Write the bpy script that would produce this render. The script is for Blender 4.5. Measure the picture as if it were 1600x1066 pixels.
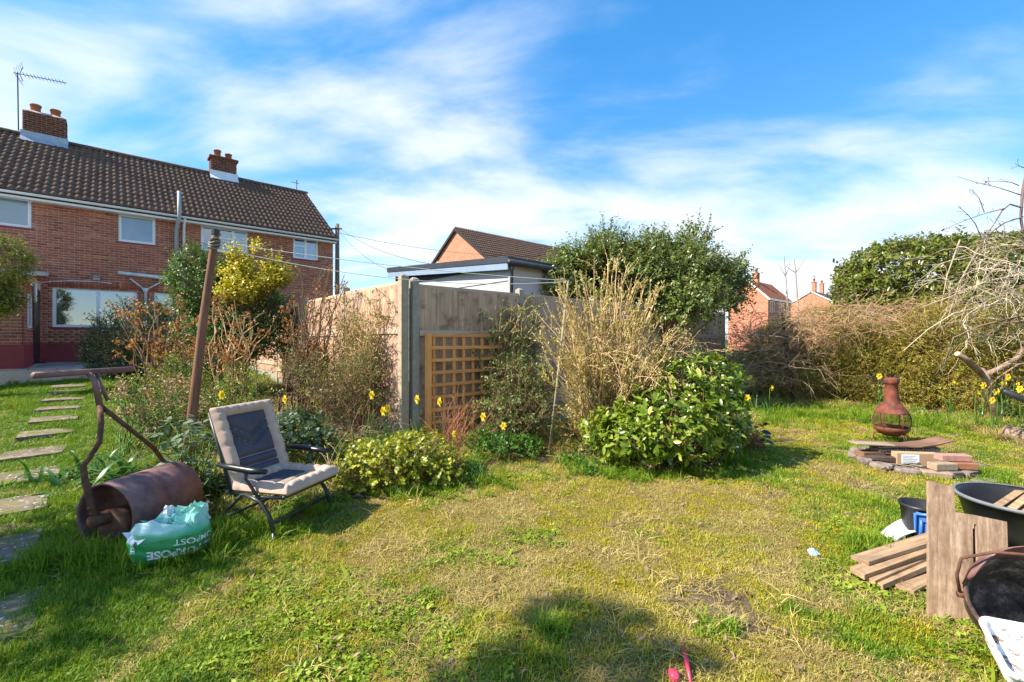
import bpy, math, random
import numpy as np
from mathutils import Vector, Matrix, Euler

# ------------------------------------------------------------------ camera, sky, sun, exposure
scene = bpy.context.scene
for o in list(bpy.data.objects):
    bpy.data.objects.remove(o)
col = scene.collection
F = 700.0          # focal length in photograph pixels
HY = 530.0         # horizon row
CZ = 1.45          # eye height
cam_data = bpy.data.cameras.new('camera')
cam = bpy.data.objects.new('camera', cam_data)
col.objects.link(cam)
cam.location = (0, 0, CZ)
cam.rotation_euler = (math.radians(90), 0, 0)
cam_data.sensor_width = 36
cam_data.lens = 36 * F / 1600
cam_data.shift_y = -(533 - HY) / 1600
cam_data.clip_start = 0.05
cam_data.clip_end = 3000
scene.camera = cam

SUN_EL = math.radians(43)
SUN_AZ = math.atan2(-0.97, -0.24)          # from +Y towards +X
sun_vec = Vector((math.sin(SUN_AZ) * math.cos(SUN_EL), math.cos(SUN_AZ) * math.cos(SUN_EL), math.sin(SUN_EL)))

world = bpy.data.worlds.new('World')
scene.world = world
world.use_nodes = True
wn, wl = world.node_tree.nodes, world.node_tree.links
wn.clear()
w_out = wn.new('ShaderNodeOutputWorld')
w_bg = wn.new('ShaderNodeBackground')
w_bg.inputs['Strength'].default_value = 0.126
w_cl = wn.new('ShaderNodeBackground')
w_cl.inputs['Color'].default_value = (0.93, 0.96, 1.0, 1)
w_cl.inputs['Strength'].default_value = 0.42
w_sky = wn.new('ShaderNodeTexSky')
w_sky.sky_type = 'NISHITA'
w_sky.sun_disc = False
w_sky.sun_elevation = SUN_EL
w_sky.sun_rotation = SUN_AZ
w_sky.altitude = 50
w_sky.air_density = 1.0
w_sky.dust_density = 0.0
w_sky.ozone_density = 2.0
w_hsv = wn.new('ShaderNodeHueSaturation')
w_hsv.inputs['Saturation'].default_value = 1.4
wl.new(w_sky.outputs['Color'], w_hsv.inputs['Color'])
w_tint = wn.new('ShaderNodeMix'); w_tint.data_type = 'RGBA'; w_tint.blend_type = 'MULTIPLY'
w_tint.inputs[0].default_value = 1.0
w_tint.inputs[7].default_value = (0.88, 0.97, 1.12, 1)          # cool white balance of the photograph
w_gam = wn.new('ShaderNodeGamma'); w_gam.inputs['Gamma'].default_value = 0.72
wl.new(w_hsv.outputs['Color'], w_gam.inputs['Color'])
wl.new(w_gam.outputs['Color'], w_tint.inputs[6])
wl.new(w_tint.outputs[2], w_bg.inputs['Color'])
w_tc = wn.new('ShaderNodeTexCoord')
w_sep = wn.new('ShaderNodeSeparateXYZ')
wl.new(w_tc.outputs['Generated'], w_sep.inputs[0])
def wmath(op, a, b=None, c=None):
    n = wn.new('ShaderNodeMath'); n.operation = op
    for i, v in enumerate((a, b, c)):
        if v is None: continue
        if isinstance(v, (int, float)): n.inputs[i].default_value = v
        else: wl.new(v, n.inputs[i])
    return n.outputs[0]
w_zz = wmath('ADD', wmath('MAXIMUM', w_sep.outputs['Z'], 0.0), 0.22)
w_cmb = wn.new('ShaderNodeCombineXYZ')
wl.new(wmath('DIVIDE', w_sep.outputs['X'], w_zz), w_cmb.inputs[0])
wl.new(wmath('DIVIDE', w_sep.outputs['Y'], w_zz), w_cmb.inputs[1])
CLOUD_OFF = (4.0, 6.0, 0.0)
def wnoise(scale, detail, rough, dist, stretch, rot, off):
    m = wn.new('ShaderNodeMapping')
    m.inputs['Rotation'].default_value = (0, 0, math.radians(rot))
    m.inputs['Scale'].default_value = stretch
    m.inputs['Location'].default_value = off
    wl.new(w_cmb.outputs[0], m.inputs[0])
    n = wn.new('ShaderNodeTexNoise')
    n.inputs['Scale'].default_value = scale
    n.inputs['Detail'].default_value = detail
    n.inputs['Roughness'].default_value = rough
    n.inputs['Distortion'].default_value = dist
    wl.new(m.outputs[0], n.inputs['Vector'])
    return n.outputs['Fac']
w_big = wnoise(0.55, 3, 0.5, 0.2, (1, 1.0, 1), 20, CLOUD_OFF)
w_fin = wnoise(1.6, 7, 0.54, 0.3, (0.75, 1.35, 1), 25, (CLOUD_OFF[0] + 7, CLOUD_OFF[1], 2))
w_sum = wmath('ADD', wmath('MULTIPLY', w_big, 0.85), wmath('MULTIPLY', w_fin, 0.72))
w_ramp = wn.new('ShaderNodeValToRGB')
w_ramp.color_ramp.interpolation = 'EASE'
w_ramp.color_ramp.elements[0].position = 0.68
w_ramp.color_ramp.elements[0].color = (0, 0, 0, 1)
w_ramp.color_ramp.elements[1].position = 0.97
w_ramp.color_ramp.elements[1].color = (1, 1, 1, 1)
wl.new(w_sum, w_ramp.inputs[0])
w_mix = wn.new('ShaderNodeMixShader')
wl.new(wmath('MULTIPLY', w_ramp.outputs['Color'], 0.9), w_mix.inputs[0])
wl.new(w_bg.outputs[0], w_mix.inputs[1])
wl.new(w_cl.outputs[0], w_mix.inputs[2])
wl.new(w_mix.outputs[0], w_out.inputs['Surface'])

sun_data = bpy.data.lights.new('sun', 'SUN')
sun_data.energy = 3.5
sun_data.angle = math.radians(0.6)
sun_data.color = (1.0, 0.93, 0.82)
sun = bpy.data.objects.new('sun', sun_data)
col.objects.link(sun)
sun.rotation_euler = sun_vec.to_track_quat('Z', 'Y').to_euler()
sun.location = (-20, -10, 30)

scene.view_settings.view_transform = 'Standard'
scene.view_settings.look = 'None'
scene.view_settings.exposure = 1.6
scene.view_settings.gamma = 1.0
scene.view_settings.use_curve_mapping = False
scene.render.engine = 'CYCLES'
scene.cycles.max_bounces = 6
scene.cycles.diffuse_bounces = 3
scene.cycles.glossy_bounces = 3
scene.cycles.transmission_bounces = 3

# ------------------------------------------------------------------ numeric helpers
rng = np.random.default_rng(7)
random.seed(7)
U = np.array([0.743, 0.669, 0.0]); U /= np.linalg.norm(U)      # direction of the house front and right-hand fence
V = np.array([-U[1], U[0], 0.0])                              # away from camera, towards the house
UANG = math.atan2(U[1], U[0])
FC = np.array([-1.43, 5.9, 0.0])                              # fence corner

def smooth(a, b, x):
    t = np.clip((np.asarray(x, float) - a) / (b - a), 0, 1)
    return t * t * (3 - 2 * t)
def _hash(ix, iy, iz):
    n = (ix.astype(np.int64) * 73856093) ^ (iy.astype(np.int64) * 19349663) ^ (iz.astype(np.int64) * 83492791)
    n = (n ^ (n >> 13)) * 1274126177
    n = n & 0x7fffffff
    n = (n ^ (n >> 11)) * 668265263 & 0x7fffffff
    return (n % 100003) / 100003.0
def vnoise(P, scale=1.0, seed=0):
    P = np.asarray(P, float) * scale + seed * 17.31
    I = np.floor(P).astype(np.int64); f = P - I
    f = f * f * (3 - 2 * f)
    r = 0
    for dx in (0, 1):
        for dy in (0, 1):
            for dz in (0, 1):
                w = (f[..., 0] if dx else 1 - f[..., 0]) * (f[..., 1] if dy else 1 - f[..., 1]) * (f[..., 2] if dz else 1 - f[..., 2])
                r = r + w * _hash(I[..., 0] + dx, I[..., 1] + dy, I[..., 2] + dz)
    return r
def noise2(x, y, scale=1.0, seed=0, octaves=3):
    x = np.asarray(x, float); y = np.asarray(y, float)
    r = 0; a = 0.5; tot = 0
    for k in range(octaves):
        r = r + a * vnoise(np.stack([x, y, np.zeros_like(x) + 0.37], -1), scale * 2 ** k, seed + k * 3)
        tot += a; a *= 0.5
    return r / tot

def terrain(x, y):
    x = np.asarray(x, float); y = np.asarray(y, float)
    s = (x - FC[0]) * U[0] + (y - FC[1]) * U[1]
    w = 1 - smooth(-0.5, 3.2, s)
    q = y - 4.5
    sp = 0.6 * np.log1p(np.exp(np.clip(q / 0.6, -30, 30)))
    z = 0.085 * sp * w
    z = 0.74 - 0.08 * np.log1p(np.exp((0.74 - z) / 0.08))
    z = z - (0.74 - 0.08 * np.log1p(np.exp(0.74 / 0.08)))
    bump = (noise2(x, y, 1.1, 5, 2) - 0.5) * 0.05 + (noise2(x, y, 4.0, 9, 2) - 0.5) * 0.018
    return z + bump * smooth(60, 20, y)
def T(x, y):
    return float(terrain(x, y))
def G(px, py, z=None):
    """ground point seen at a photograph pixel"""
    dx, dz = (px - 800) / F, (HY - py) / F
    if z is not None:
        d = (z - CZ) / dz
        return np.array([dx * d, d, z])
    ds = np.linspace(1.2, 40, 4000)
    zz = CZ + dz * ds
    tt = terrain(dx * ds, ds)
    k = int(np.argmax(zz <= tt))
    d = ds[k]
    return np.array([dx * d, d, tt[k]])
def A(px, py, d):
    """point at depth d in front of the camera plane, in the direction of a pixel"""
    return np.array([(px - 800) / F * d, d, CZ + (HY - py) / F * d])

# ------------------------------------------------------------------ mesh helpers
class MB:
    def __init__(s):
        s.v = []; s.f = []; s.n = 0; s.m = []
    def add(s, verts, faces, mi=0):
        verts = [tuple(map(float, p)) for p in verts]
        b = s.n
        s.v += verts; s.n += len(verts)
        s.f += [tuple(b + i for i in f) for f in faces]
        s.m += [mi] * len(faces)
        return s
    def box(s, c, size, rot=None, mi=0):
        hx, hy, hz = size[0] / 2, size[1] / 2, size[2] / 2
        vs = [Vector((x, y, z)) for z in (-hz, hz) for y in (-hy, hy) for x in (-hx, hx)]
        if rot is not None:
            R = rot if isinstance(rot, Matrix) else Euler(rot).to_matrix()
            vs = [R @ p for p in vs]
        c = Vector([float(q) for q in c])
        s.add([p + c for p in vs], [(0, 2, 3, 1), (4, 5, 7, 6), (0, 1, 5, 4), (2, 6, 7, 3), (0, 4, 6, 2), (1, 3, 7, 5)], mi)
        return s
    def bx(s, x0, x1, y0, y1, z0, z1, mi=0):
        return s.box(((x0 + x1) / 2, (y0 + y1) / 2, (z0 + z1) / 2), (x1 - x0, y1 - y0, z1 - z0), None, mi)
    def beam(s, p0, p1, w, h, up=(0, 0, 1), mi=0):
        p0 = Vector([float(q) for q in p0]); p1 = Vector([float(q) for q in p1]); d = (p1 - p0)
        L = d.length; d.normalize()
        up = Vector(up)
        x = d.cross(up)
        if x.length < 1e-4: x = d.cross(Vector((1, 0, 0)))
        x.normalize(); z = x.cross(d)
        R = Matrix((x, d, z)).transposed()
        return s.box((p0 + p1) / 2, (w, L, h), R, mi)
    def tube(s, path, r, sides=8, cap=True, mi=0):
        path = [Vector([float(q) for q in p]) for p in path]
        n = len(path)
        rr = list(r) if hasattr(r, '__len__') else [r] * n
        ref = None; rings = []
        for i, p in enumerate(path):
            t = (path[min(i + 1, n - 1)] - path[max(i - 1, 0)]).normalized()
            if ref is None:
                ref = t.cross(Vector((0, 0, 1)))
                if ref.length < 1e-3: ref = t.cross(Vector((1, 0, 0)))
            ref = (ref - t * ref.dot(t)).normalized()
            b = t.cross(ref)
            rings.append([p + (ref * math.cos(2 * math.pi * k / sides) + b * math.sin(2 * math.pi * k / sides)) * rr[i] for k in range(sides)])
        vs = [q for ring in rings for q in ring]
        fs = [(i * sides + k, i * sides + (k + 1) % sides, (i + 1) * sides + (k + 1) % sides, (i + 1) * sides + k) for i in range(n - 1) for k in range(sides)]
        if cap:
            fs += [tuple(range(sides))[::-1], tuple((n - 1) * sides + k for k in range(sides))]
        return s.add(vs, fs, mi)
    def lathe(s, prof, c=(0, 0, 0), seg=24, mi=0, sx=1.0, sy=1.0, close=False):
        n = len(prof)
        vs = [(c[0] + r * math.cos(2 * math.pi * k / seg) * sx, c[1] + r * math.sin(2 * math.pi * k / seg) * sy, c[2] + z) for (r, z) in prof for k in range(seg)]
        fs = [(i * seg + k, i * seg + (k + 1) % seg, (i + 1) * seg + (k + 1) % seg, (i + 1) * seg + k) for i in range(n - 1) for k in range(seg)]
        return s.add(vs, fs, mi)
    def prism(s, poly, z0, z1, mi=0):
        n = len(poly)
        s.add([(x, y, z0) for x, y in poly] + [(x, y, z1) for x, y in poly],
              [tuple(range(n))[::-1], tuple(range(n, 2 * n))] + [(i, (i + 1) % n, n + (i + 1) % n, n + i) for i in range(n)], mi)
        return s
    def xform(s, M):
        s.v = [tuple(M @ Vector(p)) for p in s.v]
        return s

def mesh_from(name, verts, faces, mats, smooth_=False, mi=None):
    me = bpy.data.meshes.new(name)
    me.from_pydata([tuple(p) for p in verts], [], faces)
    for m in (mats if isinstance(mats, (list, tuple)) else [mats]): me.materials.append(m)
    if mi is not None and any(mi): me.polygons.foreach_set('material_index', mi)
    if smooth_: me.polygons.foreach_set('use_smooth', [True] * len(me.polygons))
    me.update()
    return me
def np_mesh(name, verts, faces, mat, smooth_=False):
    """verts (n,3), faces (m,k) with constant k"""
    me = bpy.data.meshes.new(name)
    verts = np.ascontiguousarray(verts, dtype=np.float32); faces = np.ascontiguousarray(faces, dtype=np.int32)
    m, k = faces.shape
    me.vertices.add(len(verts)); me.vertices.foreach_set('co', verts.ravel())
    me.loops.add(m * k); me.loops.foreach_set('vertex_index', faces.ravel())
    me.polygons.add(m)
    me.polygons.foreach_set('loop_start', np.arange(0, m * k, k, dtype=np.int32))
    if smooth_: me.polygons.foreach_set('use_smooth', np.ones(m, dtype=bool))
    me.materials.append(mat)
    me.update(calc_edges=True)
    me.validate()
    return me
def props(o, label=None, cat=None, group=None, kind=None):
    if label: o['label'] = label
    if cat: o['category'] = cat
    if group: o['group'] = group
    if kind: o['kind'] = kind
    return o
def thing(name, label, cat, loc=(0, 0, 0), rotz=0.0, group=None):
    o = bpy.data.objects.new(name, None)
    o.empty_display_size = 0.1
    col.objects.link(o)
    o.location = [float(q) for q in loc]; o.rotation_euler = (0, 0, rotz)
    return props(o, label, cat, group)
def link(name, me, parent=None, kind=None, M=None):
    o = bpy.data.objects.new(name, me)
    col.objects.link(o)
    if parent is not None: o.parent = parent
    if M is not None: o.matrix_basis = M
    if kind: o['kind'] = kind
    return o
def root_loc(o):
    p = Vector((0, 0, 0))
    while o is not None:
        p += o.location; o = o.parent
    return p
def part(name, mb, mat, parent=None, smooth_=False, bevel=0.0, world=False, kind=None, label=None):
    v = mb.v
    if world and parent is not None:
        r = root_loc(parent); v = [(p[0] - r.x, p[1] - r.y, p[2] - r.z) for p in v]
    o = link(name, mesh_from(name, v, mb.f, mat, smooth_, mb.m), parent, kind)
    if bevel:
        b = o.modifiers.new('bevel', 'BEVEL'); b.width = bevel; b.segments = 2; b.limit_method = 'ANGLE'
    if label: o['label'] = label
    return o
def npart(name, V_, F_, mat, parent=None, kind=None, smooth_=False):
    """numpy part built in world space under a translation-only root"""
    V_ = np.asarray(V_, float)
    if parent is not None:
        r = root_loc(parent); V_ = V_ - np.array([r.x, r.y, r.z])
    return link(name, np_mesh(name, V_, F_, mat, smooth_), parent, kind)

# ------------------------------------------------------------------ materials
def srgb(r, g, b):
    def f(c):
        c /= 255.0
        return c / 12.92 if c <= 0.04045 else ((c + 0.055) / 1.055) ** 2.4
    return (f(r), f(g), f(b), 1)
class NT:
    def __init__(s, name):
        s.mat = bpy.data.materials.new(name); s.mat.use_nodes = True
        s.n, s.l = s.mat.node_tree.nodes, s.mat.node_tree.links
        s.n.clear()
        s.out = s.n.new('ShaderNodeOutputMaterial')
        s.p = s.n.new('ShaderNodeBsdfPrincipled')
        s.l.new(s.p.outputs[0], s.out.inputs['Surface'])
    def node(s, t, **k):
        n = s.n.new(t)
        for a, b in k.items(): setattr(n, a, b)
        return n
    def set(s, sock, v):
        if hasattr(v, 'links') or isinstance(v, bpy.types.NodeSocket): s.l.new(v, sock)
        else: sock.default_value = v
    def coord(s, kind='Object', scale=(1, 1, 1), rot=(0, 0, 0)):
        if kind == 'World':
            src = s.node('ShaderNodeNewGeometry').outputs['Position']
        else:
            src = s.node('ShaderNodeTexCoord').outputs[kind]
        m = s.node('ShaderNodeMapping')
        m.inputs['Scale'].default_value = scale; m.inputs['Rotation'].default_value = rot
        s.l.new(src, m.inputs[0])
        return m.outputs[0]
    def noise(s, vec, scale, detail=4, rough=0.55, dist=0.0):
        n = s.node('ShaderNodeTexNoise')
        n.inputs['Scale'].default_value = scale; n.inputs['Detail'].default_value = detail
        n.inputs['Roughness'].default_value = rough; n.inputs['Distortion'].default_value = dist
        if vec is not None: s.l.new(vec, n.inputs['Vector'])
        return n.outputs['Fac']
    def ramp(s, fac, stops, interp='LINEAR'):
        r = s.node('ShaderNodeValToRGB'); e = r.color_ramp.elements
        r.color_ramp.interpolation = interp
        while len(e) < len(stops): e.new(0.5)
        for i, (p, c) in enumerate(stops):
            e[i].position = p; e[i].color = c if len(c) == 4 else (*c, 1)
        s.l.new(fac, r.inputs[0])
        return r.outputs['Color']
    def mix(s, fac, a, b, mode='MIX'):
        m = s.node('ShaderNodeMix'); m.data_type = 'RGBA'; m.blend_type = mode
        s.set(m.inputs[0], fac); s.set(m.inputs[6], a); s.set(m.inputs[7], b)
        return m.outputs[2]
    def math(s, op, a, b=0.0):
        m = s.node('ShaderNodeMath'); m.operation = op
        s.set(m.inputs[0], a); s.set(m.inputs[1], b)
        return m.outputs[0]
    def bump(s, h, strength=0.4, dist=0.01):
        b = s.node('ShaderNodeBump'); b.inputs['Strength'].default_value = strength; b.inputs['Distance'].default_value = dist
        s.l.new(h, b.inputs['Height']); s.l.new(b.outputs[0], s.p.inputs['Normal'])
    def island(s):
        return s.node('ShaderNodeNewGeometry').outputs['Random Per Island']
    def objrand(s):
        return s.node('ShaderNodeObjectInfo').outputs['Random']
    def done(s, color, rough=0.7, metal=0.0, spec=0.5):
        s.set(s.p.inputs['Base Color'], color); s.set(s.p.inputs['Roughness'], rough); s.set(s.p.inputs['Metallic'], metal)
        s.p.inputs['Specular IOR Level'].default_value = spec
        return s.mat
def plain(name, c, rough=0.6, metal=0.0, var=0.25, nscale=8.0, bump=0.15, spec=0.4):
    t = NT(name); v = t.coord('Object')
    n = t.noise(v, nscale, 5, 0.6)
    d = tuple(x * (1 - var) for x in c[:3]) + (1,); e = tuple(min(1, x * (1 + var * 0.7)) for x in c[:3]) + (1,)
    colr = t.ramp(n, [(0.3, d), (0.7, e)])
    if bump: t.bump(t.noise(v, nscale * 6, 3), bump, 0.004)
    return t.done(colr, rough, metal, spec)
def leafmat(name, cols, rough=0.45, trans=0.35, spec=0.4, objvar=False):
    """leaf colours varied leaf by leaf, with light passing through the blade"""
    t = NT(name)
    r = t.objrand() if objvar else t.island()
    n = len(cols)
    c = t.ramp(r, [(i / max(1, n - 1), q) for i, q in enumerate(cols)])
    w = t.noise(t.coord('World'), 2.2, 3)
    c = t.mix(t.math('MULTIPLY', w, 0.35), c, t.mix(1.0, c, (1.35, 1.25, 0.8, 1), 'MULTIPLY'))
    t.done(c, rough, 0, spec)
    tr = t.node('ShaderNodeBsdfTranslucent')
    t.l.new(t.mix(1.0, c, (1.3, 1.35, 0.6, 1), 'MULTIPLY'), tr.inputs['Color'])
    mx = t.node('ShaderNodeMixShader'); mx.inputs[0].default_value = trans
    t.l.new(t.p.outputs[0], mx.inputs[1]); t.l.new(tr.outputs[0], mx.inputs[2])
    t.l.new(mx.outputs[0], t.out.inputs['Surface'])
    return t.mat
def barkmat(name, a, b, rough=0.8, scale=30):
    t = NT(name); v = t.coord('World', (1, 1, 0.3))
    i = t.island()
    c = t.ramp(t.math('ADD', t.math('MULTIPLY', t.noise(v, scale, 4), 0.5), t.math('MULTIPLY', i, 0.5)), [(0.2, a), (0.75, b)])
    t.bump(t.noise(v, scale * 2, 3), 0.3, 0.004)
    return t.done(c, rough, 0, 0.25)
def woodmat(name, a, b, grain=(2, 40, 40), rough=0.75, objvar=True, dirt=None, axis=2):
    """weathered timber: streaky grain along the piece's long axis, each piece slightly different"""
    t = NT(name)
    sc = [28, 28, 28]; sc[axis] = 1.6
    src = t.node('ShaderNodeTexCoord').outputs['Object']
    ad = t.node('ShaderNodeVectorMath', operation='ADD'); t.l.new(src, ad.inputs[0])
    orr = t.objrand()
    cb = t.node('ShaderNodeCombineXYZ')
    for i in range(3): t.l.new(t.math('MULTIPLY', orr, 13.0 + i * 7), cb.inputs[i])
    t.l.new(cb.outputs[0], ad.inputs[1])
    m = t.node('ShaderNodeMapping'); m.inputs['Scale'].default_value = sc
    t.l.new(ad.outputs[0], m.inputs[0])
    g = t.noise(m.outputs[0], 1.6, 6, 0.65, 0.6)
    blot = t.noise(ad.outputs[0], 3.0, 3)
    f = t.math('ADD', t.math('MULTIPLY', g, 0.7), t.math('MULTIPLY', blot, 0.3))
    c = t.ramp(f, [(0.3, a), (0.68, b)])
    if objvar:
        c = t.mix(0.5, c, t.mix(1.0, c, t.ramp(orr, [(0, (0.72, 0.7, 0.68, 1)), (1, (1.2, 1.2, 1.2, 1))]), 'MULTIPLY'))
    if dirt:
        c = t.mix(t.ramp(t.noise(t.coord('World'), 5, 5, 0.65), [(0.5, (0, 0, 0, 1)), (0.68, (0.8, 0.8, 0.8, 1))]), c, dirt)
    t.bump(g, 0.35, 0.004)
    return t.done(c, rough, 0, 0.25)
# ------------------------------------------------------------------ foliage helpers
def frames(D, N):
    D = D / np.maximum(np.linalg.norm(D, axis=1, keepdims=True), 1e-6)
    X = np.cross(D, N); l = np.linalg.norm(X, axis=1, keepdims=True)
    X = np.where(l < 1e-4, np.array([[1.0, 0, 0]]), X / np.maximum(l, 1e-6))
    Z = np.cross(X, D)
    return X, D, Z
LEAF4 = (np.array([[0, 0, 0], [-.5, .45, .14], [0, 1, -.04], [.5, .45, .14]]), np.array([[0, 2, 1], [0, 3, 2]]))
LEAF8 = (np.array([[0, 0, 0], [-.36, .22, .10], [-.5, .52, .13], [-.3, .82, .05], [0, 1, -.1], [.3, .82, .05], [.5, .52, .13], [.36, .22, .10], [0, .3, .03], [0, .65, 0]]),
         np.array([[0, 8, 1], [1, 8, 2], [8, 9, 2], [2, 9, 3], [9, 4, 3], [0, 7, 8], [7, 6, 8], [8, 6, 9], [6, 5, 9], [9, 5, 4]]))
def leaf_geo(P, D, N, L, W, tmpl=LEAF4):
    tv, tf = tmpl
    X, Y, Z = frames(D, N)
    L = np.broadcast_to(np.asarray(L, float), (len(P),)); W = np.broadcast_to(np.asarray(W, float), (len(P),))
    v = (P[:, None, :] + X[:, None, :] * (tv[None, :, 0, None] * W[:, None, None]) + Y[:, None, :] * (tv[None, :, 1, None] * L[:, None, None])
         + Z[:, None, :] * (tv[None, :, 2, None] * W[:, None, None]))
    f = tf[None] + (np.arange(len(P)) * len(tv))[:, None, None]
    return v.reshape(-1, 3), f.reshape(-1, 3)
def tubes_geo(paths, radii, sides=3):
    """many thin tapered tubes; paths: list of (n,3); radii: list of (r0,r1)"""
    VV, FF, b = [], [], 0
    ang = np.arange(sides) * 2 * math.pi / sides
    for p, (r0, r1) in zip(paths, radii):
        p = np.asarray(p, float); n = len(p)
        t = np.gradient(p, axis=0); t /= np.maximum(np.linalg.norm(t, axis=1, keepdims=True), 1e-6)
        ref = np.array([0.31, 0.77, 0.55]); x = np.cross(t, ref); x /= np.maximum(np.linalg.norm(x, axis=1, keepdims=True), 1e-6)
        y = np.cross(t, x)
        r = np.linspace(r0, r1, n)
        ring = p[:, None, :] + (x[:, None, :] * np.cos(ang)[None, :, None] + y[:, None, :] * np.sin(ang)[None, :, None]) * r[:, None, None]
        VV.append(ring.reshape(-1, 3))
        i = np.arange(n - 1)[:, None] * sides; k = np.arange(sides)[None, :]; k2 = (k + 1) % sides
        FF.append(np.stack([i + k, i + k2, i + sides + k2, i + sides + k], -1).reshape(-1, 4) + b)
        b += n * sides
    return np.concatenate(VV), np.concatenate(FF)
def unit(v):
    v = np.asarray(v, float)
    return v / max(np.linalg.norm(v), 1e-9)
def wander(p, d, L, n=6, jit=0.2, droop=0.0, R=rng):
    """a bending twig: droop<0 bends up, >0 hangs down"""
    p = np.asarray(p, float); d = unit(d); pts = [p]
    for i in range(n):
        d = unit(d + R.normal(0, jit, 3) + np.array([0, 0, -droop]) / n)
        p = p + d * L / n; pts.append(p)
    return np.array(pts)
def along(path, n, lo=0.2, hi=1.0, R=rng):
    """n random points with tangents on a polyline"""
    m = len(path) - 1
    s = R.uniform(lo, hi, n) * m; i = np.minimum(s.astype(int), m - 1); f = (s - i)[:, None]
    P = path[i] * (1 - f) + path[i + 1] * f; D = path[i + 1] - path[i]
    return P, D / np.maximum(np.linalg.norm(D, axis=1, keepdims=True), 1e-6)
def rand_dir(n, R=rng):
    v = R.normal(0, 1, (n, 3))
    return v / np.linalg.norm(v, axis=1, keepdims=True)
def blob_points(blobs, n, inner=0.55, gap=0.0, gscale=2.0, seed=1, zmin=None, R=rng):
    """points in the outer shell of a union of ellipsoids (cx,cy,cz,rx,ry,rz), thinned into clumps"""
    B = np.array(blobs, float)
    area = (B[:, 3] * B[:, 4] * B[:, 5]) ** (2 / 3)
    out_p, out_n = [], []
    tot = 0
    while tot < n:
        k = R.choice(len(B), n, p=area / area.sum())
        d = rand_dir(n, R); r = R.uniform(inner, 1.0, n) ** 0.6
        r = np.where(R.random(n) < 0.10, r * 1.12, r)
        P = B[k, :3] + d * B[k, 3:] * r[:, None]
        N = d / B[k, 3:]; N /= np.linalg.norm(N, axis=1, keepdims=True)
        ok = np.ones(n, bool)
        for j in range(len(B)):
            q = ((P - B[j, :3]) / B[j, 3:]); ok &= ~((np.sum(q * q, 1) < (inner * 0.9) ** 2) & (k != j))
        if gap > 0: ok &= (0.6 * vnoise(P, gscale, seed) + 0.4 * vnoise(P, gscale * 2.3, seed + 4)) > gap
        if zmin is not None: ok &= P[:, 2] > zmin
        P, N = P[ok], N[ok]
        out_p.append(P); out_n.append(N); tot += len(P)
    return np.concatenate(out_p)[:n], np.concatenate(out_n)[:n]
def sprays(P, N, length, per, leaf, up=0.5, rnd=0.5, wl=0.5, R=rng, tmpl=LEAF4, twig=0.0025):
    """leafy shoots starting at P, pointing outwards and up; returns leaf geometry and twig paths"""
    n = len(P)
    D = N + np.array([0, 0, up]) + R.normal(0, rnd, (n, 3)); D /= np.linalg.norm(D, axis=1, keepdims=True)
    Ls = length * R.uniform(0.5, 1.3, n)
    s = (np.arange(per) + 0.5) / per
    LP = P[:, None, :] + D[:, None, :] * (Ls[:, None, None] * s[None, :, None]) + R.normal(0, leaf * 0.18, (n, per, 3))
    side = R.normal(0, 1, (n, per, 3)); side -= D[:, None, :] * np.sum(side * D[:, None, :], -1, keepdims=True)
    side /= np.maximum(np.linalg.norm(side, axis=-1, keepdims=True), 1e-6)
    LD = D[:, None, :] * 0.55 + side
    LN = D[:, None, :] * 0.9 - side * 0.4 + R.normal(0, 0.3, (n, per, 3)) + np.array([0, 0, 0.3])
    lv, lf = leaf_geo(LP.reshape(-1, 3), LD.reshape(-1, 3), LN.reshape(-1, 3), leaf * R.uniform(0.6, 1.25, n * per), leaf * wl * R.uniform(0.8, 1.2, n * per), tmpl)
    tw = [np.array([p - d * l * 0.5, p + d * l * 0.5, p + d * l]) for p, d, l in zip(P, D, Ls)]
    return lv, lf, tw
def merge(geos):
    VV, FF, b = [], [], 0
    for v, f in geos:
        VV.append(v); FF.append(f + b); b += len(v)
    return np.concatenate(VV), np.concatenate(FF)
def leaf_objects(name, P, D, N, L, W, mat, parent, R=rng, nmesh=4):
    """large leaves, each an object of its own sharing a few leaf meshes"""
    ms = []
    for q in range(nmesh):
        tv, tf = LEAF8
        tv = tv * np.array([0.5 + 0.1 * (q % 3 - 1) * 0.4, 1, 0.5])
        tv = tv + np.array([0, 0, 1]) * (0.06 * (q - 1.5) * tv[:, 1:2] ** 2)
        me = np_mesh(name, tv, tf, mat, True)
        ms.append(me)
    X, Y, Z = frames(D, N)
    r = root_loc(parent)
    for i in range(len(P)):
        l = float(L[i] if hasattr(L, '__len__') else L); w = float(W[i] if hasattr(W, '__len__') else W) * 2
        M = Matrix(((X[i, 0] * w, Y[i, 0] * l, Z[i, 0] * w, P[i, 0] - r.x), (X[i, 1] * w, Y[i, 1] * l, Z[i, 1] * w, P[i, 1] - r.y),
                    (X[i, 2] * w, Y[i, 2] * l, Z[i, 2] * w, P[i, 2] - r.z), (0, 0, 0, 1)))
        link(name, ms[int(R.integers(nmesh))], parent, None, M)
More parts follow.
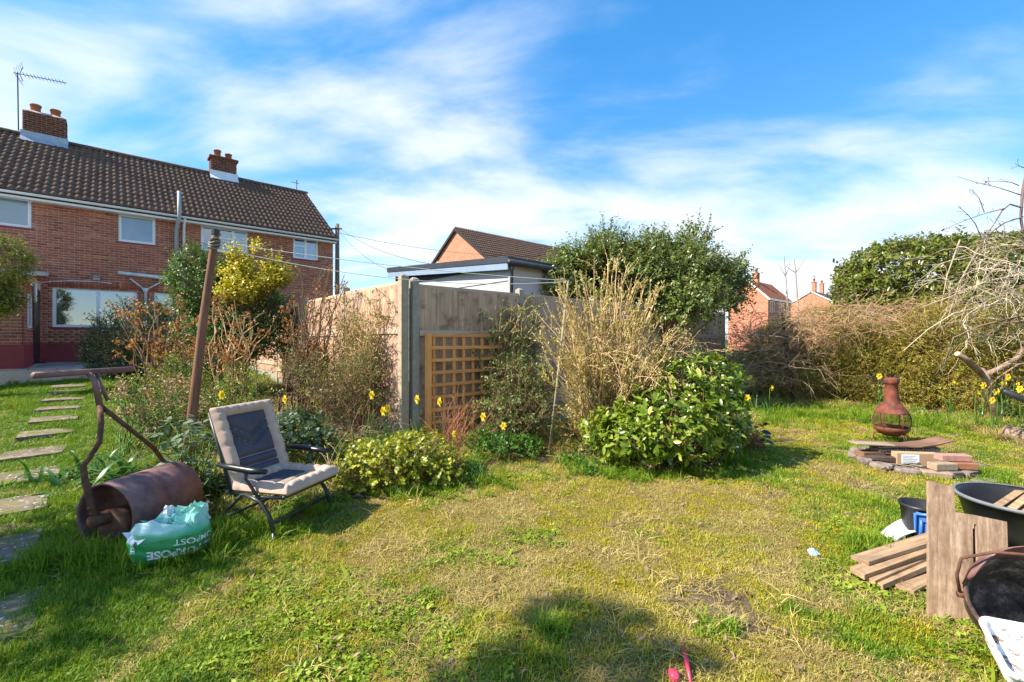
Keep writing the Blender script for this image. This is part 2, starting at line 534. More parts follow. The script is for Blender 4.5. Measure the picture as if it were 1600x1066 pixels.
def scatter(name, P, rot, scl, idx, clumps, label, cat):
    """one 'stuff' object: small plants instanced on its points"""
    c = bpy.data.collections.new(name + '_kinds')
    for i, me in enumerate(clumps):
        o = bpy.data.objects.new('%s_kind_%02d' % (name, i), me); c.objects.link(o)
    me = bpy.data.meshes.new(name)
    me.vertices.add(len(P)); me.vertices.foreach_set('co', np.ascontiguousarray(P, np.float32).ravel())
    a = me.attributes.new('rot', 'FLOAT_VECTOR', 'POINT'); a.data.foreach_set('vector', np.ascontiguousarray(rot, np.float32).ravel())
    a = me.attributes.new('scl', 'FLOAT_VECTOR', 'POINT'); a.data.foreach_set('vector', np.ascontiguousarray(scl, np.float32).ravel())
    a = me.attributes.new('idx', 'INT', 'POINT'); a.data.foreach_set('value', np.ascontiguousarray(idx, np.int32))
    o = link(name, me)
    ng = bpy.data.node_groups.new(name, 'GeometryNodeTree')
    ng.interface.new_socket('Geometry', in_out='INPUT', socket_type='NodeSocketGeometry')
    ng.interface.new_socket('Geometry', in_out='OUTPUT', socket_type='NodeSocketGeometry')
    gi = ng.nodes.new('NodeGroupInput'); go = ng.nodes.new('NodeGroupOutput')
    ci = ng.nodes.new('GeometryNodeCollectionInfo'); ci.inputs['Collection'].default_value = c
    ci.inputs['Separate Children'].default_value = True; ci.inputs['Reset Children'].default_value = True
    ip = ng.nodes.new('GeometryNodeInstanceOnPoints'); ip.inputs['Pick Instance'].default_value = True
    def attr(n, t):
        q = ng.nodes.new('GeometryNodeInputNamedAttribute'); q.data_type = t; q.inputs['Name'].default_value = n
        return q.outputs['Attribute']
    ng.links.new(gi.outputs[0], ip.inputs['Points']); ng.links.new(ci.outputs[0], ip.inputs['Instance'])
    ng.links.new(attr('idx', 'INT'), ip.inputs['Instance Index'])
    ng.links.new(attr('rot', 'FLOAT_VECTOR'), ip.inputs['Rotation'])
    ng.links.new(attr('scl', 'FLOAT_VECTOR'), ip.inputs['Scale'])
    ng.links.new(ip.outputs[0], go.inputs[0])
    o.modifiers.new('scatter', 'NODES').node_group = ng
    props(o, label, cat, None, 'stuff')
    return o
def blade_clump(name, n, rad, h, w, bend, mat, seed, flat=0.0):
    R = np.random.default_rng(seed)
    a = R.uniform(0, 2 * math.pi, n); r = rad * np.sqrt(R.random(n))
    P = np.stack([r * np.cos(a), r * np.sin(a), np.full(n, -0.004)], 1)
    b = R.uniform(0, 2 * math.pi, n); B = np.stack([np.cos(b), np.sin(b), np.zeros(n)], 1)
    S = np.stack([-np.sin(b), np.cos(b), np.zeros(n)], 1)
    H = h * R.uniform(0.45, 1.2, n); bd = bend * R.uniform(0.3, 1.5, n) + flat
    ww = w * R.uniform(0.7, 1.3, n)
    up = np.array([0, 0, 1.0])
    m1 = P + up * (H * 0.55)[:, None] + B * (H * bd * 0.35)[:, None]
    t = P + up * (H * np.maximum(0.25, 1 - bd * 0.35))[:, None] + B * (H * bd)[:, None]
    v = np.stack([P - S * ww[:, None] / 2, P + S * ww[:, None] / 2, m1 - S * ww[:, None] * 0.4, m1 + S * ww[:, None] * 0.4, t], 1).reshape(-1, 3)
    f = np.array([[0, 1, 3], [0, 3, 2], [2, 3, 4]])[None] + (np.arange(n) * 5)[:, None, None]
    return np_mesh(name, v, f.reshape(-1, 3), mat)
def leafy_clump(name, n, rad, h, leaf, mat, seed, wl=0.6):
    """low weeds: little leaves held flat on short stalks"""
    R = np.random.default_rng(seed)
    a = R.uniform(0, 2 * math.pi, n); r = rad * np.sqrt(R.random(n))
    P = np.stack([r * np.cos(a), r * np.sin(a), h * R.uniform(0.2, 1, n) * (1 - 0.5 * r / rad)], 1)
    b = a + R.normal(0, 0.9, n)
    D = np.stack([np.cos(b), np.sin(b), R.uniform(-0.1, 0.5, n)], 1)
    N = np.stack([R.normal(0, .3, n), R.normal(0, .3, n), np.ones(n)], 1)
    v, f = leaf_geo(P, D, N, leaf * R.uniform(0.6, 1.3, n), leaf * wl, LEAF4)
    return np_mesh(name, v, f, mat)
# ------------------------------------------------------------------ ground
def in_poly(x, y, poly):
    x = np.asarray(x, float); y = np.asarray(y, float); c = np.zeros(x.shape, bool)
    n = len(poly)
    for i in range(n):
        x0, y0 = poly[i]; x1, y1 = poly[(i + 1) % n]
        if y0 == y1: continue
        c ^= ((y0 > y) != (y1 > y)) & (x < (x1 - x0) * (y - y0) / (y1 - y0) + x0)
    return c
_edge = [(250, 838), (352, 812), (430, 800), (510, 793), (600, 772), (690, 752), (760, 728), (850, 703), (905, 712), (940, 728), (1010, 738), (1090, 728), (1150, 704), (1185, 680), (1168, 640)]
BED = [tuple(G(a, b)[:2]) for a, b in _edge] + [(5.6, 11.2), tuple((FC + U * 0.1)[:2]), tuple((FC + V * 7)[:2]), (-8.6, 10.2), (-7.2, 8.2), (-5.6, 6.6), (-3.6, 4.4)]
BED2 = [tuple(G(a, b)[:2]) for a, b in ((1178, 634), (1260, 640), (1340, 636), (1430, 655), (1500, 668), (1560, 690), (1640, 705))] + [(14, 7), (16, 20), (5.4, 12.5)]
def bedmask(x, y):
    w = 0.10 * (noise2(x, y, 3.5, 31, 2) - 0.5) * 2
    return in_poly(x + w, y + w, BED) | in_poly(x + w, y - w, BED2)
def dryness(x, y):
    x = np.asarray(x, float); y = np.asarray(y, float)
    n = noise2(x, y, 1.3, 41, 4)
    d = 0.42 + 2.9 * (n - 0.5)
    d = d + 0.50 * np.exp(-(((x - 0.9) / 1.9) ** 2 + ((y - 3.2) / 1.5) ** 2))
    d = d - 0.42 * smooth(-0.6, -1.7, x) * smooth(5.5, 3.8, y)
    d = d - 0.6 * smooth(-3.4, -4.4, x) * smooth(4.2, 5.2, y)
    d = d - 0.25 * smooth(1.4, 2.1, x) * smooth(2.9, 2.3, y)
    return np.clip(d, 0, 1)
def soilness(x, y):
    n = noise2(x, y, 2.1, 77, 4)
    s = (n - 0.57) * 7 + 0.55 * np.exp(-(((x - 1.0) / 1.2) ** 2 + ((y - 2.6) / 1.0) ** 2)) - 0.55
    for px, py, r in ((840, 720, .35), (1175, 965, .22), (1000, 925, .2), (1100, 1030, .25), (770, 720, .25), (930, 950, .16), (1500, 1010, .2), (1130, 900, .2)):
        g = G(px, py); s = s + .85 * np.exp(-((x - g[0]) ** 2 + (y - g[1]) ** 2) / r ** 2)
    return np.clip(s, 0, 1)

def gridline(lo, hi, a, b, step):
    mid = np.arange(a, b + 1e-6, step)
    left = a - np.geomspace(step * 2, a - lo, 22)[::-1]; right = b + np.geomspace(step * 2, hi - b, 22)
    return np.concatenate([left, mid, right])
gx = gridline(-1800, 1800, -9, 11, 0.08); gy = gridline(-600, 2500, 1.0, 13, 0.08)
GX, GY = np.meshgrid(gx, gy)
GZ = terrain(GX, GY)
nx, ny = len(gx), len(gy)
ii = (np.arange(ny - 1)[:, None] * nx + np.arange(nx - 1)[None]).ravel()
gme = None
t = NT('lawn_soil')
vw = t.coord('World')
att = t.node('ShaderNodeAttribute'); att.attribute_name = 'dry'
att2 = t.node('ShaderNodeAttribute'); att2.attribute_name = 'soil'
fine = t.noise(vw, 60, 4, 0.7); med = t.noise(vw, 9, 4, 0.6)
green = t.ramp(fine, [(0.3, (0.03, 0.055, 0.010)), (0.7, (0.085, 0.13, 0.022))])
straw = t.ramp(fine, [(0.3, (0.10, 0.075, 0.022)), (0.7, (0.26, 0.20, 0.07))])
soilc = t.ramp(t.mix(0.5, fine, med), [(0.3, (0.07, 0.048, 0.03)), (0.7, (0.20, 0.145, 0.09))])
dmix = t.ramp(t.math('ADD', t.math('MULTIPLY', att.outputs['Fac'], 0.8), t.math('MULTIPLY', med, 0.35)), [(0.3, (0, 0, 0)), (0.8, (1, 1, 1))])
smix = t.ramp(t.math('ADD', t.math('MULTIPLY', att2.outputs['Fac'], 0.8), t.math('MULTIPLY', med, 0.4)), [(0.35, (0, 0, 0)), (0.65, (1, 1, 1))])
t.bump(t.mix(0.5, fine, med), 0.7, 0.03)
M_ground = t.done(t.mix(smix, t.mix(dmix, green, straw), soilc), 0.95, 0, 0.1)
gme = np_mesh('ground', np.stack([GX.ravel(), GY.ravel(), GZ.ravel()], 1), np.stack([ii, ii + 1, ii + nx + 1, ii + nx], 1), M_ground, True)
bm_ = bedmask(GX.ravel(), GY.ravel()).astype(float)
a = gme.attributes.new('dry', 'FLOAT', 'POINT'); a.data.foreach_set('value', dryness(GX.ravel(), GY.ravel()).astype(np.float32))
a = gme.attributes.new('soil', 'FLOAT', 'POINT'); a.data.foreach_set('value', np.clip(np.maximum(bm_ * 0.95, soilness(GX.ravel(), GY.ravel())), 0, 1).astype(np.float32))
ground = link('ground', gme, None, 'structure')

# ------------------------------------------------------------------ building materials
t = NT('red_brick')
i_ = t.island(); vw = t.coord('Object')
c = t.ramp(i_, [(0.0, srgb(136, 72, 54)), (0.25, srgb(172, 94, 70)), (0.5, srgb(190, 108, 80)), (0.72, srgb(160, 82, 62)), (0.88, srgb(212, 138, 104)), (1.0, srgb(140, 84, 66))])
c = t.mix(0.35, c, t.ramp(t.noise(vw, 14, 4, 0.7), [(0.3, srgb(118, 70, 58)), (0.7, srgb(190, 126, 104))]))
t.bump(t.noise(vw, 90, 4, 0.7), 0.5, 0.004)
c = t.mix(t.ramp(t.noise(t.coord('Object', (1, 1, .45)), .9, 5, .7), [(.42, (0, 0, 0)), (.75, (.55, .55, .55))]), c, t.mix(1.0, c, (.60, .56, .56, 1), 'MULTIPLY'))
c = t.mix(t.ramp(t.noise(t.coord('Object'), 2.3, 5, .7), [(.60, (0, 0, 0)), (.72, (.5, .5, .5))]), c, srgb(214, 168, 146))
M_brick = t.done(c, 0.9, 0, 0.2)
t = NT('chimney_brick')
c = t.ramp(t.island(), [(0.0, srgb(92, 50, 40)), (0.5, srgb(138, 74, 56)), (1.0, srgb(112, 62, 48))])
c = t.mix(0.4, c, t.ramp(t.noise(t.coord('Object'), 8, 4, 0.7), [(0.35, srgb(70, 44, 38)), (0.7, srgb(150, 86, 62))]))
M_chbrick = t.done(c, 0.9, 0, 0.2)
M_mortar = plain('mortar', srgb(206, 180, 162), 0.95, 0, 0.2, 20, 0.2, 0.1)
M_plinth = plain('red_masonry_paint', srgb(140, 52, 52), 0.6, 0, 0.15, 6, 0.2)
M_white = plain('white_plastic', (0.78, 0.79, 0.80, 1), 0.35, 0, 0.06, 4, 0.0)
M_whitedirty = plain('weathered_white_paint', (0.62, 0.62, 0.60, 1), 0.6, 0, 0.2, 10, 0.1)
M_greypipe = plain('grey_plastic_pipe', (0.36, 0.37, 0.38, 1), 0.5, 0, 0.1, 6, 0.0)
M_lead = plain('lead_flashing', (0.42, 0.45, 0.50, 1), 0.5, 0.2, 0.2, 8, 0.1)
M_pot = plain('terracotta_pot', srgb(172, 104, 76), 0.85, 0, 0.25, 9, 0.2)
M_blackpaint = plain('black_paint', (0.012, 0.013, 0.013, 1), 0.35, 0, 0.2, 6, 0.05)
M_darkmetal = plain('dark_metal', (0.05, 0.05, 0.055, 1), 0.45, 0.6, 0.2, 12, 0.05)
t = NT('concrete_roof_tile')
c = t.ramp(t.objrand(), [(0, srgb(90, 70, 60)), (0.5, srgb(122, 94, 80)), (1, srgb(104, 84, 74))])
nn = t.noise(t.coord('World'), 12, 5, 0.7)
c = t.mix(0.55, c, t.ramp(nn, [(0.25, srgb(62, 48, 42)), (0.55, srgb(112, 88, 74)), (0.78, srgb(176, 152, 128))]))
c = t.mix(t.ramp(t.noise(t.coord('World'), 1.1, 5, 0.65), [(0.6, (0, 0, 0)), (0.75, (0.6, 0.6, 0.6))]), c, srgb(128, 116, 48))
t.bump(t.noise(t.coord('World'), 80, 3), 0.3, 0.005)
M_tile = t.done(c, 0.9, 0, 0.2)
M_roofdark = plain('roof_felt_room_shade', (0.03, 0.026, 0.024, 1), 0.9)
def glassmat(name, base, refl):
    t = NT(name)
    n = t.noise(t.coord('Object'), 1.4, 2)
    t.done(t.ramp(n, [(0.3, tuple(x * .7 for x in base)), (0.7, base)]), 0.5, 0, 0.5)
    g = t.node('ShaderNodeBsdfGlossy'); g.inputs['Roughness'].default_value = 0.03; g.inputs['Color'].default_value = (0.85, 0.9, 0.95, 1)
    m = t.node('ShaderNodeMixShader'); m.inputs[0].default_value = refl
    t.l.new(t.p.outputs[0], m.inputs[1]); t.l.new(g.outputs[0], m.inputs[2]); t.l.new(m.outputs[0], t.out.inputs['Surface'])
    return t.mat
def clearglass(name, refl):
    t = NT(name)
    tr = t.node('ShaderNodeBsdfTransparent'); tr.inputs['Color'].default_value = (0.62, 0.68, 0.70, 1)
    g = t.node('ShaderNodeBsdfGlossy'); g.inputs['Roughness'].default_value = 0.02
    nz = t.noise(t.coord('Object'), 1.8, 2); bp = t.node('ShaderNodeBump'); bp.inputs['Strength'].default_value = .05; bp.inputs['Distance'].default_value = .02
    t.l.new(nz, bp.inputs['Height']); t.l.new(bp.outputs[0], g.inputs['Normal'])
    m = t.node('ShaderNodeMixShader'); m.inputs[0].default_value = refl
    t.l.new(tr.outputs[0], m.inputs[1]); t.l.new(g.outputs[0], m.inputs[2]); t.l.new(m.outputs[0], t.out.inputs['Surface'])
    return t.mat
M_glass = clearglass('window_glass', 0.27)
M_glasspale = glassmat('frosted_window_glass', (0.20, 0.25, 0.28), 0.14)

BRL, BRH = 0.225, 0.075
def bricks(x0, x1, z0, z1, holes=(), clip=None, depth=0.008, soldier=()):
    """stretcher bond: front at y=-depth, joints open down to y=0; returns brick and mortar quads in x,z"""
    bv, mv = [], []
    rows = int(round((z1 - z0) / BRH)); R = random.Random(3)
    for r in range(rows):
        za = z0 + r * BRH; zb = za + BRH; zm = (za + zb) / 2
        segs = [(x0, x1)]
        for hx0, hx1, hz0, hz1 in holes:
            if hz0 < zm < hz1:
                ns = []
                for a, b in segs:
                    if hx1 <= a or hx0 >= b: ns.append((a, b))
                    else:
                        if hx0 > a: ns.append((a, hx0))
                        if hx1 < b: ns.append((hx1, b))
                segs = ns
        for a, b in segs:
            if clip is None: mv.append((a, b, za, zb))
            off = (r % 2) * BRL / 2
            k = math.floor((a - off) / BRL)
            while k * BRL + off < b:
                p = max(a, k * BRL + off + 0.006); q = min(b, (k + 1) * BRL + off - 0.006); k += 1
                if q - p < 0.02: continue
                if clip is not None and not clip((p + q) / 2, zm): continue
                bv.append((p, q, za + 0.0065, zb - 0.0065, depth * R.uniform(0.75, 1.15)))
    return bv, mv
def brick_mesh(name, bv, mat, O=(0, 0, 0), ex=(1, 0, 0), ey=(0, 1, 0)):
    b = np.array(bv, float); n = len(b)
    O = np.array(O, float); ex = np.array(ex, float); ey = np.array(ey, float); ez = np.array([0, 0, 1.0])
    x0, x1, z0, z1, d = b.T
    def pt(x, y, z): return O + x[:, None] * ex + y[:, None] * ey + z[:, None] * ez
    o = np.zeros(n)
    v = np.stack([pt(x0, o + 0.002, z0), pt(x1, o + 0.002, z0), pt(x1, o + 0.002, z1), pt(x0, o + 0.002, z1), pt(x0, -d, z0), pt(x1, -d, z0), pt(x1, -d, z1), pt(x0, -d, z1)], 1).reshape(-1, 3)
    f = np.array([[4, 5, 6, 7], [0, 1, 5, 4], [2, 3, 7, 6], [1, 2, 6, 5], [3, 0, 4, 7]])[None] + (np.arange(n) * 8)[:, None, None]
    return np_mesh(name, v, f.reshape(-1, 4), mat)
def window(parent, x0, x1, z0, z1, y, bars=(), transoms=(), glass=None, sill=True, name='window'):
    """white casement set in a wall facing -y; bars = x of mullions, transoms = (x0,x1,z)"""
    w = MB(); fw = 0.075
    w.bx(x0, x1, y - 0.015, y + 0.05, z0, z0 + fw); w.bx(x0, x1, y - 0.015, y + 0.05, z1 - fw, z1)
    w.bx(x0, x0 + fw, y - 0.014, y + 0.05, z0 + fw, z1 - fw); w.bx(x1 - fw, x1, y - 0.014, y + 0.05, z0 + fw, z1 - fw)
    for b in bars: w.bx(b - 0.045, b + 0.045, y - 0.013, y + 0.05, z0 + fw, z1 - fw)
    for a, b, zz in transoms: w.bx(a, b, y - 0.012, y + 0.05, zz - 0.035, zz + 0.035)
    o = part(name, w, M_white, parent)
    xs = [x0 + fw] + list(bars) + [x1 - fw]
    for i in range(len(xs) - 1):
        a = xs[i] + (0.045 if i else 0); b = xs[i + 1] - (0.045 if i < len(xs) - 2 else 0)
        zs = [z0 + fw] + [q for (p, r, q) in transoms if p < (a + b) / 2 < r] + [z1 - fw]
        for j in range(len(zs) - 1):
            part('pane', MB().bx(a - 0.01, b + 0.01, y + 0.012, y + 0.02, zs[j], zs[j + 1]), glass or M_glass, o)
    if sill: part('sill', MB().bx(x0 - 0.06, x1 + 0.06, y - 0.07, y + 0.03, z0 - 0.06, z0 - 0.004), M_plinth, o)
    return o

def curtain(win, x0, x1, z0, z1):
    m = MB(); n = max(4, int((x1 - x0) / .03)); vs = []
    for z in (z0, z1):
        for i in range(n + 1): vs.append((x0 + (x1 - x0) * i / n, WY + .16 + .018 * math.sin(i * 1.9), z))
    m.add(vs, [(i, i + 1, n + 2 + i, n + 1 + i) for i in range(n)])
    part('curtain', m, M_white, win, True)

# roof tile with two rolls
def tile_geo(W=0.33, Lt=0.42):
    xs = np.linspace(0, W, 17); z = np.zeros_like(xs)
    for c0 in (0.08, 0.245):
        q = np.abs(xs - c0) / 0.052
        z = np.maximum(z, np.where(q < 1, 0.034 * np.sqrt(np.clip(1 - q * q, 0, 1)), 0))
    n = len(xs)
    low = np.stack([xs, np.zeros(n), z + 0.030], 1); high = np.stack([xs, np.full(n, Lt), z + 0.004], 1); lip = np.stack([xs, np.zeros(n) + 0.004, z * 0.75 + 0.002], 1)
    v = np.concatenate([lip, low, high])
    i = np.arange(n - 1)
    f = np.concatenate([np.stack([i, i + 1, i + 1 + n, i + n], 1), np.stack([i + n, i + 1 + n, i + 1 + 2 * n, i + 2 * n], 1)])
    return v, f
TV, TF = tile_geo()
tile_mesh = np_mesh('roof_tile', TV, TF, M_tile, False)
def roof_tiles(parent, x0, x1, ye, ze, yr, zr, count, near, wmul=1.0):
    """rows of tiles on the slope facing -y (local); the first `count` by distance to `near` are single objects"""
    sl = math.hypot(yr - ye, zr - ze); dy, dz = (yr - ye) / sl, (zr - ze) / sl
    rows = int(sl / 0.345); step = sl / rows; cols = int((x1 - x0) / 0.33); cw = (x1 - x0) / cols
    P = []
    for r in range(rows):
        for c_ in range(cols):
            P.append((x0 + c_ * cw, ye + dy * r * step, ze + dz * r * step))
    P = np.array(P)
    d = np.linalg.norm(P - np.array(near), axis=1); order = np.argsort(d)
    R = np.array([[1, 0, 0], [0, dy, dz], [0, -dz, dy]])   # rows: images of x,y,z axes
    sc = np.array([cw / 0.33, 1, 1])
    for k in order[:count]:
        j = random.uniform(-0.006, 0.006)
        M = Matrix(((R[0][0] * sc[0], R[1][0], R[2][0], P[k][0]), (R[0][1], R[1][1], R[2][1], P[k][1]), (R[0][2], R[1][2], R[2][2], P[k][2] + j), (0, 0, 0, 1)))
        link('tile', tile_mesh, parent, None, M)
    rest = order[count:]
    if len(rest):
        vv = (TV * sc) @ R
        v = (P[rest][:, None, :] + vv[None] + np.random.default_rng(2).uniform(-.006, .006, (len(rest), 1, 1)) * np.array([0, 0, 1.0])).reshape(-1, 3)
        f = (TF[None] + (np.arange(len(rest)) * len(TV))[:, None, None]).reshape(-1, 4)
        link('tiles', np_mesh('tiles', v, f, M_tile), parent, 'stuff')

# ------------------------------------------------------------------ the semi-detached brick house on the left
HP = np.array([-12.73, 13.5, 0.775])
WY = 0.28                                             # wall face behind the gutter line
EZ, RY, RZ = 4.825, 3.9, 7.605                        # eaves height, ridge offset and height
HX0, HX1 = -4.6, 7.36
def wall_hit(px, py, off=WY, P=None):
    P = HP if P is None else P
    d = np.array([(px - 800) / F, 1.0, (HY - py) / F]); o = np.array([0, 0, CZ])
    k = ((P + V * off - o) @ V) / (d @ V)
    q = o + d * k - P
    return float(q @ U), float(q[2])
house = thing('brick_house', 'long red brick house with brown tiled roof, two chimneys and white windows', 'house', HP, UANG)
def wrect(pa, pb):
    (xa, za), (xb, zb) = wall_hit(*pa), wall_hit(*pb)
    return min(xa, xb), max(xa, xb), min(za, zb), max(za, zb)
# (left-top pixel, left-bottom pixel, right pixel)
def wspec(l, r, top, bot, ref=None):
    ref = l if ref is None else ref
    xl = wall_hit(l, 450)[0]; xr = wall_hit(r, 450)[0]
    return xl, xr, wall_hit(ref, bot)[1], wall_hit(ref, top)[1]
W1 = wspec(-26, 49, 311, 357, 49); W2 = wspec(185, 243, 333, 377); W3 = wspec(314, 387, 351, 391); W4 = wspec(458, 497, 370, 403)
W5 = wspec(82, 214, 447, 511); W6 = wspec(241, 270, 457, 500)
holes = [W1, W2, W3, W4, W5, W6]
EXT_A = wall_hit(64, 500)[0]                           # right side of the rear lobby meets the wall here
PL = 0.55
bv, mv = bricks(HX0, HX1, PL, EZ - 0.05, holes)
mv += bricks(HX0, HX1, 0.0, PL, holes)[1]
mw = MB()
for a, b, za, zb in mv: mw.add([(a, WY, za), (b, WY, za), (b, WY, zb), (a, WY, zb)], [(0, 1, 2, 3)])
mw.bx(HX0, HX1, WY + 0.5, 2 * RY - WY, 0, EZ - 0.05)
for a, b, za, zb in holes:
    for q in ([(a, WY, za), (a, WY + .2, za), (a, WY + .2, zb), (a, WY, zb)], [(b, WY, za), (b, WY + .2, za), (b, WY + .2, zb), (b, WY, zb)], [(a, WY, za), (b, WY, za), (b, WY + .2, za), (a, WY + .2, za)], [(a, WY, zb), (b, WY, zb), (b, WY + .2, zb), (a, WY + .2, zb)]):
        mw.add(q, [(0, 1, 2, 3)])
for x in (HX0, HX1 - 0.01):
    mw.add([(x, WY, EZ - 0.05), (x, 2 * RY - WY, EZ - 0.05), (x, RY, RZ - 0.12)], [(0, 1, 2)])
wall = part('wall', mw, M_mortar, house)
part('room_shade_sheet', MB().bx(HX0 + .02, HX1 - .02, WY + .42, WY + .45, .02, EZ - .1), M_roofdark, wall)  # near-black sheet: shade of the unlit rooms put into its colour
link('bricks', brick_mesh('bricks', bv, M_brick, (0, WY, 0)), wall, 'stuff')
part('plinth_render', MB().bx(HX0, HX1, WY - 0.014, WY - 0.010, 0, PL - 0.01), M_plinth, wall)
# soldier course over the big window
sb = []
for k in range(int((W5[1] - W5[0] + 0.7) / BRH)):
    x = W5[0] - 0.1 + k * BRH
    sb.append((x + 0.005, x + BRH - 0.005, W5[3] + 0.02, W5[3] + 0.225, 0.016))
link('soldier_course', brick_mesh('soldier_course', sb, M_brick, (0, WY, 0)), wall, 'stuff')
WR = WY + .055                                        # windows sit back in their openings
window(house, *W1, WR, glass=M_glasspale); window(house, *W2, WR, glass=M_glasspale)
a, b, z0, z1 = W3; m1 = a + (b - a) * .36; m2 = a + (b - a) * .68
w3 = window(house, a, b, z0, z1, WR, (m1, m2), ((m1, m2, z0 + (z1 - z0) * .58),))
curtain(w3, m2 + .02, b - .05, z0 + .05, z1 - .05); curtain(w3, m1 - .18, m1 - .05, z0 + .05, z1 - .05)
a, b, z0, z1 = W4; m1 = a + (b - a) * .5
w4 = window(house, a, b, z0, z1, WR, (m1,), ((a, m1, z0 + (z1 - z0) * .6),), M_glass)
curtain(w4, m1 + .02, b - .05, z0 + .05, z1 - .05); curtain(w4, a + .05, m1 - .02, z0 + .3, z0 + .5)
a, b, z0, z1 = W5
w5 = window(house, a, b, z0, z1, WR, (a + (b - a) * .52,))
curtain(w5, a + .05, a + .2, z0 + .05, z1 - .05); curtain(w5, b - .22, b - .05, z0 + .05, z1 - .05)
window(house, *W6, WR)
# roof
roof = part('roof', MB().add([(HX0 - .1, -0.02, EZ - 0.02), (HX1 + .05, -0.02, EZ - 0.02), (HX1 + .05, RY, RZ - 0.03), (HX0 - .1, RY, RZ - 0.03), (HX0 - .1, 2 * RY, EZ), (HX1 + .05, 2 * RY, EZ),
                             (HX0 - .1, 0.0, EZ - 0.14), (HX1 + .05, 0.0, EZ - 0.14), (HX1 + .05, RY, RZ - 0.2), (HX0 - .1, RY, RZ - 0.2), (HX0 - .1, 2 * RY, EZ - .14), (HX1 + .05, 2 * RY, EZ - .14)],
                            [(0, 1, 2, 3), (3, 2, 5, 4), (6, 9, 8, 7), (9, 10, 11, 8), (1, 7, 8, 2), (2, 8, 11, 5), (0, 3, 9, 6), (3, 4, 10, 9), (0, 6, 7, 1), (4, 5, 11, 10)]), M_roofdark, house)
cam_l = Matrix.Rotation(-UANG, 3, 'Z') @ (Vector((0, 0, CZ)) - Vector(HP))
roof_tiles(roof, HX0 - .12, HX1 + .07, -0.08, EZ - 0.03, RY, RZ, 300, (-1.0, 0.5, 5.5))
rd = np_mesh('ridge_tile', *(lambda a: (np.concatenate([np.stack([np.zeros(9), np.cos(a) * .125, np.sin(a) * .11], 1), np.stack([np.full(9, .448), np.cos(a) * .125, np.sin(a) * .11], 1)]),
             np.stack([np.arange(8), np.arange(8) + 1, np.arange(8) + 10, np.arange(8) + 9], 1)))(np.linspace(-.2, math.pi + .2, 9)), M_tile)
x = HX0 - .12
while x < HX1 - .3:
    link('ridge_tile', rd, roof, None, Matrix.Translation((x, RY, RZ - 0.0 + random.uniform(0, .008)))); x += 0.452
part('fascia', MB().bx(HX0, HX1 + .05, 0.012, 0.03, EZ - 0.20, EZ - 0.05), M_white, house)
part('soffit', MB().bx(HX0, HX1 + .05, 0.032, WY - .002, EZ - 0.20, EZ - 0.185), M_white, house)
gut = MB()
ga = np.linspace(math.pi, 2 * math.pi, 9)
for xx0, xx1 in ((HX0, HX1 + .08),):
    for rr, fl in ((0.062, 1), (0.055, -1)):
        vs = [(x_, -0.058 + math.cos(q) * rr, EZ - 0.045 + math.sin(q) * rr) for x_ in (xx0, xx1) for q in ga]
        gut.add(vs, [(i, i + 1, i + 10, i + 9) for i in range(8)])
part('gutter', gut, M_white, house, True)
# chimneys
def chimney(parent, xc, w, d, zb, zt, pots, leadc, crown):
    cm = MB().box((xc, RY, (zb + zt) / 2), (w - .016, d - .016, zt - zb))
    o = part('chimney', cm, M_mortar, parent)
    geos = []
    for O, ex, ey, wd in (((xc - w / 2, RY - d / 2 + .006, 0), (1, 0, 0), (0, 1, 0), w), ((xc - w / 2 + .006, RY + d / 2, 0), (0, -1, 0), (1, 0, 0), d),
                          ((xc + w / 2 - .006, RY - d / 2, 0), (0, 1, 0), (-1, 0, 0), d), ((xc + w / 2, RY + d / 2 - .006, 0), (-1, 0, 0), (0, -1, 0), w)):
        bb, _ = bricks(0, wd, zb, zt)
        me = brick_mesh('brick_courses', bb, M_chbrick, O, ex, ey)
        link('brick_courses', me, o, 'stuff')
    c2 = MB()
    if crown:
        c2.bx(xc - w / 2 - .06, xc + w / 2 + .06, RY - d / 2 - .06, RY + d / 2 + .06, zt - .02, zt + .075)
    c2.add([(xc - w / 2, RY - d / 2, zt + .01 + .07 * crown), (xc + w / 2, RY - d / 2, zt + .01 + .07 * crown), (xc + w / 2, RY + d / 2, zt + .01 + .07 * crown), (xc - w / 2, RY + d / 2, zt + .01 + .07 * crown),
            (xc - w / 3, RY - d / 4, zt + .1 + .05 * crown), (xc + w / 3, RY - d / 4, zt + .1 + .05 * crown), (xc + w / 3, RY + d / 4, zt + .1 + .05 * crown), (xc - w / 3, RY + d / 4, zt + .1 + .05 * crown)],
           [(0, 1, 5, 4), (1, 2, 6, 5), (2, 3, 7, 6), (3, 0, 4, 7), (4, 5, 6, 7)])
    part('crown', c2, M_chbrick if crown else M_mortar, o)
    for px_, r, h in pots:
        part('pot', MB().lathe([(r * .95, 0), (r, h * .8), (r * 1.15, h * .82), (r * 1.15, h), (r * .9, h), (r * .8, h * .4)], (xc + px_, RY, zt + .05 + .05 * crown), 16), M_pot, o, True)
    fl = MB()
    s_ = (RZ - EZ) / RY
    for dz in (0,):
        yb = RY - d / 2 - .22
        fl.add([(xc - w / 2 - .05, yb, RZ - (RY - yb) * s_ + .06), (xc + w / 2 + .05, yb, RZ - (RY - yb) * s_ + .06), (xc + w / 2 + .05, RY - d / 2 - .02, RZ - d / 2 * s_ + .12), (xc - w / 2 - .05, RY - d / 2 - .02, RZ - d / 2 * s_ + .12),
                (xc + w / 2 + .05, RY - d / 2 - .02, RZ - d / 2 * s_ + .30), (xc - w / 2 - .05, RY - d / 2 - .02, RZ - d / 2 * s_ + .30)], [(0, 1, 2, 3), (3, 2, 4, 5)])
    part('flashing', fl, leadc, o)
